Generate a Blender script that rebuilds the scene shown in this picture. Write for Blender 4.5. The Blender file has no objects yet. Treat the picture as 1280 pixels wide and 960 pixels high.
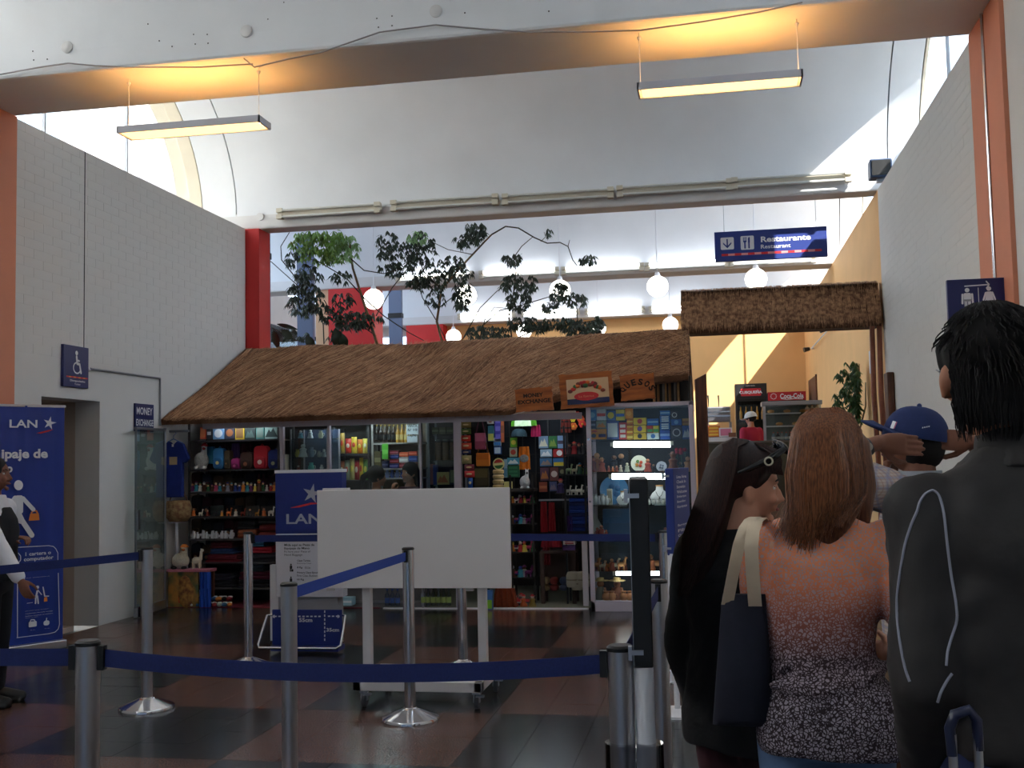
import bpy, bmesh, math, random
from math import sin, cos, tan, pi, radians, sqrt, atan, atan2, floor
from mathutils import Vector, Matrix
random.seed(11)
V3 = Vector
SC = bpy.context.scene
COL = SC.collection

# ---------------------------------------------------------------- camera, sky, sun, exposure
FPX = 1370.0                                   # focal length in pixels of the 1280 x 960 frame
YAW, PITCH, ROLL, EYE = radians(10.34), atan(95 / FPX), radians(1.2), 1.5
FW = V3((-sin(YAW) * cos(PITCH), cos(YAW) * cos(PITCH), sin(PITCH)))
_r0 = V3((cos(YAW), sin(YAW), 0)); _u0 = _r0.cross(FW)
RT = _r0 * cos(ROLL) - _u0 * sin(ROLL); UP = _u0 * cos(ROLL) + _r0 * sin(ROLL)
cam_data = bpy.data.cameras.new('camera'); cam = bpy.data.objects.new('camera', cam_data); COL.objects.link(cam)
cam_data.sensor_width = 36; cam_data.lens = 36 * FPX / 1280; cam_data.clip_start = 0.05; cam_data.clip_end = 300
cam.matrix_world = Matrix(((RT.x, UP.x, -FW.x, 0), (RT.y, UP.y, -FW.y, 0), (RT.z, UP.z, -FW.z, EYE), (0, 0, 0, 1)))
SC.camera = cam

world = bpy.data.worlds.new('sky'); SC.world = world; world.use_nodes = True
_bg = world.node_tree.nodes['Background']; _bg.inputs[0].default_value = (0.64, 0.80, 1.0, 1); _bg.inputs[1].default_value = 8.0

SUN_DIR = V3((-1.0, 1.15, -1.25)).normalized()   # the way the light travels
_sd = bpy.data.lights.new('sun', 'SUN'); _sd.energy = 32.0; _sd.angle = radians(0.53); _sd.color = (1.0, 0.97, 0.92)
sun = bpy.data.objects.new('sun', _sd); COL.objects.link(sun); sun.location = (14, -14, 20)
sun.rotation_euler = SUN_DIR.to_track_quat('-Z', 'Y').to_euler()

SC.view_settings.view_transform = 'Standard'; SC.view_settings.look = 'None'
SC.view_settings.exposure = 0.0; SC.view_settings.gamma = 1.0; SC.view_settings.use_curve_mapping = False
# ---------------------------------------------------------------- helpers
def ray(px, py): return FW * FPX + RT * (px - 640) - UP * (py - 480)
def W(px, py, Y):                                # photograph pixel -> point on the plane y = Y
    d = ray(px, py); s = Y / d.y; return V3((d.x * s, Y, EYE + d.z * s))
def WX(px, py, X):
    d = ray(px, py); s = X / d.x; return V3((X, d.y * s, EYE + d.z * s))
def WZ(px, py, Z=0.0):
    d = ray(px, py); s = (Z - EYE) / d.z; return V3((d.x * s, d.y * s, Z))
def proj(p):
    v = p - V3((0, 0, EYE)); z = v.dot(FW); return 640 + FPX * v.dot(RT) / z, 480 - FPX * v.dot(UP) / z, z

def lin(c):
    c = c / 255.0
    return c / 12.92 if c <= 0.04045 else ((c + 0.055) / 1.055) ** 2.4
_mats = {}
def mat(name, rgb, rough=0.6, metal=0.0, var=0.0, scale=12.0, bump=0.0, bscale=60.0, rgb2=None, spec=0.5, emit=0.0, stretch=None, sheen=0.0):
    if name in _mats: return _mats[name]
    m = bpy.data.materials.new(name); m.use_nodes = True; nt = m.node_tree; b = nt.nodes['Principled BSDF']
    c = (lin(rgb[0]), lin(rgb[1]), lin(rgb[2]), 1)
    b.inputs['Base Color'].default_value = c; b.inputs['Roughness'].default_value = rough; b.inputs['Metallic'].default_value = metal
    b.inputs['Specular IOR Level'].default_value = spec
    if sheen: b.inputs['Sheen Weight'].default_value = sheen
    if emit:
        b.inputs['Emission Color'].default_value = c; b.inputs['Emission Strength'].default_value = emit
    if var or rgb2 or bump:
        tc = nt.nodes.new('ShaderNodeTexCoord'); mp = nt.nodes.new('ShaderNodeMapping'); nt.links.new(tc.outputs['Object'], mp.inputs[0])
        if stretch: mp.inputs['Scale'].default_value = stretch
    if var or rgb2:
        n = nt.nodes.new('ShaderNodeTexNoise'); n.inputs['Scale'].default_value = scale; n.inputs['Detail'].default_value = 5
        nt.links.new(mp.outputs[0], n.inputs['Vector'])
        r = nt.nodes.new('ShaderNodeValToRGB'); r.color_ramp.elements[0].position = 0.35; r.color_ramp.elements[1].position = 0.65
        c2 = (lin(rgb2[0]), lin(rgb2[1]), lin(rgb2[2]), 1) if rgb2 else tuple(min(1, x * (1 + var)) for x in c[:3]) + (1,)
        c1 = c if rgb2 else tuple(x * (1 - var) for x in c[:3]) + (1,)
        r.color_ramp.elements[0].color = c1; r.color_ramp.elements[1].color = c2
        nt.links.new(n.outputs['Fac'], r.inputs[0]); nt.links.new(r.outputs[0], b.inputs['Base Color'])
    if bump:
        n2 = nt.nodes.new('ShaderNodeTexNoise'); n2.inputs['Scale'].default_value = bscale; n2.inputs['Detail'].default_value = 4
        nt.links.new(mp.outputs[0], n2.inputs['Vector'])
        bp = nt.nodes.new('ShaderNodeBump'); bp.inputs['Strength'].default_value = bump; bp.inputs['Distance'].default_value = 0.02
        nt.links.new(n2.outputs['Fac'], bp.inputs['Height']); nt.links.new(bp.outputs[0], b.inputs['Normal'])
    _mats[name] = m
    return m
def col(r, g, b, rough=0.6):
    return mat('paint_%d_%d_%d_%d' % (r, g, b, int(rough * 100)), (r, g, b), rough)
def glass_mat(name, tint=(0.92, 0.96, 0.95), refl=1.0):
    if name in _mats: return _mats[name]
    m = bpy.data.materials.new(name); m.use_nodes = True; nt = m.node_tree
    for n in list(nt.nodes):
        if n.type != 'OUTPUT_MATERIAL': nt.nodes.remove(n)
    out = [n for n in nt.nodes if n.type == 'OUTPUT_MATERIAL'][0]
    t = nt.nodes.new('ShaderNodeBsdfTransparent'); t.inputs[0].default_value = tint + (1,)
    g = nt.nodes.new('ShaderNodeBsdfGlossy'); g.inputs['Roughness'].default_value = 0.02
    f = nt.nodes.new('ShaderNodeFresnel'); f.inputs[0].default_value = 1.45
    mx = nt.nodes.new('ShaderNodeMixShader'); mu = nt.nodes.new('ShaderNodeMath'); mu.operation = 'MULTIPLY'; mu.inputs[1].default_value = refl
    nt.links.new(f.outputs[0], mu.inputs[0]); nt.links.new(mu.outputs[0], mx.inputs[0])
    nt.links.new(t.outputs[0], mx.inputs[1]); nt.links.new(g.outputs[0], mx.inputs[2]); nt.links.new(mx.outputs[0], out.inputs[0])
    _mats[name] = m
    return m

class MB:
    """collects shapes, builds ONE mesh object"""
    def __init__(s, off=(0, 0, 0)): s.v = []; s.f = []; s.m = []; s.o = V3(off)
    def add(s, vs, fs, mi=0):
        k = len(s.v); s.v += [V3(p) - s.o for p in vs]; s.f += [tuple(k + i for i in f) for f in fs]; s.m += [mi] * len(fs); return s
    def box(s, a, b, mi=0):
        x0, y0, z0 = [min(p, q) for p, q in zip(a, b)]; x1, y1, z1 = [max(p, q) for p, q in zip(a, b)]
        return s.add([(x0, y0, z0), (x1, y0, z0), (x1, y1, z0), (x0, y1, z0), (x0, y0, z1), (x1, y0, z1), (x1, y1, z1), (x0, y1, z1)],
                     [(0, 3, 2, 1), (4, 5, 6, 7), (0, 1, 5, 4), (1, 2, 6, 5), (2, 3, 7, 6), (3, 0, 4, 7)], mi)
    def obox(s, c, sx, sy, sz, M=None, mi=0):
        c = V3(c); M = M or Matrix.Identity(3)
        pts = [c + M @ V3((i * sx / 2, j * sy / 2, k * sz / 2)) for i, j, k in ((-1, -1, -1), (1, -1, -1), (1, 1, -1), (-1, 1, -1), (-1, -1, 1), (1, -1, 1), (1, 1, 1), (-1, 1, 1))]
        return s.add(pts, [(0, 3, 2, 1), (4, 5, 6, 7), (0, 1, 5, 4), (1, 2, 6, 5), (2, 3, 7, 6), (3, 0, 4, 7)], mi)
    def rings(s, rings, mi=0, cap=True, closed=True):
        n = len(rings[0]); vs = [p for r in rings for p in r]; fs = []
        for i in range(len(rings) - 1):
            for j in range(n if closed else n - 1):
                k = (j + 1) % n; fs.append((i * n + j, i * n + k, (i + 1) * n + k, (i + 1) * n + j))
        if cap and closed:
            fs.append(tuple(reversed(range(n)))); fs.append(tuple((len(rings) - 1) * n + j for j in range(n)))
        return s.add(vs, fs, mi)
    def tube(s, pts, r, n=8, mi=0, cap=True, flat=None):
        pts = [V3(p) for p in pts]; rs = r if isinstance(r, (list, tuple)) else [r] * len(pts)
        rg = []; prev = None
        for i, p in enumerate(pts):
            t = (pts[min(i + 1, len(pts) - 1)] - pts[max(i - 1, 0)])
            t = t.normalized() if t.length > 1e-9 else V3((0, 0, 1))
            if prev is None:
                a = t.cross(V3((0, 0, 1)));
                if a.length < 1e-3: a = t.cross(V3((0, 1, 0)))
                a.normalize()
            else:
                a = prev - t * prev.dot(t)
                if a.length < 1e-6: a = t.cross(V3((0.3, 1, 0.2)))
                a.normalize()
            prev = a; b = t.cross(a)
            k2 = 1.0 if flat is None else flat
            rg.append([p + (a * cos(2 * pi * j / n) + b * (k2 * sin(2 * pi * j / n))) * rs[i] for j in range(n)])
        return s.rings(rg, mi, cap)
    def cyl(s, p0, p1, r, r1=None, n=12, mi=0): return s.tube([p0, p1], [r, r if r1 is None else r1], n, mi)
    def lathe(s, prof, c=(0, 0, 0), n=16, mi=0, M=None):
        c = V3(c); M = M or Matrix.Identity(3)
        return s.rings([[c + M @ V3((max(r, 1e-4) * cos(2 * pi * j / n), max(r, 1e-4) * sin(2 * pi * j / n), z)) for j in range(n)] for r, z in prof], mi)
    def ball(s, c, rx, ry=None, rz=None, nu=12, nv=8, mi=0, M=None):
        ry = rx if ry is None else ry; rz = rx if rz is None else rz; c = V3(c); M = M or Matrix.Identity(3)
        rg = []
        for i in range(nv + 1):
            a = -pi / 2 + pi * i / nv; k = max(cos(a), 1e-3)
            rg.append([c + M @ V3((rx * k * cos(2 * pi * j / nu), ry * k * sin(2 * pi * j / nu), rz * sin(a))) for j in range(nu)])
        return s.rings(rg, mi)
    def prism(s, pts, O, U, Vv, t=0.0, mi=0):
        """polygon pts (u, v) on the plane O + u U + v V, thickened by t along U x V"""
        O = V3(O); U = V3(U); Vv = V3(Vv); N = U.cross(Vv).normalized(); n = len(pts)
        top = [O + U * a + Vv * b + N * t for a, b in pts]
        if not t: return s.add(top, [tuple(range(n))], mi)
        bot = [O + U * a + Vv * b for a, b in pts]
        fs = [tuple(range(n)), tuple(reversed(range(n, 2 * n)))] + [(i, n + i, n + (i + 1) % n, (i + 1) % n) for i in range(n)]
        return s.add(top + bot, fs, mi)
    def text(s, st, O, U, Vv, w, h, mi=0, bold=0.0, lift=0.002):
        vs, fs = glyphs(st, bold); O = V3(O); U = V3(U); Vv = V3(Vv); N = U.cross(Vv).normalized()
        xs = [v[0] for v in vs]; ys = [v[1] for v in vs]; x0, x1, y0, y1 = min(xs), max(xs), min(ys), max(ys)
        kx = (w / (x1 - x0)) if w else h / (y1 - y0); ky = (h / (y1 - y0)) if h else kx
        return s.add([O + U * ((a - x0) * kx) + Vv * ((b - y0) * ky) + N * lift for a, b in vs], fs, mi)
    def build(s, name, mats, parent=None, smooth=None, bevel=0.0, remesh=0.0, sm_iter=0, subd=0):
        me = bpy.data.meshes.new(name); me.from_pydata([tuple(p) for p in s.v], [], s.f); me.update()
        if not isinstance(mats, (list, tuple)): mats = [mats]
        for m in mats: me.materials.append(m)
        if len(mats) > 1: me.polygons.foreach_set('material_index', s.m)
        if smooth:
            me.polygons.foreach_set('use_smooth', [True] * len(me.polygons)); me.set_sharp_from_angle(angle=radians(smooth))
        o = bpy.data.objects.new(name, me); COL.objects.link(o)
        if parent is not None: o.parent = parent
        else: o.location = s.o
        if name == 'lettering': o['kind'] = 'stuff'
        if bevel:
            b = o.modifiers.new('bevel', 'BEVEL'); b.width = bevel; b.segments = 2; b.limit_method = 'ANGLE'
        if remesh:
            r = o.modifiers.new('remesh', 'REMESH'); r.mode = 'VOXEL'; r.voxel_size = remesh; r.use_smooth_shade = True
        if sm_iter:
            q = o.modifiers.new('smooth', 'SMOOTH'); q.iterations = sm_iter; q.factor = 0.5
        if subd:
            q = o.modifiers.new('subd', 'SUBSURF'); q.levels = subd; q.render_levels = subd
        return o
_gl = {}
def glyphs(st, bold=0.0):
    k = (st, bold)
    if k not in _gl:
        cu = bpy.data.curves.new('t', 'FONT'); cu.body = st; cu.size = 1.0; cu.offset = bold; cu.resolution_u = 3
        o = bpy.data.objects.new('t', cu); me = o.to_mesh()
        _gl[k] = ([(v.co.x, v.co.y) for v in me.vertices], [tuple(p.vertices) for p in me.polygons])
        o.to_mesh_clear(); bpy.data.objects.remove(o); bpy.data.curves.remove(cu)
    return _gl[k]
def tag(o, label=None, cat=None, group=None, kind=None):
    if label: o['label'] = label
    if cat: o['category'] = cat
    if group: o['group'] = group
    if kind: o['kind'] = kind
    return o
def thing(name, label, cat, loc=(0, 0, 0), group=None):
    o = bpy.data.objects.new(name, None); o.location = loc; o.empty_display_size = 0.1; COL.objects.link(o)
    return tag(o, label, cat, group)
def struct(o): o['kind'] = 'structure'; return o
def stuff(o): o['kind'] = 'stuff'; return o
def copy_thing(root, loc, label=None, rz=None, group=None):
    r = root.copy(); COL.objects.link(r); r.location = loc
    if rz is not None: r.rotation_euler = (0, 0, rz)
    if label: r['label'] = label
    if group: r['group'] = group
    for ch in list(root.children):
        c = ch.copy(); COL.objects.link(c); c.parent = r
        for g in list(ch.children):
            d = g.copy(); COL.objects.link(d); d.parent = c
    return r
def circ(cx, cy, r, n=16, ry=None): return [(cx + r * cos(2 * pi * i / n), cy + (ry or r) * sin(2 * pi * i / n)) for i in range(n)]
def caps(x0, y0, x1, y1, r, n=6):                # rounded bar, 2-D
    a = atan2(y1 - y0, x1 - x0)
    return [(x1 + r * cos(a - pi / 2 + pi * i / n), y1 + r * sin(a - pi / 2 + pi * i / n)) for i in range(n + 1)] + \
           [(x0 + r * cos(a + pi / 2 + pi * i / n), y0 + r * sin(a + pi / 2 + pi * i / n)) for i in range(n + 1)]
def rrect(x0, y0, x1, y1, r, n=4):
    out = []
    for cx, cy, a0 in ((x1 - r, y1 - r, 0), (x0 + r, y1 - r, 90), (x0 + r, y0 + r, 180), (x1 - r, y0 + r, 270)):
        out += [(cx + r * cos(radians(a0 + 90 * i / n)), cy + r * sin(radians(a0 + 90 * i / n))) for i in range(n + 1)]
    return out
def strip(pts, w):                               # polyline -> thin 2-D quads
    out = []
    for (a, b), (c, d) in zip(pts, pts[1:]):
        L = sqrt((c - a) ** 2 + (d - b) ** 2) or 1; nx, ny = -(d - b) / L * w / 2, (c - a) / L * w / 2
        out.append([(a + nx, b + ny), (a - nx, b - ny), (c - nx, d - ny), (c + nx, d + ny)])
    return out
ORD = ['first', 'second', 'third', 'fourth', 'fifth', 'sixth', 'seventh', 'eighth', 'ninth', 'tenth', 'eleventh', 'twelfth', 'thirteenth', 'fourteenth',
       'fifteenth', 'sixteenth', 'seventeenth', 'eighteenth', 'nineteenth', 'twentieth', 'twenty-first', 'twenty-second', 'twenty-third', 'twenty-fourth',
       'twenty-fifth', 'twenty-sixth', 'twenty-seventh', 'twenty-eighth', 'twenty-ninth', 'thirtieth']
EX, EY, EZ = V3((1, 0, 0)), V3((0, 1, 0)), V3((0, 0, 1))

M_white = mat('white_paint', (222, 219, 214), 0.75, var=0.03, scale=3, bump=0.06, bscale=25)
M_wall = mat('wall_paint', (216, 214, 211), 0.7, var=0.02, scale=2)
M_vault = mat('vault_plaster', (224, 226, 230), 0.85, var=0.035, scale=1.2, bump=0.08, bscale=14)
M_beam = mat('beam_plaster', (214, 212, 212), 0.8, var=0.03, scale=2, bump=0.1, bscale=18)
M_rib = mat('rib_cream', (222, 212, 192), 0.85, var=0.03, scale=2)
M_cream = mat('cream_plaster', (226, 223, 216), 0.9, var=0.03, scale=1.5)
M_salmon = mat('salmon_paint', (214, 138, 108), 0.7, var=0.03, scale=3)
M_red = mat('red_paint', (205, 42, 40), 0.6, var=0.03, scale=3)
M_ochre = mat('ochre_paint', (240, 188, 124), 0.75, var=0.03, scale=2)
M_joint = mat('dark_joint', (48, 48, 52), 0.9)
M_navy = mat('navy_plastic', (22, 30, 92), 0.45)
M_blue = mat('print_blue', (30, 52, 130), 0.5)
M_printwhite = mat('print_white', (225, 225, 230), 0.6)
M_printred = mat('print_red', (205, 40, 50), 0.6)
M_printorange = mat('print_orange', (228, 130, 50), 0.6)
M_black = mat('black_plastic', (18, 18, 20), 0.45)
M_alu = mat('brushed_aluminium', (190, 190, 195), 0.32, 1.0)
M_chrome = mat('chrome', (205, 205, 210), 0.1, 1.0)
M_steel = mat('dull_steel', (150, 152, 158), 0.4, 1.0)
M_belt = mat('navy_webbing', (26, 40, 100), 0.8, var=0.1, scale=150)
M_beltblue = M_belt
M_glass = glass_mat('clear_glass')
M_glass2 = glass_mat('greenish_glass', (0.80, 0.88, 0.86), 1.3)
M_wood = mat('brown_wood', (104, 58, 34), 0.55, rgb2=(70, 36, 20), scale=6, stretch=(6, 6, 0.6), bump=0.1)
M_board = mat('sign_wood', (182, 102, 42), 0.65, rgb2=(140, 74, 28), scale=5, stretch=(1, 6, 6), bump=0.15)
M_burn = mat('burnt_letters', (38, 20, 12), 0.8)
M_tube = mat('lit_tube', (245, 250, 255), 0.5, emit=16.0)
M_tubeoff = mat('unlit_tube', (205, 205, 200), 0.4)
M_fix = mat('fixture_beige', (200, 192, 175), 0.5)
# ---------------------------------------------------------------- large structure
XL, XR, ZT = -5.84, 1.97, 4.54
XLO = -8.6                                       # the hall widens behind the shop
def ell(Y, y0, y1):
    t = (Y - (y0 + y1) / 2) / ((y1 - y0) / 2); return 4.72 + 1.79 * sqrt(max(0.0, 1 - t * t))
def arch(y0, y1, n=40, grow=0.0):
    c = (y0 + y1) / 2; a = (y1 - y0) / 2 + grow
    return [(c + a * cos(pi * i / n), 4.72 + (1.79 + grow) * sin(pi * i / n)) for i in range(n + 1)]
def shell(x0, x1, y0, y1, name, m, parent, th=0.13):
    mb = MB(); ai = arch(y0, y1); ao = arch(y0, y1, grow=th); rg = []
    for x in (x0, x1): rg.append([V3((x, y, z)) for y, z in ai] + [V3((x, y, z)) for y, z in reversed(ao)])
    mb.rings(rg); return mb.build(name, m, parent, smooth=30)
BAYS = [(-3.3, 1.9), (2.3, 7.5), (8.35, 13.15), (13.47, 18.1), (18.6, 23.5)]
for bi, (y0, y1) in enumerate(BAYS):
    root = struct(bpy.data.objects.new('ceiling', None)); COL.objects.link(root)
    xa = -5.98 if bi < 3 else XLO - 0.2
    shell(xa + 0.008, 2.1 - 0.008, y0, y1, 'vault_shell', M_vault, root)
    shell(2.1 + 0.008, 2.45 - 0.006, y0, y1, 'edge_shell', M_vault, root)
    shell(2.45 + 0.006, 2.49, y0, y1, 'end_rib', M_rib, root)
    j = MB()
    def jstrip(x, w=0.05):
        ai = arch(y0, y1, grow=0.1); ao = arch(y0, y1, grow=0.15)
        j.rings([[V3((xx, y, z)) for y, z in ai] + [V3((xx, y, z)) for y, z in reversed(ao)] for xx in (x - w, x + w)])
    jstrip(2.1); jstrip(2.45)
    if bi < 3:
        shell(-6.45 + 0.006, -5.98 - 0.008, y0, y1, 'edge_shell', M_vault, root)
        shell(-6.8, -6.45 - 0.006, y0, y1, 'end_rib', M_rib, root)
        jstrip(-5.98); jstrip(-6.45)
    j.build('joint', M_joint, root)
# beams with the gutter between two vaults
def beam(n, y0, y1, x0, x1):
    mb = MB(); mb.box((x0, y0, ZT), (x1, y1, 4.76)); o = struct(mb.build('trim_%d' % n, M_beam, bevel=0.025))
    g = MB(); g.box((x0, y0 + 0.04, 4.75), (x1, y1 - 0.04, 5.35)); g.build('gutter', M_beam, o)
    return o
beam0 = beam(1, 1.9, 2.3, -6.8, 2.8); beam1 = beam(2, 7.5, 8.35, -6.8, 2.8); beam1.data.materials[0] = M_vault; beam2 = beam(3, 13.15, 13.47, XLO, 2.8)
beam3 = beam(4, 18.1, 18.6, XLO, 2.8); beam4 = beam(5, 23.5, 23.9, XLO, 2.8); beamb = beam(6, -3.7, -3.3, -6.8, 2.8)
# plugs and screw holes on the near beam face
def vault_pt(px, py, y0=2.3, y1=7.5):
    d = ray(px, py); lo = None
    for i in range(4000):
        s = (5.5 + 2.0 * i / 4000) / d.y; p = V3((0, 0, EYE)) + d * s
        if p.y >= y1 - 0.001: return V3((p.x, y1, p.z))
        if p.z >= ell(p.y, y0, y1) and p.z > 4.72: return p
    return W(px, py, y1)
for k, (px, py) in enumerate([(84, 59), (308, 39), (545, 14)]):
    p = vault_pt(px, py); mb = MB(); mb.lathe([(0, -0.02), (0.047, -0.02), (0.047, 0.008), (0.04, 0.012), (0, 0.012)], p, 20, M=Matrix.Rotation(radians(90), 3, 'X'))
    mb.build('plug', M_beam, beam1, smooth=40)
mb = MB()
for px, py in [(185, 30), (199, 51), (215, 58), (242, 43), (259, 43), (244, 55), (260, 54), (41, 64), (42, 75), (59, 74), (471, 23), (490, 20), (473, 34), (490, 32), (686, 14), (581, 16), (335, 24), (355, 3)]:
    p = vault_pt(px, py); mb.ball(p, 0.006, nu=6, nv=4)
mb.build('screw_hole', M_joint, beam1)
p = W(325, 271, 13.14); mb = MB(); mb.lathe([(0, -0.01), (0.05, -0.01), (0.05, 0.008), (0, 0.01)], p, 20, M=Matrix.Rotation(radians(90), 3, 'X')); mb.build('plug', M_beam, beam2, smooth=40)

# left wall with its doorway
DY0, DY1, DZ = 8.78, 9.72, 2.15
wl = MB()
wl.box((XL - 0.26, -3.7, 0), (XL, DY0, ZT)); wl.box((XL - 0.26, DY1, 0), (XL, 13.1, ZT)); wl.box((XL - 0.26, DY0, DZ), (XL, DY1, ZT))
wall_left = struct(wl.build('wall_left', M_wall))
def corridor():
    mb = MB(); x0, x1 = -8.45, XL - 0.26
    mb.box((x0, DY1, 0), (x1, DY1 + 0.1, DZ + 0.1)); mb.box((x0, DY0 - 0.3, 0), (x1, DY0 - 0.2, DZ + 0.1))
    mb.box((x0 - 0.1, DY0 - 0.3, 0), (x0, DY1 + 0.1, DZ + 0.1)); mb.box((x0, DY0 - 0.3, DZ), (x1, DY1 + 0.1, DZ + 0.1)); mb.box((x0, DY0 - 0.3, -0.05), (x1, DY1, 0))
    return struct(mb.build('wall_corridor', mat('corridor_paint', (190, 172, 158), 0.8)))
corridor()
# right wall (grey near the camera, ochre in the restaurant)
wr = MB(); wr.box((XR, -3.7, 0), (XR + 0.26, 13.12, ZT)); wall_right = struct(wr.build('wall_right', M_wall))
wo = MB(); wo.box((XR, 13.12, 0), (XR + 0.26, 24.1, ZT)); wall_ochre = struct(wo.build('wall_restaurant', M_ochre))
wb = MB(); wb.box((-5.95, 23.9, 0), (XR + 0.26, 24.15, ZT + 0.3)); wall_back = struct(wb.build('wall_back', M_ochre))
# painted bricks, proud of the wall by a few millimetres
BH, BL = 0.084, 0.28
def bricks(wall, X, side, zmin, y0, y1, mname):
    me = None; rest = MB(); cand = []
    nz = int((ZT - zmin) / BH); ny = int((y1 - y0) / BL)
    for k in range(nz):
        for q in range(ny + 1):
            ya = y0 + q * BL - (BL / 2 if k % 2 else 0); yb = ya + BL - 0.003
            za = zmin + k * BH; zb = za + BH - 0.0025
            if ya < y0 - 0.001 or yb > y1 + 0.001: rest_only = True
            else: rest_only = False
            ya2, yb2 = max(ya, y0), min(yb, y1)
            if yb2 - ya2 < 0.02: continue
            cand.append((ya2 + random.random() * 0.8, rest_only, ya2, yb2, za, zb))
    cand.sort(); made = 0
    for _, ro, ya, yb, za, zb in cand:
        d = 0.0009 + random.random() * 0.0009
        if not ro and made < 298:
            if me is None:
                b = MB(); b.box((0, 0, 0), (side * 0.01, BL - 0.003, BH - 0.0025)); o = b.build('brick', M_wall, wall, bevel=0); me = o.data
            else:
                o = bpy.data.objects.new('brick', me); COL.objects.link(o); o.parent = wall
            o.location = (X - side * (0.01 - d), ya, za); made += 1
        else: rest.box((X - side * 0.002, ya, za), (X + side * d, yb, zb))
    stuff(rest.build('brickwork', M_wall, wall))
bricks(wall_left, XL, 1, 2.52, 8.37, 13.08, 'l'); bricks(wall_right, XR, -1, 1.9, 8.37, 13.08, 'r')
# a control joint in the left wall, conduits on both walls, the salmon pilasters under the first beam
mb = MB(); a = WX(106, 192, XL); mb.box((XL, a.y - 0.005, 2.3), (XL + 0.0045, a.y + 0.005, ZT)); mb.build('control_joint', M_joint, wall_left)
tag(None or MB().tube([WX(113, 461, XL + 0.015), WX(200, 473, XL + 0.015), WX(200, 532, XL + 0.015)], 0.012, 8).build('conduit', M_steel, smooth=40), 'grey L-shaped conduit pipe on the left wall beside the wheelchair sign', 'pipe')
for n, X, s in ((7, XL, 1), (8, XR, -1)):
    mb = MB()
    if s > 0: mb.box((X - 0.02, 7.5, 0), (X + 0.03, 8.355, ZT))
    else:
        mb.box((X + 0.02, 7.5, 0), (X - 0.03, 7.9, ZT)); mb.box((X + 0.02, 7.98, 0), (X - 0.03, 8.355, ZT)); mb.box((X + 0.02, 7.9, 0), (X - 0.005, 7.98, ZT))
    struct(mb.build('trim_%d' % n, M_salmon))
tag(MB().cyl((XR - 0.03, 7.94, 0.4), (XR - 0.03, 7.94, ZT), 0.014, n=10).build('conduit_pipe', M_chrome, smooth=40), 'thin shiny vertical pipe in the groove of the right salmon pilaster', 'pipe')
# red columns under the beams behind the shop
def redcol(n, x0, x1, y0, y1):
    mb = MB(); mb.box((x0, y0, 0), (x1, y1, ZT)); return struct(mb.build('trim_%d' % n, M_red))
redcol(9, XL - 0.66, -5.66, 13.12, 13.47); redcol(10, -6.53, -5.70, 18.1, 18.6); redcol(11, -6.66, -5.82, 23.5, 23.9)
mb = MB(); mb.box((-6.78, 18.15, 0), (-6.55, 18.5, ZT)); struct(mb.build('trim_12', mat('tan_paint', (216, 176, 140), 0.7)))
# outer wall of the aisle behind, with low windows and blue-grey steel posts
ao = MB(); ao.box((XLO - 0.2, 13.3, 4.32), (XLO, 24.1, 5.0)); ao.box((XLO, 23.9, 4.36), (-5.95, 24.1, 4.9)); ao.box((XLO, 23.9, 0), (-5.95, 24.1, .6)); ao.box((XLO - 0.2, 13.3, 0), (XLO, 24.1, 0.5)); ao.box((XLO, 13.3, 0), (XL - 0.2, 13.46, 6.4)); wall_aisle = struct(ao.build('wall_aisle', M_white))
wn = MB(); wn.box((XLO - 0.02, 13.5, 0.5), (XLO - 0.008, 23.9, 4.32)); wn.box((XLO, 24.0, .6), (-5.95, 24.012, 4.36)); win = struct(wn.build('window_1', glass_mat('aisle_glass', (.72, .76, .78))))
fr = MB()
for i in range(8): y = 13.5 + i * 1.485; fr.box((XLO - 0.06, y - 0.03, 0.5), (XLO + 0.02, y + 0.03, 3.9))
for z in (0.52, 2.3, 3.88): fr.box((XLO - 0.06, 13.5, z - 0.03), (XLO + 0.02, 23.9, z + 0.03))
fr.build('window_frame', mat('frame_grey', (120, 128, 140), 0.5), win)
M_bluegrey = mat('blue_grey_steel', (98, 112, 140), 0.5)
for k, (x, y, zb) in enumerate([(W(331, 350, 16.2).x, 16.2, 320), (W(382, 350, 17.2).x, 17.2, 350), (W(495, 420, 22.5).x, 22.5, 402)]):
    w = (0.075, 0.135, .14)[k]; t = thing('steel_post', ['narrow blue-grey steel post beside the red column behind the thatched roof', 'wide blue-grey steel post with dark band behind the climbing plant', 'blue-grey steel post with dark band between the two red columns farther back'][k], 'post', (x, y, 0))
    b = MB(); b.box((-w, -0.05, 0), (w, 0.05, 5.3)); b.build('shaft', M_bluegrey, t)
    zz = W(335, zb, y).z; b = MB(); b.box((-w - 0.012, -0.07, zz - 0.05), (w + 0.012, 0.07, zz + 0.05)); b.build('band', M_black, t)
# the far end behind the camera: entrance wall with daylight windows
bw = MB(); bw.box((XL, -3.7, 0), (-5.4, -3.5, ZT)); bw.box((1.6, -3.7, 0), (XR, -3.5, ZT)); bw.box((-5.4, -3.7, 3.0), (1.6, -3.5, ZT)); struct(bw.build('wall_entrance', M_wall))
wn = MB(); wn.box((-5.4, -3.62, 0), (1.6, -3.6, 3.0)); w2 = struct(wn.build('window_2', glass_mat('tinted_glass', (0.22, 0.24, 0.26))))
fr = MB()
for x in (-5.37, -3.65, -1.9, -0.15, 1.57): fr.box((x - 0.03, -3.66, 0), (x + 0.03, -3.56, 3.0))
fr.build('window_frame', M_alu, w2)
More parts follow.
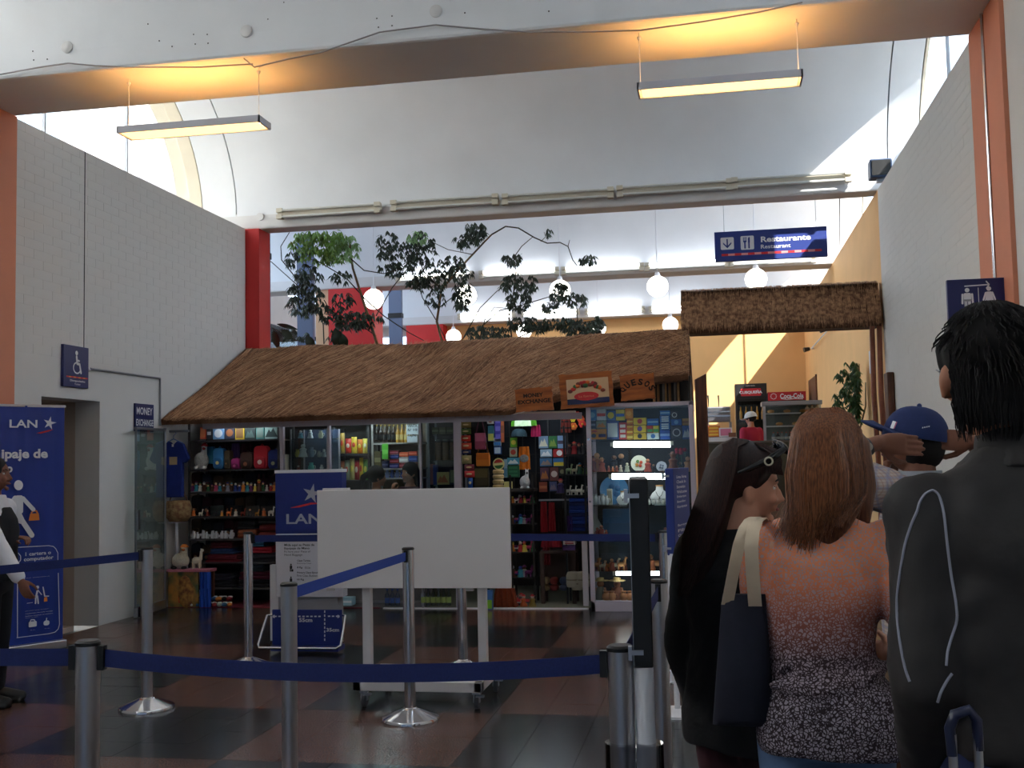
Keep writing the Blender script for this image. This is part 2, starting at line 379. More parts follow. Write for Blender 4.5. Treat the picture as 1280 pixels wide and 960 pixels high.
# clerestory glazing bars on the wall heads of the first bays
for n, X, ys in ((3, -6.62, [(8.35, 13.15), (2.3, 7.5)]), (4, 2.475, [(8.35, 13.15), (13.47, 18.1), (18.6, 23.5)])):
    r = MB(); g = MB()
    for y0, y1 in ys:
        ai = arch(y0, y1, 24)
        g.prism([(y, z) for y, z in ai] + [(y0, 4.3), (y1, 4.3)], (X, 0, 0), EY, EZ, 0.008)
        for k in range(1, 3):
            y = y0 + (y1 - y0) * k / 3; r.box((X - 0.012, y - 0.012, 4.3), (X + 0.02, y + 0.012, ell(y, y0, y1)))
    o = struct(g.build('window_%d' % n, glass_mat('clerestory_glass', (0.97, 0.98, 0.98), 0.6))); r.build('glazing_bar', M_steel, o)
cl = MB()                                         # sills that carry the glazing out to the ribs
cl.box((-6.8, -3.7, 4.2), (XL - 0.25, 13.2, 4.3)); struct(cl.build('trim_13', M_rib))
cl = MB(); cl.box((XR + 0.25, -3.7, 4.2), (2.8, 24.1, 4.3)); struct(cl.build('trim_14', M_rib))
# outside: neighbouring wall, two added sun blockers, ground
ob = MB(); ob.box((-9.6, -6, 0), (-9.2, 13.25, 9.0)); o = struct(ob.build('wall_outside', M_cream))
jb = MB()
for y in (8.0, 9.75, 11.5, 12.9): jb.box((-9.2, y - 0.012, 0), (-9.192, y + 0.012, 9.0))
jb.build('seam', M_joint, o)
ob = MB(); ob.box((3.3, -6, 0), (3.55, 10.35, 8.5)); ob.box((3.3, 10.35, 0), (3.55, 11.9, 6.32)); struct(ob.build('wall_sun_blocker', M_cream))  # unseen wall added, stepped in height to keep sun off floor and gate
ob = MB(); ob.box((-8, -8.5, 3.2), (5, -3.75, 3.4)); struct(ob.build('roof_sun_blocker', M_white))  # unseen slab added to keep the sun out of the entrance windows
gd = MB(); gd.box((-60, -60, -0.3), (60, 70, -0.06)); struct(gd.build('ground', mat('asphalt', (120, 118, 114), 0.9, var=0.1)))

# ---------------------------------------------------------------- floor of dark and brown granite tiles in blocks of four
M_tdark = mat('dark_granite', (42, 44, 46), 0.2, rgb2=(52, 54, 56), scale=90, spec=.3)
M_tbrown = mat('brown_granite', (122, 88, 76), 0.22, rgb2=(70, 48, 42), scale=120, spec=.3)
fl = MB(); fl.box((XL, -3.6, -0.06), (XR, 24, -0.006)); fl.box((XLO, 13.3, -0.06), (XL, 24, -0.006)); floor_ob = struct(fl.build('floor', mat('grout', (90, 80, 74), 0.8)))
TX, TY = 1.21 / 4, 1.135 / 4
tmesh = {}; rest = MB(); count = 0; cells = []
for i in range(-15, 11):
    for j in range(-36, 62):
        x = -1.33 + i * TX; y = 6.5 + j * TY
        if x + TX < XL or x > XR or y < -3.6 or y > 24: continue
        cells.append((y, x, (floor(i / 4) + floor(j / 4)) % 2 == 0))
cells.sort()
for y, x, br in cells:
    x0, x1 = max(x, XL), min(x + TX, XR); full = x1 - x0 > TX - 1e-6
    q = proj(V3((x + TX / 2, y + TY / 2, 0)))
    dz = random.uniform(-0.0006, 0.0006)
    if full and count < 296 and y > 4.8 and -60 < q[0] < 1330 and q[1] < 1000:
        if br not in tmesh:
            b = MB(); b.box((0, 0, -0.012), (TX - 0.0025, TY - 0.0025, 0)); o = b.build('tile', M_tbrown if br else M_tdark, floor_ob); tmesh[br] = o.data
        else:
            o = bpy.data.objects.new('tile', tmesh[br]); COL.objects.link(o); o.parent = floor_ob
        o.location = (x, y, dz); count += 1
    else: rest.box((x0, y, -0.012), (x1 - 0.0025, min(y + TY, 24) - 0.0025, dz), 0 if br else 1)
stuff(rest.build('tiling', [M_tbrown, M_tdark], floor_ob))
# ---------------------------------------------------------------- ceiling lights
M_warm = mat('warm_diffuser', (255, 226, 170), 0.5, emit=1.6)
M_warmup = mat('warm_tube', (255, 196, 110), 0.5, emit=26.0)
def pendant(x0, x1, y0, y1, z, wires, label):
    c = V3(((x0 + x1) / 2, (y0 + y1) / 2, z)); t = thing('pendant_light', label, 'lamp', c, 'warm pendant lights under the first beam'); h = 0.052
    b = MB(c)
    b.box((x0, y0, z), (x1, y0 + 0.012, z + h)); b.box((x0, y1 - 0.012, z), (x1, y1, z + h)); b.box((x0, y0, z), (x0 + 0.012, y1, z + h)); b.box((x1 - 0.012, y0, z), (x1, y1, z + h))
    b.build('housing', mat('lamp_grey', (190, 190, 200), 0.5), t)
    MB(c).box((x0 + 0.03, y0 + 0.03, z + 0.002), (x1 - 0.03, y1 - 0.03, z + 0.01)).build('diffuser', M_warm, t)
    b = MB(c)
    for y in (y0 + 0.07, y1 - 0.07): b.cyl((x0 + 0.06, y, z + h - 0.025), (x1 - 0.06, y, z + h - 0.025), 0.013, n=8)
    b.build('tube', M_warmup, t)
    for x in wires:
        b = MB(c); b.cyl((x, c.y, z + h - 0.01), (x, c.y, ZT), 0.003, n=5); b.lathe([(0.016, ZT - 0.03), (0.01, ZT - 0.05), (0.003, ZT - 0.06)], (x, c.y, 0), 8)
        b.cyl((x, c.y, z + h - 0.01), (x, c.y, z + h + 0.05), 0.007, 0.004, 6)
        b.build('wire', M_printwhite, t)
pendant(-4.45, -3.28, 7.62, 7.84, 4.08, (-4.41, -3.33), 'warm glowing pendant light hanging under the left part of the first beam')
pendant(-0.45, 0.69, 7.62, 7.84, 4.09, (-0.43, 0.67), 'warm glowing pendant light hanging under the right part of the first beam')
def batten(px0, px1, py, Y, lit, label, group, L=1.372):
    p = W(px0, py, Y); c = V3((p.x + L / 2, Y, p.z)); t = thing('fluorescent_light', label, 'lamp', c, group)
    b = MB(c); b.box((p.x, Y + 0.005, p.z - 0.035), (p.x + L, Y + 0.05, p.z + 0.035)); b.build('channel', M_fix, t)
    for k, dz in enumerate((0.042, -0.042)):
        MB(c).cyl((p.x + 0.06, Y - 0.03, p.z + dz), (p.x + L - 0.06, Y - 0.03, p.z + dz), 0.016, n=8).build('tube', M_tube if lit[k] else M_tubeoff, t, smooth=40)
    for x in (p.x, p.x + L - 0.075):
        b = MB(c)
        for dz in (0.042, -0.042): b.box((x, Y - 0.05, p.z + dz - 0.026), (x + 0.075, Y + 0.03, p.z + dz + 0.026))
        b.build('socket', M_fix, t)
    return t
pts2 = [(347, 268), (489, 258), (628, 250), (771, 240), (914, 230)]
for k, (a, y) in enumerate(pts2): batten(a, 0, y, 13.08, (0, 0), 'unlit double fluorescent light on the second beam, %s from the left' % ORD[k], 'unlit fluorescent lights on the second beam')
for k, (a, y) in enumerate([(495, 349), (599, 344), (702, 339), (806, 334), (911, 329)]): batten(a, 0, y, 18.02, (1, 0), 'fluorescent light with one lit tube on the third beam, %s from the left' % ORD[k], 'half lit fluorescent lights on the third beam')
for k, (a, y) in enumerate([(572, 396), (651, 393), (731, 390), (811, 387)]): batten(a, 0, y, 23.42, (1, 1), 'fully lit double fluorescent light on the farthest beam, %s from the left' % ORD[k], 'lit fluorescent lights on the farthest beam', 1.29)
M_globe = mat('globe_glass', (255, 250, 240), 0.4, emit=4.0)
for row, (Y, lst, r) in enumerate(((15.8, [(467, 374), (583, 369), (700, 363), (822, 358), (945, 349)], 0.155), (21.0, [(567, 421), (655, 414), (748, 410), (838, 406)], 0.15))):
    y0, y1 = BAYS[3 + row]
    for k, (px, py) in enumerate(lst):
        c = W(px, py, Y); t = thing('globe_lamp', 'white glowing globe lamp on a cord in the %s row, %s from the left' % (('nearer', 'farther')[row], ORD[k]), 'lamp', c, 'globe lamps over the restaurant')
        MB().ball((0, 0, 0), r, nu=20, nv=14).build('globe', M_globe, t, smooth=60)
        MB().cyl((0, 0, r - 0.01), (0, 0, r + 0.05), 0.05, 0.03, 10).build('collar', M_printwhite, t, smooth=40)
        MB().cyl((0, 0, r), (0, 0, ell(Y, y0, y1) - c.z), 0.008, n=5).build('cord', M_printwhite, t)
# cables stapled along the first beam
for lab, pts in (('thin grey cable sagging along the left end of the first beam', [(0, 93), (50, 84), (85, 79), (120, 82), (165, 84), (250, 84), (316, 80)]),
                 ('thin grey cable sagging along the middle of the first beam', [(305, 73), (318, 84), (360, 74), (400, 66), (440, 52), (475, 40), (545, 31), (600, 36), (660, 40), (730, 40), (800, 38), (880, 27), (950, 15), (1003, 3)])):
    tag(MB().tube([W(px, py, 7.47) for px, py in pts], 0.006, 6).build('cable', mat('cable_grey', (165, 162, 165), 0.6), smooth=60), lab, 'cable')
# floodlight on the right wall head
t = thing('floodlight', 'small blue-grey floodlight on top of the right wall', 'lamp', (1.93, 12.75, ZT))
MB().box((-0.1, -0.1, 0.04), (0.14, 0.1, 0.25)).build('housing', mat('flood_blue', (52, 72, 104), 0.5), t, bevel=0.015)
MB().box((-0.08, -0.112, 0.06), (0.12, -0.1, 0.23)).build('lens', M_black, t); MB().box((-0.02, -0.03, 0), (0.06, 0.03, 0.05)).build('bracket', M_steel, t)

# ---------------------------------------------------------------- signs
def disc_pts(cx, cy, r): return circ(cx, cy, r, 18)
def star_pts(cx, cy, s, a0=12):
    out = []
    for i in range(10):
        r = s if i % 2 == 0 else s * 0.36; a = radians(90 - a0 + 36 * i); out.append((cx + r * cos(a) * (1.12 if i in (8,) else 1), cy + r * sin(a)))
    return out
def dashes(mb, x0, x1, y, h, n, O, U, Vv, ma, mc, t=0.0015):
    w = (x1 - x0) / n
    for i in range(n): mb.prism([(x0 + i * w, y), (x0 + (i + 1) * w, y), (x0 + (i + 1) * w, y + h), (x0 + i * w, y + h)], V3(O) + U.cross(Vv) * t, U, Vv, 0.0008, ma if i % 2 == 0 else mc)
SIGN_M = [M_printwhite, M_printred, M_printorange, M_printwhite]
# hanging sign of the restaurant
a, b2 = W(894, 328, 13.53), W(1033, 283, 13.53); w, h = b2.x - a.x, b2.z - a.z
t = thing('hanging_sign', 'blue hanging sign reading Restaurante with fork and knife symbol', 'sign', (a.x + w / 2, 13.53, a.z))
O = V3((-w / 2, -0.03, 0))
MB().box((-w / 2, -0.03, 0), (w / 2, 0.03, h)).build('panel', M_blue, t, bevel=0.004)
p = MB(); k = 0.0012
def on(px, py): q = W(px, py, 13.53); return (q.x - a.x, q.z - a.z)
for x0, y0, x1, y1 in ((901, 313, 917, 297), (926, 313, 942, 295)):
    u0, v0 = on(x0, y0); u1, v1 = on(x1, y1); p.prism(rrect(u0, v0, u1, v1, 0.015), O, EX, EZ, -k * 2 * -1)
q = MB(); kk = 0.004
u, v = on(909, 305)
q.prism([(u - .008, v + .055), (u + .008, v + .055), (u + .008, v - .04), (u - .008, v - .04)], O + V3((0, -.003, 0)), EX, EZ, .001)
for s in (-1, 1): q.prism([(u, v - .06), (u + s * .05, v - .005), (u + s * .05, v + .015), (u, v - .035)][::s], O + V3((0, -.003, 0)), EX, EZ, .001)
u, v = on(931, 304); q.prism(caps(u, v - .065, u, v + .01, .009), O + V3((0, -.003, 0)), EX, EZ, .001)
for dx in (-.016, 0, .016): q.prism(caps(u + dx, v + .02, u + dx, v + .065, .004), O + V3((0, -.003, 0)), EX, EZ, .001)
q.prism(rrect(u - .02, v + .005, u + .02, v + .025, .006), O + V3((0, -.003, 0)), EX, EZ, .001)
u += .048; q.prism(caps(u, v - .065, u, v, .009), O + V3((0, -.003, 0)), EX, EZ, .001); q.prism([(u - .01, v), (u + .012, v), (u + .012, v + .06), (u + .002, v + .07), (u - .01, v + .05)], O + V3((0, -.003, 0)), EX, EZ, .001)
q.build('pictogram', M_blue, t)
for st, x0, y0, x1, y1, bd in (('Restaurante', 951, 303.5, 1013, 293, .03), ('Restaurant', 951, 311.5, 988, 304.5, .015)):
    u0, v0 = on(x0, y0); u1, v1 = on(x1, y1); p.text(st, O + EX * u0 + EZ * v0, EX, EZ, u1 - u0, v1 - v0, bold=bd)
p.build('lettering', M_printwhite, t)
d = MB(); u0, v0 = on(902, 321); u1, _ = on(1027, 318); dashes(d, u0, u1, v0, .028, 15, O, EX, EZ, 0, 1, 0.002); d.build('dashed_line', [M_printred, mat('print_pink', (226, 150, 150), 0.6)], t)
for x in (-w / 2 + .12, w / 2 - .12): MB().cyl((x, 0, h), (x, 0, ell(13.53, *BAYS[3]) - a.z), 0.004, n=5).build('wire', M_steel, t)
# toilet sign projecting from the right wall
a, b2 = W(1186, 421, 7.74), W(1260, 347, 7.74); w, h = b2.x - a.x, b2.z - a.z
t = thing('toilet_sign', 'navy toilet sign with man and woman symbols and arrow on right wall', 'sign', (a.x + w / 2, 7.74, a.z))
O = V3((-w / 2, -0.02, 0)); s1 = w / 110.0
MB().box((-w / 2, -0.02, 0), (w / 2, 0.02, h)).build('panel', M_navy, t, bevel=0.003)
def S(x, y): return ((x - 13) / 97 * w * 1.16 - 0.0, (h - (y - 17) / 75 * h))
def pic(mb, shape, O, U=EX, Vv=EZ, lift=0.002): mb.prism(shape, V3(O) + U.cross(Vv) * lift, U, Vv, 0.0008)
p = MB()
def man(cx, cy, H, O, mb, U=EX, Vv=EZ, skirt=False):
    r = H * 0.085
    pic(mb, circ(cx, cy + H * 0.46 - r * .2, r, 16), O, U, Vv)
    if not skirt:
        pic(mb, rrect(cx - H * .135, cy + H * .0, cx + H * .135, cy + H * .33, H * .05), O, U, Vv)
        for s in (-1, 1):
            pic(mb, caps(cx + s * H * .175, cy + H * .28, cx + s * H * .19, cy - H * .06, H * .035), O, U, Vv)
            pic(mb, caps(cx + s * H * .065, cy + .05 * H, cx + s * H * .065, cy - H * .46, H * .052), O, U, Vv)
    else:
        pic(mb, [(cx - H * .09, cy + H * .33), (cx - H * .18, cy - H * .12), (cx + H * .18, cy - H * .12), (cx + H * .09, cy + H * .33)], O, U, Vv)
        for s in (-1, 1):
            pic(mb, caps(cx + s * H * .12, cy + H * .29, cx + s * H * .21, cy + H * .02, H * .032), O, U, Vv)
            pic(mb, caps(cx + s * H * .06, cy - .1 * H, cx + s * H * .06, cy - H * .46, H * .042), O, U, Vv)
man(w * 0.32, h * 0.60, h * 0.46, O, p); man(w * 0.67, h * 0.61, h * 0.46, O, p, skirt=True)
pic(p, strip([(w * .5, h * .84), (w * .5, h * .36)], .004)[0], O); pic(p, strip([(w * .28, h * .875), (w * .66, h * .885)], .008)[0], O)
for s in (-1, 1): pic(p, strip([(w * .68, h * .885), (w * .63, h * .885 + s * .025)], .008)[0], O)
p.build('pictogram', M_printwhite, t)
d = MB(); dashes(d, w * .08, w * .95, h * .235, .009, 9, O, EX, EZ, 1, 0, 0.002); d.build('dashed_line', [M_printred, M_printorange], t)
p = MB(); p.text('Baños', O + EX * (w * .17) + EZ * (h * .085), EX, EZ, w * .33, h * .11, bold=.02); p.build('lettering', M_printwhite, t)
MB().box((w / 2, -0.01, h * .3), (XR - 0.0 - a.x - w / 2, 0.01, h * .7)).build('bracket', M_black, t)
# wheelchair sign and money exchange sign on the left wall: U runs along +y on a wall facing +x
def wall_sign(name, label, px0, pyt, px1, pyb, thick=0.03):
    a = WX(px0, pyt, XL); b = WX(px1, pyb, XL); y0, y1 = a.y, b.y; z1, z0 = a.z, b.z
    t = thing(name, label, 'sign', (XL, (y0 + y1) / 2, z0)); w, h = y1 - y0, z1 - z0
    MB().box((0, -w / 2, 0), (thick, w / 2, h)).build('panel', M_navy, t, bevel=0.003)
    return t, V3((thick, -w / 2, 0)), w, h
t, O, w, h = wall_sign('wheelchair_sign', 'navy wheelchair symbol sign on left wall beside the doorway', 76, 430, 107, 486)
p = MB(); cx, cy = w * .5, h * .45
pic(p, circ(cx, h * .83, h * .055), O, EY, EZ); pic(p, caps(cx, h * .74, cx + .01, h * .58, h * .035), O, EY, EZ)
pic(p, caps(cx, h * .66, cx + h * .11, h * .645, h * .022), O, EY, EZ); pic(p, caps(cx + .01, h * .575, cx + h * .13, h * .565, h * .032), O, EY, EZ); pic(p, caps(cx + h * .13, h * .56, cx + h * .19, h * .36, h * .03), O, EY, EZ)
n = 22; arc = [(cx + h * .02 + h * .15 * cos(radians(100 + 230 * i / n)), h * .47 + h * .13 * sin(radians(100 + 230 * i / n))) for i in range(n + 1)]
for s_ in strip(arc, h * .035): pic(p, s_, O, EY, EZ)
p.build('pictogram', M_printwhite, t)
d = MB(); dashes(d, w * .1, w * .95, h * .225, .012, 9, O, EY, EZ, 0, 1, .002); d.build('dashed_line', [M_printred, M_printorange], t)
p = MB(); p.text('Discapacitados', O + EY * (w * .25) + EZ * (h * .12), EY, EZ, w * .6, h * .06, bold=.02); p.text('Toilet', O + EY * (w * .42) + EZ * (h * .055), EY, EZ, w * .24, h * .045); p.build('lettering', M_printwhite, t)
t, O, w, h = wall_sign('exchange_sign', 'small navy money exchange sign on left wall by the glass door', 167, 504, 190, 540, 0.02)
p = MB(); p.text('MONEY', O + EY * (w * .06) + EZ * (h * .60), EY, EZ, w * .86, h * .27, bold=.02); p.text('EXCHANGE', O + EY * (w * .04) + EZ * (h * .2), EY, EZ, w * .92, h * .24, bold=.02); p.build('lettering', M_printwhite, t)
# small white cap, hook
tag(MB(WX(110, 462, XL)).ball(WX(110, 462, XL + 0.01), 0.025, nu=10, nv=6).build('junction_box', M_printwhite), 'small white junction cap on left wall beside the wheelchair sign', 'box')

# ---------------------------------------------------------------- roll-up banner
BR = WZ(79, 809); BLd = (WZ(20, 817.5) - BR); U = V3((-BLd.x, -BLd.y, 0)).normalized(); N = U.cross(EZ)     # U points to the right as seen
Wd = 0.86; OB = BR - U * Wd
def bn(px, py):
    d = ray(px, py); c0 = V3((0, 0, EYE)); s = (OB - c0).dot(N) / d.dot(N); q = c0 + d * s - OB; return (q.dot(U), q.z)
topz = bn(75, 508)[1]
t = thing('roll_up_banner', 'tall blue roll-up banner with white walking figure standing before the doorway', 'banner', OB + U * (Wd / 2))
O = V3(-U * (Wd / 2))
b = MB(); rg = []
for i in range(61):
    u = Wd * i / 60; wv = 0.006 * sin(u * 38) + 0.004 * sin(u * 61 + 1); rg.append((u, wv))
vs = []; fs = []
for z in (0.06, topz):
    for u, wv in rg: vs.append(O + U * u + N * (wv * (1 if z > 1 else .2) - .012) + EZ * z)
    for u, wv in rg: vs.append(O + U * u + N * (wv * (1 if z > 1 else .2) - .016) + EZ * z)
n = 61
for i in range(60): fs += [(i, i + 1, 2 * n + i + 1, 2 * n + i), (n + i + 1, n + i, 3 * n + i, 3 * n + i + 1)]
fs += [(0, 2 * n, 3 * n, n), (n - 1, 2 * n - 1, 4 * n - 1, 3 * n - 1)]
b.add(vs, fs); b.build('print_sheet', mat('banner_blue', (26, 52, 140), 0.4), t, smooth=60)
MB().obox(O + U * (Wd / 2) + EZ * 0.035, Wd + .02, 0.1, 0.07, Matrix((U, -N, EZ)).transposed()).build('base', M_alu, t, bevel=.008)
MB().obox(O + U * (Wd / 2) + EZ * topz - N * .014, Wd + .02, 0.02, 0.02, Matrix((U, -N, EZ)).transposed()).build('top_rail', M_alu, t)
p = MB(); LF = 0.012
def bt(st, x0, yb, x1, yt, bold=0.0):
    u0, v0 = bn(x0, yb); u1, v1 = bn(x1, yt); p.text(st, O + U * u0 + EZ * v0, U, EZ, u1 - u0, v1 - v0, bold=bold, lift=LF)
def bp(mb, pts_px, lift=LF): mb.prism([bn(x, y) for x, y in pts_px], O + N * lift, U, EZ, 0.001)
bt('LAN', 11, 534.5, 46, 525, .02); bt('ipaje de', 1, 577, 59, 561, .035); bt('Equ', -34, 577, -1, 563, .035); bt('no', 0, 591, 15, 583, .035); bt('Ma', -25, 591, -2, 580, .035)
bt('1 cartera o', 31, 694, 63, 690, .02) if False else None
bt('1 cartera o', 31, 695, 63, 688, .02); bt('computador', 29, 703, 66, 694, .02); bt('bolso delantero', 26, 723.5, 61, 719.5)
for k, s_ in enumerate(('No incluye bolso de mano,', 'computador personal, mochila', 'pequeña, cochecito de camara o', 'bolso de bebe')): bt(s_, 31, 763.5 + k * 3.1, (60, 65, 65, 47)[k], 761 + k * 3.1)
bt('35 cm', 37, 788, 43, 786.5); bt('35 cm', 55, 786, 61, 784.5)
s = star_pts(0, 0, 1); u, v = bn(61, 529); p.prism([(u + a * .055, v + b_ * .058) for a, b_ in s], O + N * LF, U, EZ, .001)
for pts in ([(22.3 + 5.6 * cos(radians(a)), 606.5 + 6.3 * sin(radians(a))) for a in range(0, 360, 20)][::-1],):
    bp(p, pts)
for c in ((22, 622, 19, 640, 5), ):
    u0, v0 = bn(17.5, 624); u1, v1 = bn(28, 642); p.prism(rrect(u0, v1, u1, v0 + .03, .02), O + N * LF, U, EZ, .001)
def bcap(x0, y0, x1, y1, r): a = bn(x0, y0); b_ = bn(x1, y1); p.prism(caps(a[0], a[1], b_[0], b_[1], r), O + N * LF, U, EZ, .001)
bcap(18, 622, 10, 632, .017); bcap(10, 632, 9.5, 640, .016); bcap(28, 623, 41, 637, .017)
bcap(20, 640, 25, 650, .03); bcap(24, 648, 12, 661, .019); bcap(25, 648, 39, 669, .021)
bcap(44, 747, 46, 738, .008); bcap(46, 734, 46, 733.9, .014); bcap(44, 745, 43.5, 754, .006); bcap(46, 745, 47, 754, .006); bcap(47, 738, 51, 743, .004); bcap(53, 734, 55, 745, .005); bcap(55, 745, 60, 745, .004); bcap(33, 754, 40, 753, .002)
u0, v0 = bn(35, 784); u1, v1 = bn(45, 776); p.prism(rrect(u0, v0, u1, v1, .008), O + N * LF, U, EZ, .001); bcap(36.5, 778, 38, 774.5, .004); bcap(38, 774.5, 42, 774.5, .004); bcap(42, 774.5, 43.5, 778, .004)
u0, v0 = bn(53.5, 782); u1, v1 = bn(61, 775); p.prism(rrect(u0, v0, u1, v1, .018), O + N * LF, U, EZ, .001); bcap(57, 776, 57.5, 772.5, .004)
def bline(pts): 
    for q in strip([bn(x, y) for x, y in pts], .006): p.prism(q, O + N * LF, U, EZ, .0008)
bline([(-20, 686), (23, 684), (60, 682), (66, 683), (69, 686), (71.5, 691), (71.5, 705)]); bline([(20, 710), (72, 705)]); bline([(72, 716), (73.5, 780), (72, 786), (68, 790), (60, 792), (20, 797)])
bline([(21, 720), (21, 797)]); bline([(22, 691), (25, 695), (25, 700), (22, 704)])
p.build('lettering', M_printwhite, t)
p2 = MB(); bp(p2, [(44.5, 541.5), (50, 540), (60, 537.5), (66, 537), (60, 539.5), (50, 542)][::-1])
p2.build('swoosh', M_printred, t)
p2 = MB()
def bcap2(mb, x0, y0, x1, y1, r): a = bn(x0, y0); b_ = bn(x1, y1); mb.prism(caps(a[0], a[1], b_[0], b_[1], r), O + N * LF, U, EZ, .001)
bp(p2, [(35, 651), (48.5, 650), (47.5, 641.5), (37, 642)]); bcap2(p2, 38.5, 641, 40.5, 638.5, .006); bcap2(p2, 40.5, 638.5, 44.5, 638.5, .006); bcap2(p2, 44.5, 638.5, 46, 641, .006)
bp(p2, [(6, 649), (12, 648), (11, 641), (7, 642)]); bp(p2, [(54, 752), (58.5, 751.5), (58, 746), (54.5, 746.5)])
p2.build('printed_bag', M_printorange, t)

# ---------------------------------------------------------------- queue barriers
def stanchion(p, label, chrome=False, tape=False):
    t = thing('queue_post', label, 'queue post', (p.x, p.y, 0), 'queue posts with retractable belts')
    MB().lathe([(0.17, 0), (0.17, 0.012), (0.165, 0.02), (0.06, 0.062), (0.04, 0.07), (0.036, 0.075)], n=32).build('base', M_chrome, t, smooth=35)
    MB().lathe([(0.034, 0.06), (0.034, 0.875)], n=20).build('pole', M_chrome if chrome else M_alu, t, smooth=35)
    MB().lathe([(0.035, 0.875), (0.035, 0.985)], n=20).build('belt_cassette', M_chrome if chrome else M_alu, t, smooth=35)
    MB().lathe([(0.037, 0.985), (0.037, 0.994), (0.03, 1.0), (0, 1.0)], n=20).build('cap', M_black, t, smooth=35)
    return t
def topw(px, py): q = WZ(px, py, 1.0); return V3((q.x, q.y, 0))
PA, PB, PC_, PD, PE = topw(110, 800), topw(361, 728), topw(510, 684), topw(184, 684), topw(310, 665)
PF, PG = topw(823, 724), topw(775, 806)
PH = V3((W(576, 664, PE.y).x, PE.y, 0)); PI_ = V3((W(829, 665, PE.y - .25).x, PE.y - .25, 0))
for p, lab, ch in ((PA, 'silver queue post nearest the camera at left front', 0), (PB, 'silver queue post in front of the blue baggage sizer', 0), (PC_, 'chrome queue post standing before the blank white board', 1),
                   (PD, 'silver queue post on the left beside the glass door', 0), (PE, 'chrome queue post between the thatched shop and the baggage sizer', 1), (PH, 'chrome queue post half hidden behind the white board', 1),
                   (PF, 'silver queue post beside the blue sign stand', 0), (PG, 'grey queue post with tape wrapped round it beside the black sign stand', 0), (PI_, 'queue post far behind, left of the blue sign stand', 1)):
    stanchion(p, lab, ch)
M_tape = glass_mat('clear_tape', (0.72, 0.72, 0.74), 1.5)
tag(MB().tube([PG + V3((0.03, 0, 0.60)), PG + V3((0.03, 0, 0.745))], 0.078, 20, flat=.75).build('tape_wrap', M_tape, smooth=40), 'clear tape wrapped round the grey queue post and white sign pole', 'tape')
def belt(a, b, label, z0=.925, sag=0.0, m=None, ends=(1, 1)):
    d = (b - a); L = d.length; d.normalize(); n_ = d.cross(EZ); mb = MB(); rg = []
    for i in range(13):
        s = 0.036 + (L - .072) * i / 12; z = z0 - sag * 4 * (i / 12) * (1 - i / 12); q = a + d * s
        rg.append([q + EZ * z + n_ * .001, q + EZ * (z + .05) + n_ * .001, q + EZ * (z + .05) - n_ * .001, q + EZ * z - n_ * .001])
    mb.rings(rg); t = thing('barrier_belt', label, 'belt', (a + b) / 2, 'navy belts between queue posts')
    mb.o = t.location; mb.v = [v - t.location for v in mb.v]; mb.build('webbing', m or M_belt, t)
    for e, q, s in ((ends[0], a, 1), (ends[1], b, -1)):
        if e: MB(t.location).obox(q + d * (s * .045) + EZ * (z0 + .025), .02, .022, .07, Matrix((d, n_, EZ)).transposed()).build('clip', M_black, t)
k = (XL + .006 - PA.x) / -1.6; belt(PA, PA + V3((-1.6, -0.1, 0)) * k, 'navy belt running left out of the picture from the nearest queue post')
belt(PA, PG, 'long navy belt across the foreground between the nearest queue post and the taped post', sag=.035)
q = W(-60, 736, 6.0); q = V3((q.x, PD.y - 1.3, 0)); k = (XL + .006 - PD.x) / (q.x - PD.x); belt(PD + (q - PD) * k, PD, 'navy belt stretched before the blue banner to the left queue post', sag=.03)
belt(PB, PC_, 'bright blue belt crossing the corner of the white board', m=mat('lit_navy_webbing', (38, 70, 160), 0.7))  # navy webbing with the light on it put into a brighter blue
belt(PE, PH, 'navy belt passing behind the baggage sizer'); belt(PH, PI_, 'navy belt in front of the lit glass showcase'); belt(PG, PF, 'short navy belt behind the black sign stand')
def signstand(p, label, rot, zt, zb, face, edge, name, lines, pole_r):
    t = thing('sign_stand', label, 'sign stand', (p.x, p.y, 0)); t.rotation_euler = (0, 0, rot)
    MB().lathe([(0.16, 0), (0.16, 0.012), (0.05, 0.02), (0.034, 0.03)], n=28).build('base', M_printwhite, t, smooth=35)
    MB().lathe([(pole_r * .55, 0.02), (pole_r * .55, 0.45)], n=16).build('lower_pole', M_printwhite, t, smooth=35)
    MB().lathe([(pole_r, 0.42), (pole_r, zb + .01)], n=16).build('pole_sleeve', M_printwhite, t, smooth=35)
    MB().box((-.025, -.03, zb), (.025, .38, zt)).build('panel', face, t, bevel=.004)
    MB().box((-.027, -.02, zb + .005), (-.0255, .37, zt - .005)).build('side_face', edge, t)
    b = MB()
    for z in (zb + .035, zt - .05): b.box((-.04, -.04, z), (-.0, -.03, z + .012)); b.box((-.04, -.05, z - .012), (-.03, -.03, z + .024))
    b.build('clamp', M_alu, t)
    if lines:
        p_ = MB()
        for i in range(lines):
            z = zt - .06 - i * .03 - (.08 if i > 6 else 0)
            p_.text(['Línea Aérea', 'Check In', 'Bienvenidos', 'Welcome', 'Embarque', 'Boarding', 'Equipaje', 'Baggage', 'Fila', 'Queue'][i], V3((.0255, .04, z)), EY, EZ, .26 - .02 * (i % 3), .018, bold=.02)
        p_.build('lettering', M_printwhite, t)
    return t
pg2 = PG + V3((.066, -.0, 0)); signstand(V3((W(801, 700, PG.y).x, PG.y, 0)), 'dark sign panel on a white pole seen edge-on beside the taped post', .075, 1.442, .945, M_black, M_alu, 'a', 0, .026)
signstand(WZ(847, 892), 'blue sign panel with white text on a white pole left of the queue', -.20, 1.43, .92, M_blue, M_navy, 'b', 10, .032)

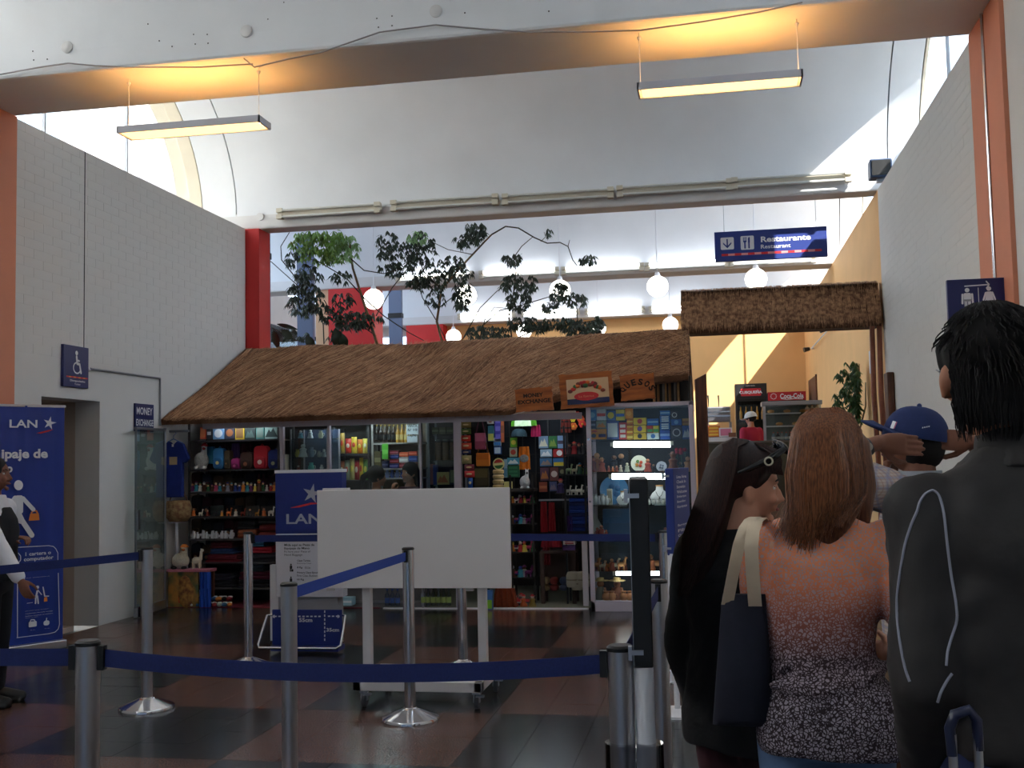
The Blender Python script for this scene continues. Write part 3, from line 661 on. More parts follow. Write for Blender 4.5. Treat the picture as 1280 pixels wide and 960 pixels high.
# ---------------------------------------------------------------- blank board on a wheeled frame
Y0, Y1, YM = 6.56, 7.13, 6.86
M_cart = mat('cart_white', (206, 200, 200), 0.55, var=.02)
xa, xb = W(441, 862, Y0).x, W(602, 862, Y0).x
c = V3(((xa + xb) / 2, YM, 0)); t = thing('display_board', 'blank white board on a white wheeled frame', 'board', c)
zc0, zc1 = .105, .165
b = MB(c); b.box((xa, Y0, zc0), (xb, Y0 + .06, zc1)); b.box((xa, Y1 - .06, zc0), (xb, Y1, zc1)); b.box((xa, Y0, zc0), (xa + .05, Y1, zc1)); b.box((xb - .05, Y0, zc0), (xb, Y1, zc1)); b.build('base_frame', M_cart, t, bevel=.004)
lt, rt, tp, bt_ = W(397, 613, YM - .06).x, W(637, 612, YM - .06).x, W(397, 613, YM - .06).z, W(397, 735, YM - .06).z
for px in (460, 604):
    x = W(px, 800, YM).x; MB(c).box((x - .027, YM - .03, zc1 - .002), (x + .027, YM + .03, tp - .08)).build('upright', M_cart, t, bevel=.004)
b = MB(c); b.box((lt, YM - .075, bt_), (rt, YM - .05, tp)); b.build('board', mat('board_face', (226, 219, 217), 0.5), t, bevel=.003)
for q0, q1 in (((lt + .03, YM - .05, tp - .05), (lt + .2, YM + .0, tp + .012)), ((lt + .05, YM - .05, bt_ - .02), (lt + .1, YM - .02, bt_ + .02)), ((rt - .3, YM - .05, bt_ - .02), (rt - .25, YM - .02, bt_ + .02))): MB(c).box(q0, q1).build('mounting_bracket', M_cart, t)
for x, y in ((xa + .06, Y0 + .04), (xb - .04, Y0 + .04), (xa + .06, Y1 - .04), (xb - .02, Y1 - .04)):
    b = MB(c); b.box((x - .025, y - .02, .09), (x + .025, y + .02, .106)); b.box((x - .02, y - .01, .04), (x - .014, y + .02, .095)); b.box((x + .014, y - .01, .04), (x + .02, y + .02, .095)); b.box((x + .0, y - .03, .075), (x + .05, y - .005, .087)); w_ = b.build('caster', M_steel, t)
    MB(c).cyl((x - .012, y + .01, .04), (x + .012, y + .01, .04), .04, n=18).build('wheel', mat('grey_rubber', (52, 52, 58), 0.6), w_, smooth=40)

# ---------------------------------------------------------------- baggage sizer
YS, YP = 8.42, 8.72
c = WZ(384, 818); c = V3((c.x, YS + .15, 0)); t = thing('baggage_sizer', 'blue hand baggage sizer with chrome cage and tall sign panel', 'sizer', c)
def sw(px, py, Y): q = W(px, py, Y); return q - c
M_sizer = mat('sizer_blue', (20, 40, 120), 0.5)
a0, a1 = sw(340, 762, YS), sw(427, 762, YS)
z_mid = sw(340, 806, YS).z
b = MB(); b.box((a0.x, YS - c.y, z_mid), (a1.x, YS - c.y + .02, a0.z)); b.box((a0.x + .01, YS - c.y - .06, .02), (a1.x - .01, YS - c.y + .1, z_mid)); b.build('box', M_sizer, t, bevel=.004)
q0, q1 = sw(348, 745, YP), sw(422, 764, YP)
MB().box((q0.x, YP - c.y, .02), (q1.x, YP - c.y + .14, q0.z)).build('pedestal', mat('sizer_grey', (150, 148, 152), 0.5), t)
q0, q1 = sw(346, 746, YP), sw(428, 590, YP); zb = sw(346, 667, YP).z
MB().box((q0.x, YP - c.y - .02, q0.z), (q1.x, YP - c.y + .10, zb - .003)).build('info_panel', mat('panel_white', (214, 212, 220), 0.5), t, bevel=.004)
MB().box((q0.x, YP - c.y - .02, zb), (q1.x, YP - c.y + .10, q1.z)).build('logo_panel', M_sizer, t, bevel=.004)
MB().box((q0.x - .005, YP - c.y - .02, q1.z), (q1.x + .005, YP - c.y + .10, q1.z + .025)).build('top_edge', M_printwhite, t)
e0, e1 = sw(338, 706, YP + .15), sw(352, 762, YP + .15); MB().box((e0.x, YP - c.y + .14, .02), (e1.x + .1, YP - c.y + .2, e0.z)).build('back_slab', M_printwhite, t)
O = V3((0, YP - c.y - .02, 0)); p = MB()
def st(s_, x0, yb, x1, yt, mb, bold=0.0): a = sw(x0, yb, YP - .02); b_ = sw(x1, yt, YP - .02); mb.text(s_, V3((a.x, O.y, a.z)), EX, EZ, b_.x - a.x, b_.z - a.z, bold=bold)
st('LAN', 358, 655, 402, 642, p, .02)
p.build('logo_letters', mat('print_silver', (170, 172, 185), 0.6), t); p = MB(); a = sw(391, 617, YP); p.prism([(a.x + u_ * .085, a.z + v_ * .085) for u_, v_ in star_pts(0, 0, 1)], O - EY * .002, EX, EZ, .001)
p.build('logo_star', mat('print_silver', (170, 172, 185), 0.6), t)
p = MB(); P_ = lambda x, y: (sw(x, y, YP).x, sw(x, y, YP).z); p.prism([P_(x, y) for x, y in [(364, 635), (376, 634), (390, 630.5), (405, 629), (390, 628), (376, 631.5), (366, 634)]], O - EY * .002, EX, EZ, .001); p.build('swoosh', M_printred, t)
p = MB()
st('Mida aquí su Pieza de', 355.5, 683.5, 393, 679.5, p, .02); st('Equipaje de Mano', 355.5, 687.5, 387, 683.8, p, .02); st('Fit here your Piece of', 355.5, 691.5, 388, 688, p); st('Hand Baggage', 355.5, 695.5, 378, 692, p)
st('Clase Turista', 371.5, 702, 388, 699.5, p, .02); st('Economy Class', 371.5, 705.5, 389, 703, p); st('8 Kg', 371.5, 711, 378, 708, p, .03); st('18 Lbs', 381, 711, 388, 708, p)
st('Primera Clase Ejecutiva', 371.5, 717.5, 401, 714.5, p, .02); st('First Class Business', 371.5, 721, 398, 718, p); st('16 Kg', 371.5, 726, 380, 723, p, .03)
for yy in (709, 725):
    a = sw(365, yy, YP); pic(p, circ(a.x, a.z + .024, .007), O, EX, EZ); pic(p, rrect(a.x - .011, a.z - .012, a.x + .011, a.z + .016, .006), O, EX, EZ); pic(p, rrect(a.x + .003, a.z - .034, a.x + .02, a.z - .014, .003), O, EX, EZ); pic(p, caps(a.x - .005, a.z - .014, a.x - .005, a.z - .03, .005), O, EX, EZ)
p.build('lettering', M_black, t)
p = MB(); O = V3((0, YS - c.y, 0))
def st2(s_, x0, yb, x1, yt): a = sw(x0, yb, YS); b_ = sw(x1, yt, YS); p.text(s_, V3((a.x, O.y, a.z)), EX, EZ, b_.x - a.x, b_.z - a.z, bold=.03)
st2('55cm', 374, 777.5, 390.5, 772.5); st2('35cm', 408, 789.5, 424, 785)
dsh = lambda x0, y0, x1, y1: pic(p, strip([(sw(x0, y0, YS).x, sw(x0, y0, YS).z), (sw(x1, y1, YS).x, sw(x1, y1, YS).z)], .01)[0], O)
x = 343
while x < 403: dsh(x, 770.5, x + 3, 770.4); x += 5
for x in (410, 415, 420): dsh(x, 770.3, x + 3, 770.2)
y = 763
while y < 800: dsh(406, y, 406, y + 3); y += 5
for x, s_ in ((341, 1), (424.5, -1)):
    dsh(x, 770.5, x + s_ * 2.5, 769); dsh(x, 770.5, x + s_ * 2.5, 772)
p.build('lettering', M_printwhite, t)
b = MB(); z1_, z2_ = sw(330, 769, YS).z, sw(330, 806, YS).z; xl_, xr_ = a0.x, a1.x; yy = YS - c.y
b.tube([(xl_, yy + .02, z1_), (xl_ - .04, yy, z1_), (xl_ - .06, yy - .06, (z1_ + z2_) / 2), (xl_ - .07, yy - .12, z2_ + .02), (xl_ - .05, yy - .14, z2_), (xr_ + .0, yy - .14, z2_), (xr_ + .03, yy - .12, z2_ + .02), (xr_ + .03, yy - .06, (z1_ + z2_) / 2), (xr_ + .03, yy, z1_), (xr_, yy + .02, z1_)], .011, 8)
b.build('chrome_cage', M_chrome, t, smooth=50)
# ---------------------------------------------------------------- thatched shop: roof
M_thatch = mat('thatch', (150, 110, 80), 0.95, rgb2=(110, 76, 54), scale=7, stretch=(1, 1, 1))
M_straw = mat('straw', (196, 150, 112), 0.9, rgb2=(116, 80, 58), scale=22)
EVZ, EVY, RDY, RDZ = 1.985, 10.9, 13.1, 2.95
def eave_y(x): return 10.9 if x < -2.0 else (10.9 + (x + 2.0) / 0.75 * 0.62 if x < -1.25 else 11.52 + (x + 1.25) * .22)
def roof_bump(x, t): return (0.02 * sin(x * 2.1 + t * 3) * sin(x * .9 + 2) + 0.007 * sin(x * 7 + t * 5)) * (.4 + .6 * t)
def roof_pt(x, t, up=0.0):                        # t = 0 at the eave, 1 at the ridge
    y0 = eave_y(x); y = y0 + (RDY - y0) * t; z = EVZ + (y - EVY) * (RDZ - EVZ) / (RDY - EVY)
    sag = -0.05 * sin(pi * t) * 0.6
    return V3((x, y - up * .42, z + sag + up))
ROOFX0, ROOFX1 = XL + .012, -0.24
roof = thing('thatched_roof', 'long sloping brown thatched roof over the souvenir shop', 'roof', (-3.0, 12.0, EVZ))
b = MB(roof.location); nx, nt = 56, 12; rg = []
for i in range(nx + 1):
    x = ROOFX0 + (ROOFX1 - ROOFX0) * i / nx; top = []; bot = []
    for k in range(nt + 1):
        t = k / nt; bump = roof_bump(x, t)
        ra = random.uniform(-.012, .012) if k == 0 else 0
        top.append(roof_pt(x, t, 0.035 + bump + ra)); bot.append(roof_pt(x, t, -0.09 if k else -0.03))
    back = V3((x, 14.9, 2.2)); back2 = V3((x, 14.9, 2.1))
    rg.append(top + [back, back2] + list(reversed(bot)))
b.rings(rg); b.build('roof_core', M_thatch, roof, smooth=60)
b = MB(roof.location)
for i in range(20000):
    x = random.uniform(ROOFX0 + .03, ROOFX1); t = random.random() ** 0.9
    L = random.uniform(.22, .5); right = max(0, min(1, (x + 2.4) / 1.2))
    sl = -.30 + .14 * sin(x * 2.3 + t * 3) + .1 * sin(x * 5.1 - t * 6) + random.gauss(0, .07 + .5 * right)
    if x < XL + .25: sl = abs(sl) * .2
    h0 = random.uniform(.032, .05); h1 = h0 + random.uniform(-.006, .012)
    t1 = max(t - L / 2.4, -.02 - random.random() * .015); x1 = x + sl * L
    if x1 < ROOFX0 or x1 > ROOFX1 + .03: continue
    p = roof_pt(x, t, h0 + roof_bump(x, t)); q = roof_pt(x1, t1, h1 + roof_bump(x1, t1)); w = random.uniform(.0018, .0036); d = (q - p).normalized(); s = d.cross(V3((0, -.42, .9))).normalized() * w
    n_ = V3((0, -.004, .008)) * .45; mi = random.choice((0, 0, 1, 2))
    b.add([p - s, p + s, p + n_, q - s * .5, q + s * .5, q + n_], [(0, 1, 4, 3), (1, 2, 5, 4), (2, 0, 3, 5)], mi)
for i in range(1700):                             # ragged eave and ridge fringe
    x = random.uniform(ROOFX0 + .02, ROOFX1); p = roof_pt(x, .04, random.uniform(-.02, .05)); q = roof_pt(min(max(x + random.gauss(-.03, .04), ROOFX0), ROOFX1), -.015, random.uniform(-.065, .02)); s = V3((.003, 0, 0))
    b.add([p - s, p + s, q], [(0, 1, 2)])
for i in range(900):
    x = random.uniform(ROOFX0 + .02, ROOFX1); p = roof_pt(x, .97, .04); q = V3((x + random.gauss(0, .08), RDY + random.uniform(-.06, .1), RDZ + random.uniform(.0, .07))); s = V3((.003, 0, 0)); b.add([p - s, p + s, q], [(0, 1, 2)])
stuff(b.build('thatch', [mat('straw_%d' % k, c_, .9, var=.12, scale=6) for k, c_ in enumerate(((172, 126, 92), (122, 84, 60), (200, 156, 118)))], roof))
# poles under the right end of the roof
for k in range(9):
    x = -0.62 + k * .047; q = roof_pt(x, .02, -.06)
    tag(MB((x, q.y + .1, 1.2)).cyl((x, q.y + .1, 0.0), (x + random.uniform(-.02, .02), q.y + .12, q.z + .06), .017, .014, 8).build('cane_pole', mat('cane_%d' % (k % 3), [(176, 132, 84), (140, 100, 62), (120, 112, 104)][k % 3], .7, var=.1, scale=20), smooth=50),
        'thin upright cane under the right end of the thatched roof, %s from the left' % ORD[k], 'cane', 'canes under the roof end')
# ---------------------------------------------------------------- shop shell
M_dark = mat('shop_dark', (44, 40, 38), .8); M_carpet = mat('red_carpet', (120, 34, 48), .95, var=.1, scale=60); M_matgrey = mat('shop_floor_mat', (120, 120, 104), .9, var=.08, scale=30)
sb = MB(); sb.box((XL + .02, 12.98, 0), (-0.26, 13.06, 2.9)); sb.box((-0.3, 11.75, 0), (-0.24, 13.0, 2.3)); struct(sb.build('wall_shop', M_dark))
sb = MB(); sb.box((XL + .03, 11.02, -.002), (-3.45, 12.95, .006)); tag(sb.build('red_carpet', M_carpet), 'dark red carpet on the floor of the souvenir shop', 'carpet')
sb = MB(); sb.box((-3.4, 11.02, -.002), (-1.28, 12.98, .008)); tag(sb.build('floor_mat', M_matgrey), 'grey green floor mat in the open shop entrance', 'mat')
sb = MB(); sb.box((-3.4, 10.97, -.002), (-1.28, 11.02, .012)); tag(sb.build('threshold', M_printwhite), 'pale threshold strip along the shop entrance', 'threshold')
M_lilac = mat('lilac_frame', (200, 190, 204), .5); M_frame = mat('shop_frame_grey', (168, 160, 170), .45)
hd = MB(); hd.box((XL + .45, 10.98, 1.90), (-1.3, 11.03, 1.965)); tag(hd.build('header_rail', M_frame), 'long grey header rail under the thatched eave', 'rail')
def vframe(px, w, lab, zb=0.0):
    x = W(px, 640, 11.0).x; tag(MB((x, 11.01, 0)).box((x - w, 10.985, zb), (x + w, 11.04, 1.90)).build('frame_post', M_frame), lab, 'post')
vframe(353, .018, 'slim grey upright post left of the glass cabinet in the shop front'); vframe(573, .035, 'wide pale upright post at the right of the shop window'); vframe(527, .01, 'thin grey upright strip in the middle of the shop window')
vframe(412, .012, 'thin grey upright strip left of the snack rack')
wg = MB(); wg.box((W(416, 640, 11).x, 11.005, .35), (W(568, 640, 11).x, 11.013, 1.90)); tag(wg.build('shop_window', M_glass2), 'large glass pane of the shop window behind the white board', 'window')
cb = MB(); cb.box((W(416, 640, 11).x, 11.05, 0.0), (W(530, 640, 11).x, 11.3, .05)); cb.box((W(416, 640, 11).x, 11.25, .05), (W(530, 640, 11).x, 11.3, .95)); cb.box((W(416, 640, 11).x, 11.05, .95), (W(530, 640, 11).x, 11.3, .98))
tag(cb.build('shop_counter', mat('counter_grey', (110, 108, 112), .5)), 'low grey shop counter behind the shop window', 'counter')
# open glass door leaf beside the left wall
a = WX(158, 776, -5.72); hx = V3((-5.80, 10.93, 0)); fr_ = V3((-5.735, 10.2, 0)); d = (hx - fr_); L = d.length; d.normalize(); n_ = d.cross(EZ)
t = thing('glass_door', 'open frameless glass door leaf beside the left wall', 'door', hx); MM = Matrix((d, n_, EZ)).transposed()
MB(hx).obox((hx + fr_) / 2 + EZ * .98, L, .012, 1.86, MM).build('pane', glass_mat('door_glass', (.80, .86, .85), .4), t)
MB(hx).obox((hx + fr_) / 2 + EZ * .055, L, .03, .09, MM).build('bottom_rail', M_alu, t, bevel=.003); MB(hx).obox((hx + fr_) / 2 + EZ * 1.9, L, .03, .025, MM).build('top_rail', M_steel, t)
MB(hx).obox(fr_ + d * .05 + EZ * .98, .06, .04, .2, MM).build('lock', M_alu, t, bevel=.004); MB(hx).obox(fr_ + d * .015 + EZ * .98, .012, .02, 1.86, MM).build('edge', M_steel, t)
MB(hx).cyl(hx + EZ * .01, hx + EZ * 1.92, .016, n=10).build('hinge_post', M_steel, t, smooth=40); MB(hx).obox(fr_ + d * .05 + EZ * .06, .05, .045, .1, MM).build('foot_bolt', M_chrome, t)
# lights inside the shop
def inner_light(x0, x1, y, z, lab, e=1):
    t = thing('shop_light', lab, 'lamp', ((x0 + x1) / 2, y, z)); c = t.location
    MB(c).box((x0, y - .04, z), (x1, y + .04, z + .04)).build('channel', M_fix, t); MB(c).cyl((x0 + .03, y, z - .025), (x1 - .03, y, z - .025), .016, n=8).build('tube', mat('shop_tube_%d' % e, (225, 240, 255), .5, emit=15.0 * e), t); MB(c).cyl(((x0 + x1) / 2, y, z + .03), ((x0 + x1) / 2, y, EVZ + (y - EVY) * .4386 - .1), .006, n=5).build('wire', M_steel, t)
inner_light(-4.3, -3.3, 11.48, 2.06, 'fluorescent tube inside the shop above the snacks', 3); inner_light(-2.25, -1.4, 11.3, 1.957, 'fluorescent tube inside the shop above the entrance')
inner_light(-5.3, -4.75, 11.14, 1.96, 'fluorescent tube inside the shop above the left shelves')

# ---------------------------------------------------------------- merchandise makers (photograph rectangle + depth -> real things)
def pack(name, label, cat, r, Y, dep, rgb, deco=None, group=None, rgb2=(225, 225, 220)):
    a, b_ = W(r[0], r[3], Y), W(r[2], r[1], Y); c = V3(((a.x + b_.x) / 2, Y + dep / 2, a.z)); w, h = b_.x - a.x, b_.z - a.z
    t = thing(name, label, cat, c, group); y = -dep / 2
    MB().box((-w / 2, y, 0), (w / 2, dep / 2, h)).build('carton' if cat == 'box' else 'body', col(*rgb), t, bevel=min(w, h) * .03)
    m2 = col(*rgb2); O = V3((-w / 2, y, 0)); p = MB()
    if deco == 'band': p.prism([(0.04 * w, .35 * h), (.96 * w, .35 * h), (.96 * w, .62 * h), (.04 * w, .62 * h)], O - EY * .002, EX, EZ, .0015)
    elif deco == 'disc': p.prism(circ(w * .5, h * .5, min(w, h) * .36, 14), O - EY * .002, EX, EZ, .0015)
    elif deco == 'ring':
        for q in strip([(w * .5 + min(w, h) * .34 * cos(k * pi / 8), h * .5 + min(w, h) * .34 * sin(k * pi / 8)) for k in range(17)], min(w, h) * .1): p.prism(q, O - EY * .002, EX, EZ, .0015)
    elif deco == 'half': p.prism([(0.05 * w, .05 * h), (.95 * w, .05 * h), (.95 * w, .5 * h), (.05 * w, .5 * h)], O - EY * .002, EX, EZ, .0015)
    elif deco == 'pane': p.prism([(0.1 * w, .12 * h), (.9 * w, .12 * h), (.9 * w, .88 * h), (.1 * w, .88 * h)], O - EY * .002, EX, EZ, .0015)
    elif deco == 'rows':
        for k in range(3): p.prism([(0.15 * w, (.1 + .3 * k) * h), (.85 * w, (.1 + .3 * k) * h), (.85 * w, (.28 + .3 * k) * h), (.15 * w, (.28 + .3 * k) * h)], O - EY * .002, EX, EZ, .0015)
        q = p.build('print', m2, t); q['kind'] = 'stuff'; return t
    elif deco == 'peak':
        p.prism([(0.05 * w, .15 * h), (.95 * w, .15 * h), (.62 * w, .8 * h), (.45 * w, .5 * h), (.3 * w, .7 * h)], O - EY * .002, EX, EZ, .0015)
    if p.v: p.build('print', m2, t)
    return t
def bottle(label, cat, r, Y, rgb, cap, group=None, labelc=None, clear=False):
    a, b_ = W(r[0], r[3], Y), W(r[2], r[1], Y); w, h = (b_.x - a.x) / 2, b_.z - a.z
    t = thing('bottle', label, cat, ((a.x + b_.x) / 2, Y, a.z), group)
    m = glass_mat('bottle_plastic', (.72, .8, .86), 1.5) if clear else mat('bottle_%d_%d_%d' % rgb, rgb, .15)
    MB().lathe([(0, 0), (w * .9, 0), (w, h * .04), (w, h * .55), (w * .8, h * .66), (w * .36, h * .78), (w * .34, h * .94), (0, h * .94)], n=12).build('body', m, t, smooth=40)
    MB().lathe([(w * .4, h * .90), (w * .4, h), (0, h)], n=10).build('cap', col(*cap), t, smooth=40)
    if labelc: MB().lathe([(w * 1.02, h * .16), (w * 1.02, h * .45)], n=12).build('label_band', col(*labelc), t, smooth=40)
    return t
def figurine(label, px, pyb, hpx, Y, rgb, head, hat=None, group=None, cat='figurine', fat=.34, kind=0):
    a, h = W(px, pyb, Y), hpx * Y / FPX; t = thing('figurine', label, cat, a, group); f = h * fat
    if kind == 0:   # standing person-like figure
        MB().lathe([(0, 0), (f, 0), (f * .92, h * .1), (f * .62, h * .4), (f * .78, h * .58), (f * .34, h * .68), (0, h * .7)], n=10).build('body', col(*rgb), t, smooth=50)
        MB().ball((0, 0, h * .8), f * .5, f * .5, h * .14, 10, 7).build('head', col(*head), t, smooth=60)
        if hat: MB().lathe([(f * .75, h * .86), (f * .72, h * .88), (f * .42, h * .9), (f * .3, h), (0, h)], n=10).build('hat', col(*hat), t, smooth=40)
    elif kind == 1:  # animal: body, neck, head, four legs
        m = col(*rgb); b = MB(); b.ball((0, 0, h * .42), f * 1.1, f * .55, h * .17, 10, 7); b.tube([(f * .8, 0, h * .45), (f * .95, 0, h * .7), (f * 1.0, 0, h * .88)], [h * .1, h * .075, h * .07], 8); b.ball((f * 1.2, 0, h * .9), f * .36, f * .22, h * .08, 8, 6)
        for s in (-1, 1): b.cyl((f * .95, s * f * .12, h * .93), (f * .93, s * f * .16, h), h * .025, h * .01, 5)
        b.build('body', m, t, smooth=60)
        for s in (-1, 1):
            for x in (-.7, .65): MB().cyl((f * x, s * f * .3, 0), (f * x, s * f * .3, h * .36), h * .05, h * .06, 6).build('leg', m, t, smooth=60)
        if hat: b = MB(); b.box((-f * .6, -f * .58, h * .4), (f * .4, f * .58, h * .605)); b.build('saddle_cloth', col(*hat), t, bevel=h * .02)
    elif kind == 2:  # little pot or cup
        MB().lathe([(0, 0), (f * .7, 0), (f, h * .3), (f * .9, h * .62), (f * .55, h * .8), (f * .7, h), (f * .6, h), (f * .45, h * .8), (0, h * .75)], n=12).build('vessel', col(*rgb, .3), t, smooth=50)
        b = MB(); b.tube([(f * .8, 0, h * .7), (f * 1.35, 0, h * .62), (f * 1.3, 0, h * .35), (f * .92, 0, h * .25)], h * .05, 6); b.build('handle', col(*head, .3), t, smooth=60)
    return t
def plush(label, px, pyb, wpx, hpx, Y, rgb, face, hat, feet, group=None, turn=1):
    a = W(px, pyb, Y); h = hpx * Y / FPX; w = wpx * Y / FPX / 2; t = thing('plush_llama', label, 'plush toy', a, group); m = mat('plush_%d_%d_%d' % rgb, rgb, 1.0, var=.12, scale=70, bump=.9, bscale=140)
    b = MB(); b.ball((-w * .1, 0, h * .32), w * .82, w * .6, h * .32, 16, 12); b.tube([(w * .1 * turn, 0, h * .45), (w * .2 * turn, 0, h * .62), (w * .25 * turn, 0, h * .78)], [w * .45, w * .33, w * .28], 12); b.ball((w * .27 * turn, -.01, h * .82), w * .3, w * .34, h * .12, 12, 9); b.ball((-w * .75, 0, h * .38), w * .16, w * .16, h * .12, 8, 6)
    b.build('body', m, t, remesh=max(h * .03, .006), sm_iter=2)
    MB().ball((w * .32 * turn, -w * .3, h * .78), w * .17, w * .18, h * .06, 10, 8).build('muzzle', col(*face), t, smooth=60)
    for s in (-1, 1): MB().cyl((w * (.27 + .18 * s) * turn, 0, h * .89), (w * (.27 + .25 * s) * turn, 0, h * .98), w * .09, w * .03, 7).build('ear', m, t, smooth=60)
    if hat: MB().lathe([(w * .38, h * .86), (w * .36, h * .9), (w * .2, h * .98), (0, h)], (w * .27 * turn, 0, 0), 12).build('hat', col(*hat), t, smooth=50)
    for x in (-.5, .45):
        MB().ball((w * x, -w * .45, h * .06), w * .26, w * .3, h * .07, 10, 7).build('foot', col(*feet), t, smooth=60)
    return t
def hangbag(label, r, Y, rgb, rgb2, strap_top=None, name='shoulder_bag', cat='bag', group=None):
    a, b_ = W(r[0], r[3], Y), W(r[2], r[1], Y); w, h = b_.x - a.x, b_.z - a.z; c = V3(((a.x + b_.x) / 2, Y, a.z)); t = thing(name, label, cat, c, group); O = V3((-w / 2, -.03, 0))
    b = MB(); b.rings([[V3((-w / 2 * k, -.03 * k2, z)), V3((w / 2 * k, -.03 * k2, z)), V3((w / 2 * k, .03 * k2, z)), V3((-w / 2 * k, .03 * k2, z))] for k, k2, z in ((.9, .6, 0), (1, 1, h * .06), (1, 1, h * .7), (.94, .5, h))]); b.build('bag', col(*rgb, .9), t, bevel=.004)
    b = MB(); b.prism([(.06 * w, .5 * h), (.94 * w, .5 * h), (.98 * w, h * .98), (.02 * w, h * .98)], O - EY * .004, EX, EZ, .003); b.build('flap', col(*rgb2, .9), t)
    zt = (W(r[0], strap_top, Y).z - a.z) if strap_top else h * 1.5
    b = MB(); b.tube([(-w * .44, 0, h * .95), (-w * .1, 0, zt), (w * .1, 0, zt), (w * .44, 0, h * .95)], .006, 6, flat=1.0); b.build('strap', col(*[int(v * .6) for v in rgb], .9), t)
    return t
def cloth(name, label, cat, r, Y, rgb, folds=5, amp=.02, dep=.03, stripe=None, group=None, taper=1.0):
    a, b_ = W(r[0], r[3], Y), W(r[2], r[1], Y); w, h = b_.x - a.x, b_.z - a.z; t = thing(name, label, cat, ((a.x + b_.x) / 2, Y, a.z), group); b = MB(); n = 24; rg = []
    for z, k in ((0, 1.0), (h * .35, .97), (h * .7, .9 if taper == 1 else (1 + taper) / 2), (h, .8 if taper == 1 else taper)):
        f = [V3(((-w / 2 + w * i / n) * k, amp * sin(i / n * folds * 2 * pi) - dep / 2, z)) for i in range(n + 1)]; rg.append(f + [V3((p.x, p.y + dep * .6, p.z)) for p in reversed(f)])
    b.rings(rg); b.build('fabric', mat('cloth_%d_%d_%d' % rgb, rgb, .95, var=.1, scale=40), t, smooth=50)
    if stripe:
        b = MB()
        for k in range(2): z = h * (.25 + .4 * k); f = [V3((-w / 2 + w * i / n, amp * sin(i / n * folds * 2 * pi) - dep / 2 - .003, 0)) for i in range(n + 1)]; b.rings([[p + EZ * z for p in f], [p + EZ * (z + h * .1) for p in f]], cap=False, closed=False)
        stuff(b.build('stripe', col(*stripe, .9), t))
    return t
def folded(label, r, Y, rgb, dep=.3, group=None, rgb2=None):
    a, b_ = W(r[0], r[3], Y), W(r[2], r[1], Y); w, h = b_.x - a.x, b_.z - a.z; t = thing('folded_textile', label, 'textile', ((a.x + b_.x) / 2, Y + dep / 2, a.z), group); m = mat('cloth_%d_%d_%d' % rgb, rgb, .95, var=.1, scale=40)
    MB().box((-w / 2, -dep / 2, 0), (w / 2, dep / 2, h * .46)).build('lower_fold', m, t, bevel=h * .2); MB().box((-w / 2 * .97, -dep / 2 + .006, h * .48), (w / 2 * .97, dep / 2, h)).build('upper_fold', col(*rgb2, .95) if rgb2 else m, t, bevel=h * .2)
    return t
def shelf(label, x0, x1, y0, y1, zs, posts=True, m=None, back=None):
    t = thing('display_shelf', label, 'shelf', ((x0 + x1) / 2, (y0 + y1) / 2, 0)); c = t.location; m = m or mat('shelf_dark', (62, 58, 58), .6)
    for z in zs: MB(c).box((x0, y0, z - .016), (x1, y1, z)).build('shelf_board', m, t)
    if posts:
        for x in (x0, x1 - .02):
            for y in (y0, y1 - .02): MB(c).box((x, y, 0), (x + .02, y + .02, max(zs) + .3)).build('post', M_steel if posts == 2 else m, t)
    if back: MB(c).box((x0, y1, 0), (x1, y1 + .02, max(zs) + .25)).build('back_panel', back, t)
    return t
zpx = lambda y, Y, px=300: W(px, y, Y).z
PAL = [(176, 40, 44), (38, 60, 140), (206, 120, 40), (52, 112, 70), (120, 44, 110), (214, 190, 80), (60, 150, 170), (220, 214, 204), (88, 52, 36), (30, 30, 36), (190, 74, 110), (150, 150, 158)]

# ---- left bay: shelves between the glass door and the blue sizer sign
YA = 11.2
sx0, sx1 = W(236, 600, YA).x, W(350, 600, YA).x
ZR = [zpx(y, YA) for y in (549.5, 586.5, 614.5, 645.5, 673.5, 703, 735)]
shelf('dark souvenir shelf in the left bay of the shop', sx0, sx1, YA - .02, YA + .42, ZR, back=M_dark)
for r, rgb, deco, rgb2, lab in [((250, 534, 257, 549), (226, 90, 60), 'pane', (240, 140, 90), 'orange souvenir card on the top left shelf'), ((259, 534, 264, 549), (60, 60, 66), 'band', (210, 210, 210), 'narrow dark souvenir book on the top left shelf'),
        ((266, 534, 280, 549.3), (120, 160, 200), 'disc', (232, 236, 240), 'light blue and white picture card on the top left shelf'), ((281, 533, 293, 549), (40, 40, 60), 'disc', (150, 90, 50), 'dark picture book with brown motif on the top left shelf'),
        ((294, 533, 305, 549.5), (214, 180, 50), 'pane', (120, 84, 40), 'yellow picture card with brown scene on the top left shelf'), ((306, 534, 319, 549.5), (30, 44, 42), 'peak', (70, 90, 84), 'dark green picture board on the top left shelf'),
        ((320, 532, 330, 549), (70, 130, 124), 'pane', (100, 120, 110), 'teal book on the top left shelf'), ((331, 531, 348, 549), (150, 180, 170), 'peak', (40, 60, 56), 'pale green landscape picture at the right end of the top left shelf')]:
    pack('picture_card', lab, 'card', r, YA + .05, .02, rgb, deco, None, rgb2)
plush('white plush llama with red head cap on the second left shelf', 253, 586.3, 25, 35, YA + .08, (222, 220, 212), (160, 40, 40), (200, 36, 44), (225, 222, 214))
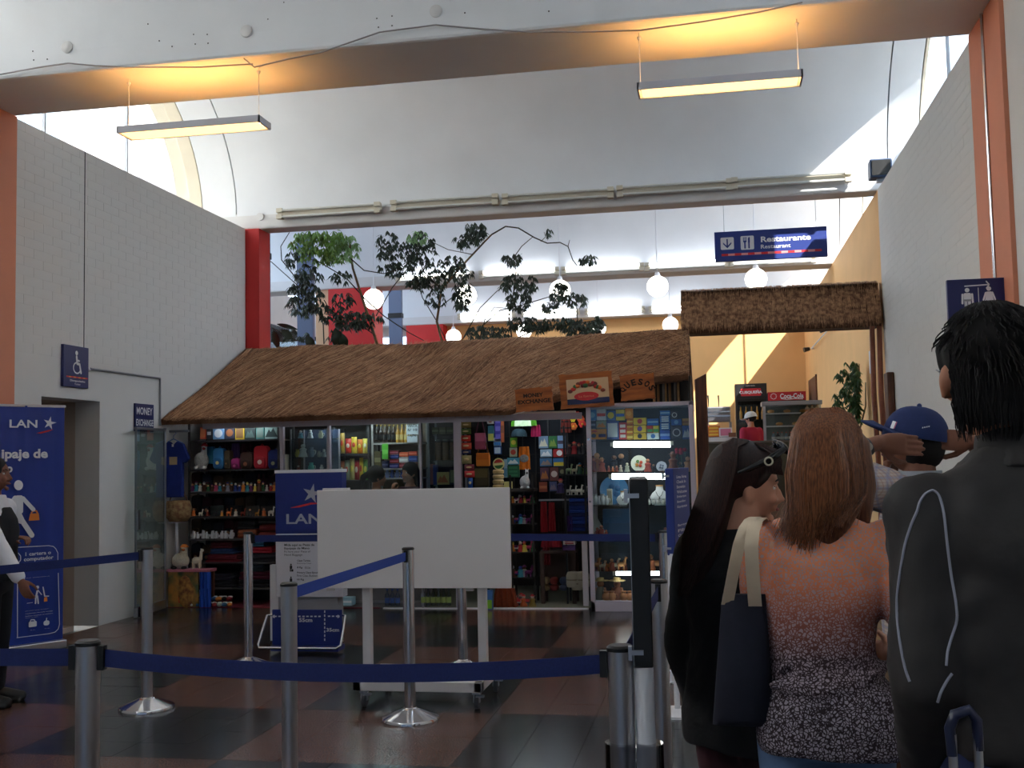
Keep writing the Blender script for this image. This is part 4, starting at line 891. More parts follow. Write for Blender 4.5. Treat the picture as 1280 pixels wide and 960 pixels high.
def backpack(label, r, Y, rgb, rgb2, rgb3):
    a, b_ = W(r[0], r[3], Y), W(r[2], r[1], Y); w, h = b_.x - a.x, b_.z - a.z; t = thing('small_backpack', label, 'backpack', ((a.x + b_.x) / 2, Y + .05, a.z)); O = V3((-w / 2, -.05, 0))
    b = MB(); b.prism(rrect(0, 0, w, h, w * .3), O + EY * .1, EX, EZ, .1); b.build('body', col(*rgb, .8), t, bevel=.008)
    b = MB(); b.prism(rrect(w * .15, h * .06, w * .85, h * .52, w * .2), O - EY * .0, EX, EZ, .02); b.build('pocket', col(*rgb2, .8), t, bevel=.004)
    b = MB(); b.prism(circ(w * .5, h * .3, w * .16, 12), O - EY * .021, EX, EZ, .002); b.build('emblem', col(*rgb3), t)
    b = MB(); b.tube([(-w * .15, 0, h * .97), (0, 0, h * 1.08), (w * .15, 0, h * .97)], .006, 6); b.build('grab_loop', col(*rgb2), t)
backpack('light blue small backpack with round emblem on the second left shelf', (266, 560, 279, 586.5), YA + .02, (58, 132, 190), (44, 110, 170), (200, 190, 120))
pack('bag_box', 'turquoise bag standing behind the light blue backpack', 'bag', (257, 558, 266, 580), YA + .2, .06, (64, 150, 190), 'half', None, (80, 170, 200))
backpack('olive brown small backpack on the second left shelf', (280, 563, 287, 586.5), YA + .02, (86, 76, 56), (70, 60, 44), (150, 110, 70))
backpack('magenta small purse on the second left shelf', (288.5, 573, 299, 586.5), YA + .02, (160, 40, 110), (130, 30, 90), (210, 90, 150))
backpack('dark brown woven purse on the second left shelf', (300, 565, 315, 586.5), YA + .02, (72, 48, 40), (56, 36, 30), (150, 90, 60))
backpack('red woven bag with small figures on the second left shelf', (317, 557, 334, 586.5), YA + .02, (190, 34, 46), (170, 28, 40), (230, 200, 190))
backpack('navy blue embroidered bag at the right end of the second left shelf', (335, 562, 349, 586.5), YA + .02, (28, 44, 110), (22, 36, 90), (150, 150, 120))
for r, rgb, lab in [((276, 555, 288, 565), (56, 26, 44), 'dark plum knitted hat above the second left shelf'), ((290, 554, 300, 572), (92, 70, 120), 'violet striped knitted hat above the second left shelf'), ((301, 554, 317, 566), (70, 24, 44), 'wine red knitted hat above the second left shelf')]:
    cloth('knitted_hat', lab, 'hat', r, YA + .25, rgb, 3, .01, .05)
for i in range(22):
    px = 240.5 + i * 4.9; c1 = random.choice(PAL); c2 = random.choice([(230, 200, 150), (206, 150, 110), (220, 216, 206)])
    figurine('tiny painted figurine on the third left shelf, %s from the left' % ORD[i], px, 614.3, random.uniform(9, 14) if i != 17 else 16, YA + random.uniform(0, .06), c1, c2 if i != 17 else (236, 110, 40), random.choice([None, random.choice(PAL)]), 'tiny figurines on the third left shelf', fat=.26)
for i, px in enumerate((297, 326)): cloth('knitted_hat', ['black felt hat above the tiny figurines, left one', 'black felt hat above the tiny figurines, right one'][i], 'hat', (px - 8, 588, px + 9, 598), YA + .3, (26, 22, 26), 3, .01, .06)
for i in range(12):
    px = 242 + i * 8.8; c1 = [(214, 110, 50), (230, 220, 200), (150, 60, 40), (60, 60, 66), (214, 150, 70)][i % 5]
    figurine('small clay figurine on the fourth left shelf, %s from the left' % ORD[i], px, 645.2, random.uniform(8, 13), YA + random.uniform(0, .05), c1, (206, 150, 110), None, 'small clay figurines on the fourth left shelf', fat=.3, kind=i % 2)
for i, (px, c1) in enumerate([(272, (52, 62, 60)), (294, (40, 38, 40)), (316, (70, 66, 62)), (335, (60, 56, 54))]): pack('leather_purse', 'dark leather purse on the fourth left shelf, %s from the left' % ORD[i], 'purse', (px - 9, 632, px + 8, 645.2), YA + .2, .06, c1, 'half', None, tuple(int(v * 1.25) for v in c1))
for i in range(14):
    px = 239 + i * 3.9; figurine('white and silver ornament on the fifth left shelf, %s from the left' % ORD[i], px, 673.2, random.uniform(8, 12), YA + random.uniform(0, .03), (206, 206, 208), (190, 190, 196), None, 'white ornaments on the fifth left shelf', fat=.25, kind=2 if i % 3 else 1)
for i, (r, rgb) in enumerate([((296, 662, 320, 673), (150, 80, 50)), ((322, 655, 347, 673), (120, 44, 40)), ((296, 652, 318, 661.5), (48, 44, 46)), ((322, 645.8, 346, 654.5), (58, 56, 56))]): folded('folded dark woven textile at the right of the fifth left shelf, %s of four' % ORD[i], r, YA + .06, rgb)
pile = [(256, 700, 300, 703, (120, 30, 40)), (258, 693, 296, 699.6, (110, 34, 44)), (262, 686, 292, 692.6, (44, 66, 110)), (302, 692, 346, 703, (44, 40, 48)), (304, 684, 340, 691.6, (170, 36, 48)), (306, 677, 330, 683.6, (40, 90, 120)), (262, 677, 290, 685.5, (90, 26, 34)),
        (252, 726, 290, 735, (36, 34, 40)), (256, 717, 288, 725.6, (50, 46, 60)), (296, 725, 346, 735, (34, 30, 36)), (298, 715, 340, 724.6, (90, 28, 50)), (300, 706, 330, 714.6, (52, 60, 66))]
PN = ['crimson', 'dark red', 'slate blue', 'charcoal', 'bright red', 'teal', 'maroon', 'black', 'grey violet', 'ink black', 'plum', 'grey green']
for k, (x0, y0, x1, y1, rgb) in enumerate(pile): folded('%s folded textile in the piles on the low left shelves' % PN[k], (x0, y0, x1, y1), YA + .04, rgb)
DKC = [(64, 30, 36), (40, 40, 48), (74, 62, 50), (36, 44, 60), (84, 36, 44), (50, 46, 44), (96, 72, 52)]; DKN = ['wine', 'charcoal', 'khaki', 'slate', 'crimson', 'grey brown', 'tan']
for row, (y1, hh, nm) in enumerate(((614, 24, 'third'), (645, 26, 'fourth'), (673, 25, 'fifth'), (703, 24, 'sixth'))):
    for i in range(8):
        x0 = 239 + i * 13.6; backpack('%s woven pouch at the back of the %s left shelf, %s from the left' % (DKN[(i * 3 + row) % 7], nm, ORD[i]), (x0, y1 - hh + (i * 7 % 5), x0 + 12.2, y1 - .3), YA + .27, DKC[(i * 3 + row) % 7], DKC[(i * 3 + row + 4) % 7], (150, 110, 80))
# slippers and toys heaped on the carpet
for i in range(15):
    px = 266 + (i % 8) * 6.2 + (3 if i >= 8 else 0); py = 751 - (i // 8) * 8 + (i % 3)
    rgb = [(214, 210, 200), (60, 100, 140), (206, 120, 50), (36, 36, 42), (150, 44, 50)][i % 5]; a = WZ(px, 752); a.y = 11.06 + (i // 8) * .06; a.z = (0.006 if i < 8 else .062)
    t = thing('slipper', '%s slipper in the carpet heap, %s layer, %s from the left' % (['white', 'blue', 'orange', 'black', 'red'][i % 5], ('lower', 'upper')[i // 8], ORD[i % 8]), 'slipper', a, 'heap of slippers on the carpet'); t.rotation_euler = (0, 0, random.uniform(-.5, .5))
    MB().ball((0, 0, .022), .026, .055, .022, 10, 7).build('shoe', col(*rgb, .9), t, smooth=60); MB().lathe([(.022, .03), (.027, .04), (.02, .046)], (0, .02, 0), 10).build('cuff', col(230, 226, 220, .95), t, smooth=60)
# T-shirt, basket, bottle, table with plush toys at the left edge
def tshirt(label, r, Y, rgb):
    a, b_ = W(r[0], r[3], Y), W(r[2], r[1], Y); w, h = b_.x - a.x, b_.z - a.z; t = thing('t_shirt', label, 't-shirt', ((a.x + b_.x) / 2, Y, a.z)); out = [(.2, 0), (.80, 0), (.80, .62), (.86, .60), (1.0, .68), (.82, .95), (.62, 1.0), (.5, .93), (.38, 1.0), (.18, .95), (0, .68), (.14, .60), (.2, .62)]
    b = MB(); b.prism([(x * w - w / 2, z * h) for x, z in out], (0, .03, 0), EX, EZ, .05); b.build('shirt', mat('shirt_blue', rgb, .9, var=.08, scale=14), t, bevel=.012)
    b = MB(); b.box((-w * .1, -.026, h * .58), (w * .14, -.021, h * .72)); b.build('chest_print', col(186, 160, 120), t); b = MB(); b.box((-.008, -.026, h * .9), (.012, -.02, h * .95)); b.build('neck_tag', M_printwhite, t)
    b = MB(); b.tube([(-w * .3, 0, h * .96), (0, 0, h * 1.04), (w * .3, 0, h * .96)], .006, 6); b.tube([(0, 0, h * 1.04), (0, 0, h * 1.1), (.03, 0, h * 1.14), (.0, 0, h * 1.19), (-.03, 0, h * 1.16)], .004, 6); b.build('hanger', col(90, 130, 190), t, smooth=60)
tshirt('dark blue t-shirt on a hanger at the left end of the shop front', (197, 551, 237, 622), 11.06, (26, 48, 128))
rl = MB(); rl.box((XL + .03, 11.04, 1.875), (W(236, 535, 11.06).x, 11.08, 1.9)); tag(rl.build('hanging_rail', M_steel), 'short rail above the dark blue t-shirt', 'rail')
a = W(223, 651, 11.12); t = thing('basket_bag', 'brown woven basket bag under the dark blue t-shirt', 'bag', a)
MB().lathe([(0, 0), (.10, 0), (.135, .05), (.145, .14), (.12, .22), (.11, .21), (.13, .13), (0, .05)], n=18).build('basket', mat('wicker', (120, 78, 50), .85, rgb2=(170, 140, 96), scale=26, bump=.5), t, smooth=60); MB().tube([(-.11, 0, .2), (-.06, 0, .32), (.06, 0, .32), (.11, 0, .2)], .008, 6).build('handle', col(110, 70, 44), t, smooth=60)
MB(a).cyl((a.x, a.y, a.z - .002), (a.x, a.y, a.z - .01), .1, n=12).build('foot', col(90, 60, 40), t)
a = W(221, 652, 11.12); st_ = MB((a.x, 11.12, 0)); st_.cyl((a.x, 11.12, 0), (a.x, 11.12, a.z - .01), .018, n=12); st_.cyl((a.x, 11.12, a.z - .012), (a.x, 11.12, a.z), .1, n=14); st_.cyl((a.x, 11.12, .006), (a.x, 11.12, .02), .1, n=14); tag(st_.build('basket_stand', M_printwhite, smooth=40), 'white post carrying the woven basket bag', 'stand')
tz = zpx(711, 11.05, 235); tx0, tx1 = W(209, 711, 11.02).x, W(264, 711, 11.02).x
t = thing('toy_table', 'small table with printed cloth front and pink top holding plush llamas', 'table', ((tx0 + tx1) / 2, 11.2, 0)); c = t.location
MB(c).box((tx0, 11.0, tz - .03), (tx1, 11.16, tz)).build('table_top', col(190, 110, 130), t, bevel=.004)
b = MB(c); b.box((tx0 + .01, 11.02, .006), (W(248, 740, 11.02).x, 11.04, tz - .03)); b.build('picture_front', mat('tapestry', (70, 92, 60), .9, rgb2=(190, 130, 60), scale=9), t)
cx_ = W(231, 740, 11.02); b = MB(c); b.ball((cx_.x, 11.02, tz * .62), .07, .012, .085, 14, 9); b.ball((cx_.x + .015, 11.015, tz * .36), .09, .012, .15, 14, 9); b.build('printed_animal', mat('printed_animal', (196, 140, 70), .9, rgb2=(120, 70, 40), scale=20), t, smooth=60)
b = MB(c); b.box((cx_.x - .07, 11.012, .05), (cx_.x - .0, 11.02, tz * .3)); b.build('printed_flowers', mat('printed_flowers', (214, 90, 40), .9, rgb2=(150, 40, 40), scale=40), t)
bx0, bx1 = W(249, 740, 11.0).x, W(262, 740, 11.0).x; b = MB(c); rg = []
for z in (.006, tz * .5, tz - .03): rg.append([V3((bx0 + (bx1 - bx0) * i / 10, 11.0 + .012 * sin(i * 1.9 + z * 6), z)) for i in range(11)] + [V3((bx0 + (bx1 - bx0) * i / 10, 11.03 + .012 * sin(i * 1.9 + z * 6), z)) for i in range(10, -1, -1)])
b.rings(rg); b.build('blue_drape', col(24, 70, 170, .9), t, smooth=50)
for x in (tx0 + .02, tx1 - .05): MB(c).box((x, 11.12, .006), (x + .03, 11.15, tz - .03)).build('leg', M_wood, t)
plush('large cream plush llama with orange cap on the toy table', 227, 711, 30, 33, 11.08, (226, 214, 190), (200, 110, 50), (226, 120, 30), (24, 20, 22))
figurine('small cream toy llama beside the large plush llama', 246, 711, 27, 11.08, (222, 210, 184), (220, 206, 180), None, None, 'plush toy', .24, 1)
bottle('bottle of red soft drink with blue cap on the carpet behind the toy table', 'bottle', (209.5, 664, 217.5, 711), 11.34, (200, 30, 40), (40, 80, 160), None, (220, 60, 60)); bottle('second soft drink bottle with blue cap behind the toy table', 'bottle', (218.5, 668, 224, 711), 11.36, (40, 50, 90), (40, 80, 160), None, (220, 226, 230))

# ---- middle bay behind the window
YB = 11.75
tag(MB(W(356, 590, 11.25)).lathe([(0, 0), (.045, 0), (.045, .62), (0, .62)], (W(356, 590, 11.25).x, 11.25, W(356, 640, 11.25).z), 14).build('paper_roll', mat('roll_cream', (200, 196, 180), .8), smooth=40), 'upright cream roll beside the blue sizer sign', 'roll')
gx0, gx1 = W(363, 600, 11.2).x, W(410, 600, 11.2).x
t = thing('glass_case', 'narrow glass case of trinkets behind the blue sizer sign', 'display case', ((gx0 + gx1) / 2, 11.4, 0)); c = t.location
for x in (gx0, gx1 - .015):
    for y in (11.2, 11.58): MB(c).box((x, y, .006), (x + .015, y + .015, 1.88)).build('post', M_frame, t)
for y in (548, 571.5, 590, 620, 680): z = zpx(y, 11.2, 390); MB(c).box((gx0, 11.2, z - .008), (gx1, 11.6, z)).build('glass_shelf', glass_mat('shelf_glass', (.8, .88, .86), 1.2), t)
MB(c).box((gx0, 11.198, .1), (gx1, 11.2, 1.88)).build('front_pane', M_glass2, t); MB(c).box((gx0, 11.6, .1), (gx1, 11.61, 1.88)).build('back_panel', mat('case_back', (52, 66, 96), .7), t); MB(c).box((gx0, 11.2, .006), (gx1, 11.6, .1)).build('plinth', M_frame, t)
for i, (px, py, hh, rgb, k) in enumerate([(372, 571.3, 10, (200, 180, 80), 2), (379, 571.3, 18, (190, 196, 204), 0), (389, 571.3, 13, (90, 110, 140), 2), (399, 571.3, 8, (150, 150, 150), 2), (405, 571.3, 11, (120, 130, 140), 0), (388, 547.8, 12, (190, 196, 204), 0), (376, 547.8, 11, (60, 130, 150), 0), (401, 547.8, 10, (190, 186, 160), 2), (389, 589.8, 12, (90, 190, 190), 2), (373, 589.8, 9, (140, 80, 80), 0), (402, 589.8, 10, (190, 190, 196), 0)]):
    figurine('trinket in the narrow glass case, %s of eleven' % ORD[i] if False else ['gold pot', 'tall silver figure', 'slate blue pot', 'grey cup', 'grey figure', 'silver angel', 'teal figure', 'beige cup', 'turquoise pot', 'pink figure', 'pale figure'][i] + ' standing in the narrow glass case', px, py, hh, 11.32, rgb, (190, 190, 190), None, None, 'ornament', .36, k)
# snack rack
rx0, rx1 = W(417, 600, YB).x, W(462, 600, YB).x
shelf('black snack rack behind the shop window', rx0, rx1, YB, YB + .35, [zpx(y, YB, 440) for y in (567.5, 600.5, 640, 690)], back=M_dark)
SN = [(431, 548, 438, 567), (438.5, 546, 445, 567), (446, 549, 452, 567), (452.5, 548, 459, 567), (430, 575, 436, 600), (436.5, 573, 442, 600), (442.5, 575, 448, 600), (448.5, 572, 453, 600), (453.5, 574, 459.5, 600), (419, 540, 424, 567), (424.5, 541, 429.5, 567), (419, 574, 424, 600), (424.5, 576, 429.5, 600)]
SC_ = [(206, 50, 40), (226, 196, 60), (220, 120, 40), (232, 210, 90), (150, 160, 130), (214, 200, 120), (186, 40, 44), (230, 190, 60), (90, 160, 70), (110, 130, 60), (190, 150, 60), (140, 120, 90), (180, 90, 50)]
SNm = ['red', 'yellow', 'orange', 'pale yellow', 'grey green', 'cream', 'crimson', 'gold', 'green', 'olive', 'ochre', 'brown', 'rust']
def snack(label, r, Y, rgb, rgb2):
    a, b_ = W(r[0], r[3], Y), W(r[2], r[1], Y); w, h = b_.x - a.x, b_.z - a.z; t = thing('snack_bag', label, 'snack bag', ((a.x + b_.x) / 2, Y + .03, a.z)); rg = []
    for z, d in ((0, .004), (h * .1, .02), (h * .5, .032), (h * .9, .02), (h, .004)): rg.append([V3((w / 2 * x, d * y, z)) for x, y in ((-1, 0), (-.5, -.8), (0, -1), (.5, -.8), (1, 0), (.5, .8), (0, 1), (-.5, .8))])
    MB().rings(rg).build('bag', col(*rgb, .3), t, smooth=60); b = MB(); b.ball((0, -.024, h * .52), w * .3, .012, h * .16, 10, 6); b.build('print', col(*rgb2, .4), t, smooth=60)
for i, r in enumerate(SN): snack('%s snack bag on the black rack behind the shop window' % SNm[i], r, YB + .04, SC_[i], [(230, 220, 200), (200, 60, 40), (240, 220, 90)][i % 3])
# bottle shelf with boxes below
bx0, bx1 = W(463, 600, YB).x, W(524, 600, YB).x
shelf('pale shelf of bottles and cartons at the back of the shop', bx0, bx1, YB + .05, YB + .4, [zpx(y, YB + .05, 490) for y in (553.5, 585.5, 597.5, 640)], m=mat('shelf_pale', (170, 164, 160), .5), back=mat('shelf_back', (110, 92, 70), .7))
for i in range(10):
    px = 465.5 + i * 5.3; w = i >= 6
    bottle('%s liquor bottle on the back shelf of the shop, %s from the left' % (('dark', 'golden')[w], ORD[i]), 'bottle', (px - 2.3, 530.5, px + 2.3, 553.3), YB + .1, (40, 22, 12) if not w else ((190, 140, 40) if i < 9 else (150, 30, 30)), (190, 150, 50) if i != 9 else (220, 200, 190), 'liquor bottles on the back shelf', (20, 18, 20) if not w else (210, 180, 110))
bx = [(487, 563, 498, 568, (150, 40, 50)), (487, 568.4, 498, 573.5, (44, 60, 130)), (487, 574, 498, 579, (150, 40, 50)), (487, 579.4, 498, 585.3, (60, 60, 120)), (499, 565, 510, 571, (226, 90, 50)), (499, 571.5, 510, 578, (206, 200, 200)), (499, 578.5, 510, 585.3, (140, 40, 50)), (511, 564, 521, 569.5, (210, 70, 40)), (511, 570, 521, 577.5, (40, 70, 150)), (511, 578, 521, 585.3, (120, 60, 50)), (468, 564, 476, 585.3, (90, 80, 40)), (477.5, 576, 485, 585.3, (40, 46, 90))]
BN = ['red', 'blue', 'dark red', 'violet blue', 'orange', 'pale grey', 'maroon', 'bright orange', 'royal blue', 'brown', 'olive', 'navy']
for k, (x0, y0, x1, y1, rgb) in enumerate(bx): pack('product_carton', '%s small carton stacked below the liquor bottles' % BN[k], 'box', (x0, y0, x1, y1), YB + .08, .12, rgb, 'band', None, tuple(min(255, v + 60) for v in rgb))
for i in range(7):
    px = 478 + i * 6.2; figurine('blue tin on the third back shelf, %s from the left' % ORD[i], px, 597.3, 10, YB + .1, [(40, 70, 150), (120, 130, 180)][i % 2], (180, 180, 190), None, 'blue tins on the back shelf', 'tin', .3, 2)
for r, lab in (((477.5, 555, 485, 574), 'green price tag hanging from the bottle shelf'),): pack('price_tag', lab, 'tag', r, YB + .03, .004, (90, 180, 50), 'band', None, (130, 210, 90))
def sheet(label, r, Y, lines):
    t = pack('paper_notice', label, 'notice', r, Y, .002, (214, 220, 226)); a, b_ = W(r[0], r[3], Y), W(r[2], r[1], Y); w, h = b_.x - a.x, b_.z - a.z; p = MB()
    for i, s in enumerate(lines): p.text(s, V3((-w * .4, -.001, h * (.75 - i * .8 / max(1, len(lines))))), EX, EZ, w * .8, h * .5 / len(lines), bold=.03)
    stuff(p.build('lettering', M_black, t))
sheet('white paper notice at the right end of the bottle shelf', (508, 530.5, 523, 543.5), YB + .03, ['VENTA', 'S/ 10']); sheet('white paper notice below the first one in the shop', (509, 544.5, 521.5, 553), YB + .03, ['TARJETAS'])
# cookie jars and boxes at the right of the window
jx0, jx1 = W(536, 600, 11.3).x, W(571, 600, 11.3).x
shelf('glass shelf of cookie jars at the right of the shop window', jx0, jx1, 11.26, 11.6, [zpx(y, 11.28, 550) for y in (543, 576, 606, 640)], m=glass_mat('shelf_glass', (.8, .88, .86), 1.2), posts=2)
for i in range(3):
    px = 547.5 + i * 9; a, b_ = W(px - 4.2, 575.8, 11.36), W(px + 4.2, 549, 11.36); w, h = (b_.x - a.x) / 2, b_.z - a.z; t = thing('cookie_jar', 'tall jar of brown biscuits behind the shop window, %s of three' % ['left', 'middle', 'right'][i], 'jar', ((a.x + b_.x) / 2, 11.38, a.z))
    MB().lathe([(0, 0), (w, 0), (w, h * .9), (w * .8, h * .94)], n=14).build('glass', glass_mat('jar_glass', (.9, .94, .92), 1.0), t, smooth=40); MB().lathe([(0, .004), (w * .93, .004), (w * .93, h * .86), (0, h * .88)], n=12).build('biscuits', mat('biscuits', (150, 112, 70), .9, rgb2=(90, 62, 38), scale=60, bump=.6), t, smooth=40); MB().lathe([(w * .86, h * .92), (w * .86, h), (0, h)], n=14).build('lid', col(120, 120, 110), t, smooth=40)
for k, (r, rgb, d, lab) in enumerate([((540, 534, 548, 542.8), (80, 90, 50), 'band', 'olive tin at the top right of the shop window, left one'), ((549, 534, 557, 542.8), (96, 104, 60), 'band', 'pale olive tin at the top right of the shop window, middle one'), ((558, 534, 566, 542.8), (86, 92, 60), 'band', 'dull olive tin at the top right of the shop window, right one'),
        ((546, 590, 561, 605.8), (196, 170, 110), 'peak', 'tan picture box below the cookie jars'), ((562, 585, 571, 605.8), (60, 60, 64), 'pane', 'dark picture frame beside the tan picture box'), ((537, 580, 541, 605.8), (150, 90, 90), None, 'narrow pink packet below the cookie jars'), ((541.5, 581, 545.5, 605.8), (50, 60, 130), None, 'narrow blue packet below the cookie jars')]):
    pack('product_carton', lab, 'box', r, 11.34, .08, rgb, d, None, (190, 110, 70) if d == 'peak' else (140, 146, 110))
# hanging strip of packets
SP = [((576, 527, 588, 535), (176, 150, 80)), ((576, 535.5, 588, 543), (110, 140, 70)), ((575.5, 544, 587.5, 552), (226, 70, 50)), ((576, 553, 588.5, 562), (230, 90, 60)), ((576, 562.5, 588, 568), (60, 70, 120)), ((576.5, 569, 588.5, 580), (190, 180, 120)), ((580, 580.5, 592, 588), (150, 60, 70)), ((580, 588.5, 592.5, 597), (230, 60, 60)), ((584.5, 597.5, 590, 610), (30, 90, 180))]
for k, (r, rgb) in enumerate(SP): snack('%s packet on the hanging strip right of the shop window' % ['tan', 'green', 'vermilion', 'bright red', 'navy', 'khaki', 'dusty pink', 'scarlet', 'blue'][k], r, 11.12, rgb, (235, 210, 150))
tag(MB().box((W(582, 560, 11.17).x - .012, 11.165, W(582, 612, 11.17).z), (W(582, 560, 11.17).x + .012, 11.175, 1.9)).build('hanging_strip', M_steel), 'narrow strip the packets hang from', 'strip')
hangbag('pink embroidered shoulder bag hanging in the shop entrance', (594.5, 541, 607, 562), 11.18, (150, 70, 100), (190, 100, 130), 523); hangbag('orange embroidered shoulder bag hanging below the pink bag', (596, 566, 612, 583), 11.16, (206, 120, 40), (186, 100, 30), 548); hangbag('dark olive shoulder bag hanging below the orange bag', (594, 585, 611, 609), 11.19, (60, 54, 34), (90, 82, 50), 560)

# ---- entrance: goods hung on a wire rack and stacked on stands
YE = 11.55
ex0, ex1 = W(606, 600, YE + .1).x, W(735, 600, YE + .1).x
t = thing('wire_rack', 'black wire rack across the back of the shop entrance', 'rack', ((ex0 + ex1) / 2, YE + .12, 0)); c = t.location
for i in range(9): x = ex0 + (ex1 - ex0) * i / 8; MB(c).box((x - .006, YE + .1, .9), (x + .006, YE + .112, 1.95)).build('upright_wire', M_black, t)
for i in range(6): z = .95 + i * .2; MB(c).box((ex0, YE + .112, z), (ex1, YE + .12, z + .01)).build('cross_wire', M_black, t)
MB(c).box((ex0, YE + .13, .9), (ex1, YE + .14, 2.0)).build('back_cloth', mat('rack_cloth', (34, 36, 42), .95), t)
for x in (ex0, ex1 - .03): MB(c).box((x, YE + .1, 0.008), (x + .03, YE + .13, 2.0)).build('post', M_black, t)
EN = [('white packet with brown seal hanging in the entrance', (609, 521, 616.5, 530), (214, 210, 200), 'disc', (150, 80, 50)), ('blue and green packet hanging under the white packet', (610, 532, 617, 552), (70, 130, 150), 'half', (190, 190, 90)), ('violet woven strip hanging in the entrance', (618.5, 519, 626, 552), (86, 76, 190), 'rows', (130, 120, 220)), ('orange card strip beside the violet strip', (626, 519, 629.5, 553), (206, 110, 60), 'band', (150, 90, 60)),
      ('white and blue milk carton hanging in the entrance', (617, 547, 626, 557.5), (226, 230, 236), 'half', (60, 120, 180)), ('blue carton below the white and blue milk carton', (617.5, 558, 626.5, 568), (40, 90, 160), 'pane', (200, 214, 226)),
      ('bright green box with small picture in the entrance', (638, 547, 646, 559), (120, 190, 50), 'disc', (226, 210, 70)), ('white tea box below the bright green box', (637, 559.5, 646, 571), (180, 190, 160), 'disc', (190, 70, 50)), ('teal picture bag below the tea box', (634, 572, 649, 581), (80, 160, 190), 'peak', (220, 230, 230)), ('green patterned bag below the teal picture bag', (634, 581.5, 649, 597), (30, 90, 62), 'rows', (50, 120, 80)), ('pale blue sachet beside the cheese stack', (630, 574, 634, 597), (150, 180, 200), 'half', (90, 140, 170))]
for lab, r, rgb, d, rgb2 in EN: pack('hanging_packet', lab, 'packet', r, YE + .05, .03, rgb, d, None, rgb2)
for k in range(4):
    a = W(623, 611 - k * 6.2, YE - .1); t = thing('round_cheese', 'round cheese in the stack beside the white board, %s from the bottom' % ORD[k], 'cheese', a, 'stack of cheeses')
    MB().lathe([(0, 0), (.052, 0), (.06, .012), (.06, .034), (.052, .046), (0, .046)], n=20).build('rind', mat('cheese', (226, 196, 140), .6, var=.05), t, smooth=40); MB().lathe([(.0605, .016), (.0605, .03)], n=20).build('band', col(206, 176, 110), t)
a = W(623.5, 588, YE - .14); t = thing('cheese_label', 'round red white and green cheese sign standing on the cheese stack', 'sign', a); R_ = Matrix.Rotation(radians(90), 3, 'X')
MB().lathe([(0, -.006), (.062, -.006), (.062, .006), (0, .006)], (0, 0, .068), 24, M=R_).build('disc', col(232, 222, 150), t, smooth=40)
for nm, a0, a1, rgb in (('red_half', 20, 170, (196, 60, 40)), ('green_half', 200, 350, (60, 120, 60))): b = MB(); b.prism([(.05 * cos(radians(a0 + (a1 - a0) * i / 12)), .05 * sin(radians(a0 + (a1 - a0) * i / 12))) for i in range(13)], (0, -.0075, .068), EX, EZ, .001); b.build(nm, col(*rgb), t)
pack('cheese_slab', 'pale cheese slab beside the cheese stack', 'cheese', (630, 602, 639, 611), YE - .12, .08, (222, 212, 130))
tag(MB(W(626, 612, YE - .05)).box((W(610, 612, YE - .16).x, YE - .2, W(626, 614.5, YE - .1).z), (W(668, 612, YE - .16).x, YE + .08, W(626, 611.2, YE - .1).z)).build('goods_ledge', M_dark), 'dark ledge carrying the cheese stack', 'ledge')
cloth('green_skirt', 'bright green flared skirt hanging high in the shop entrance', 'skirt', (639, 517, 671, 533), YE - .06, (90, 160, 40), 5, .015, .04, None, None, .6); cloth('sequin_panel', 'pale sequin cloth on the green skirt', 'cloth', (643, 518, 664, 533), YE - .12, (176, 196, 160), 2, .006, .02, None, None, .5)
def capobj(label, c, r, rgb, brim=(0, -1)):
    t = thing('cap', label, 'cap', c); m = mat('cap_%d_%d_%d' % rgb, rgb, .85); MB().lathe([(r, 0), (r, r * .35), (r * .85, r * .75), (r * .5, r * 1.0), (0, r * 1.08)], n=18).build('crown', m, t, smooth=50); b = MB(); b.prism([(-r * .8, 0), (-r * .7, -r * .6), (0, -r * .95), (r * .7, -r * .6), (r * .8, 0)], (0, -r * .4, 0.002), EX, EY, .012); b.build('brim', m, t); MB().ball((0, 0, r * 1.08), r * .08, nu=8, nv=5).build('button', m, t); return t
capobj('dark teal cap hanging below the green skirt', W(649, 546, YE - .06), .085, (24, 50, 60)); cloth('magenta_pouch', 'magenta cloth pouch hanging right of the teal cap', 'pouch', (664, 531, 676, 546), YE - .02, (170, 30, 84), 3, .012, .03)
ob_ = cloth('orange_bag', 'orange pointed cloth bag with round emblem hanging in the entrance', 'bag', (648.5, 558, 662.5, 587), YE + .075, (226, 120, 30), 2, .01, .03); MB(ob_.location).ball(W(655, 573, YE + .045), .05, .006, .042, 14, 8).build('emblem', mat('emblem_grey', (130, 130, 126), .7, var=.3, scale=60), ob_, smooth=60)
PCs = [((673.5, 545, 685, 560.5), (130, 160, 190), 'peak', (230, 226, 200)), ((686, 545, 696, 560.5), (40, 110, 60), 'peak', (120, 150, 60)), ((697, 544.5, 706.5, 560.5), (120, 150, 190), 'band', (70, 60, 80)), ((675.5, 561.5, 690, 571.5), (150, 180, 200), 'peak', (230, 234, 236)), ((691.5, 561, 707, 571.5), (170, 40, 40), 'disc', (226, 226, 226)), ((675, 572.5, 690, 583), (60, 110, 150), 'peak', (150, 130, 120)), ((691.5, 572.5, 707, 583), (50, 110, 170), 'half', (214, 196, 60)), ((675.5, 584.5, 686, 601), (90, 60, 80), 'peak', (170, 110, 60)), ((687.5, 584, 698, 601), (110, 60, 56), 'disc', (206, 190, 180)), ((699, 584, 706.5, 595), (44, 44, 40), 'disc', (130, 130, 100)), ((674, 602.5, 684, 615), (150, 70, 50), 'band', (190, 110, 70)), ((687, 602, 696, 614), (70, 80, 120), 'peak', (120, 110, 130))]
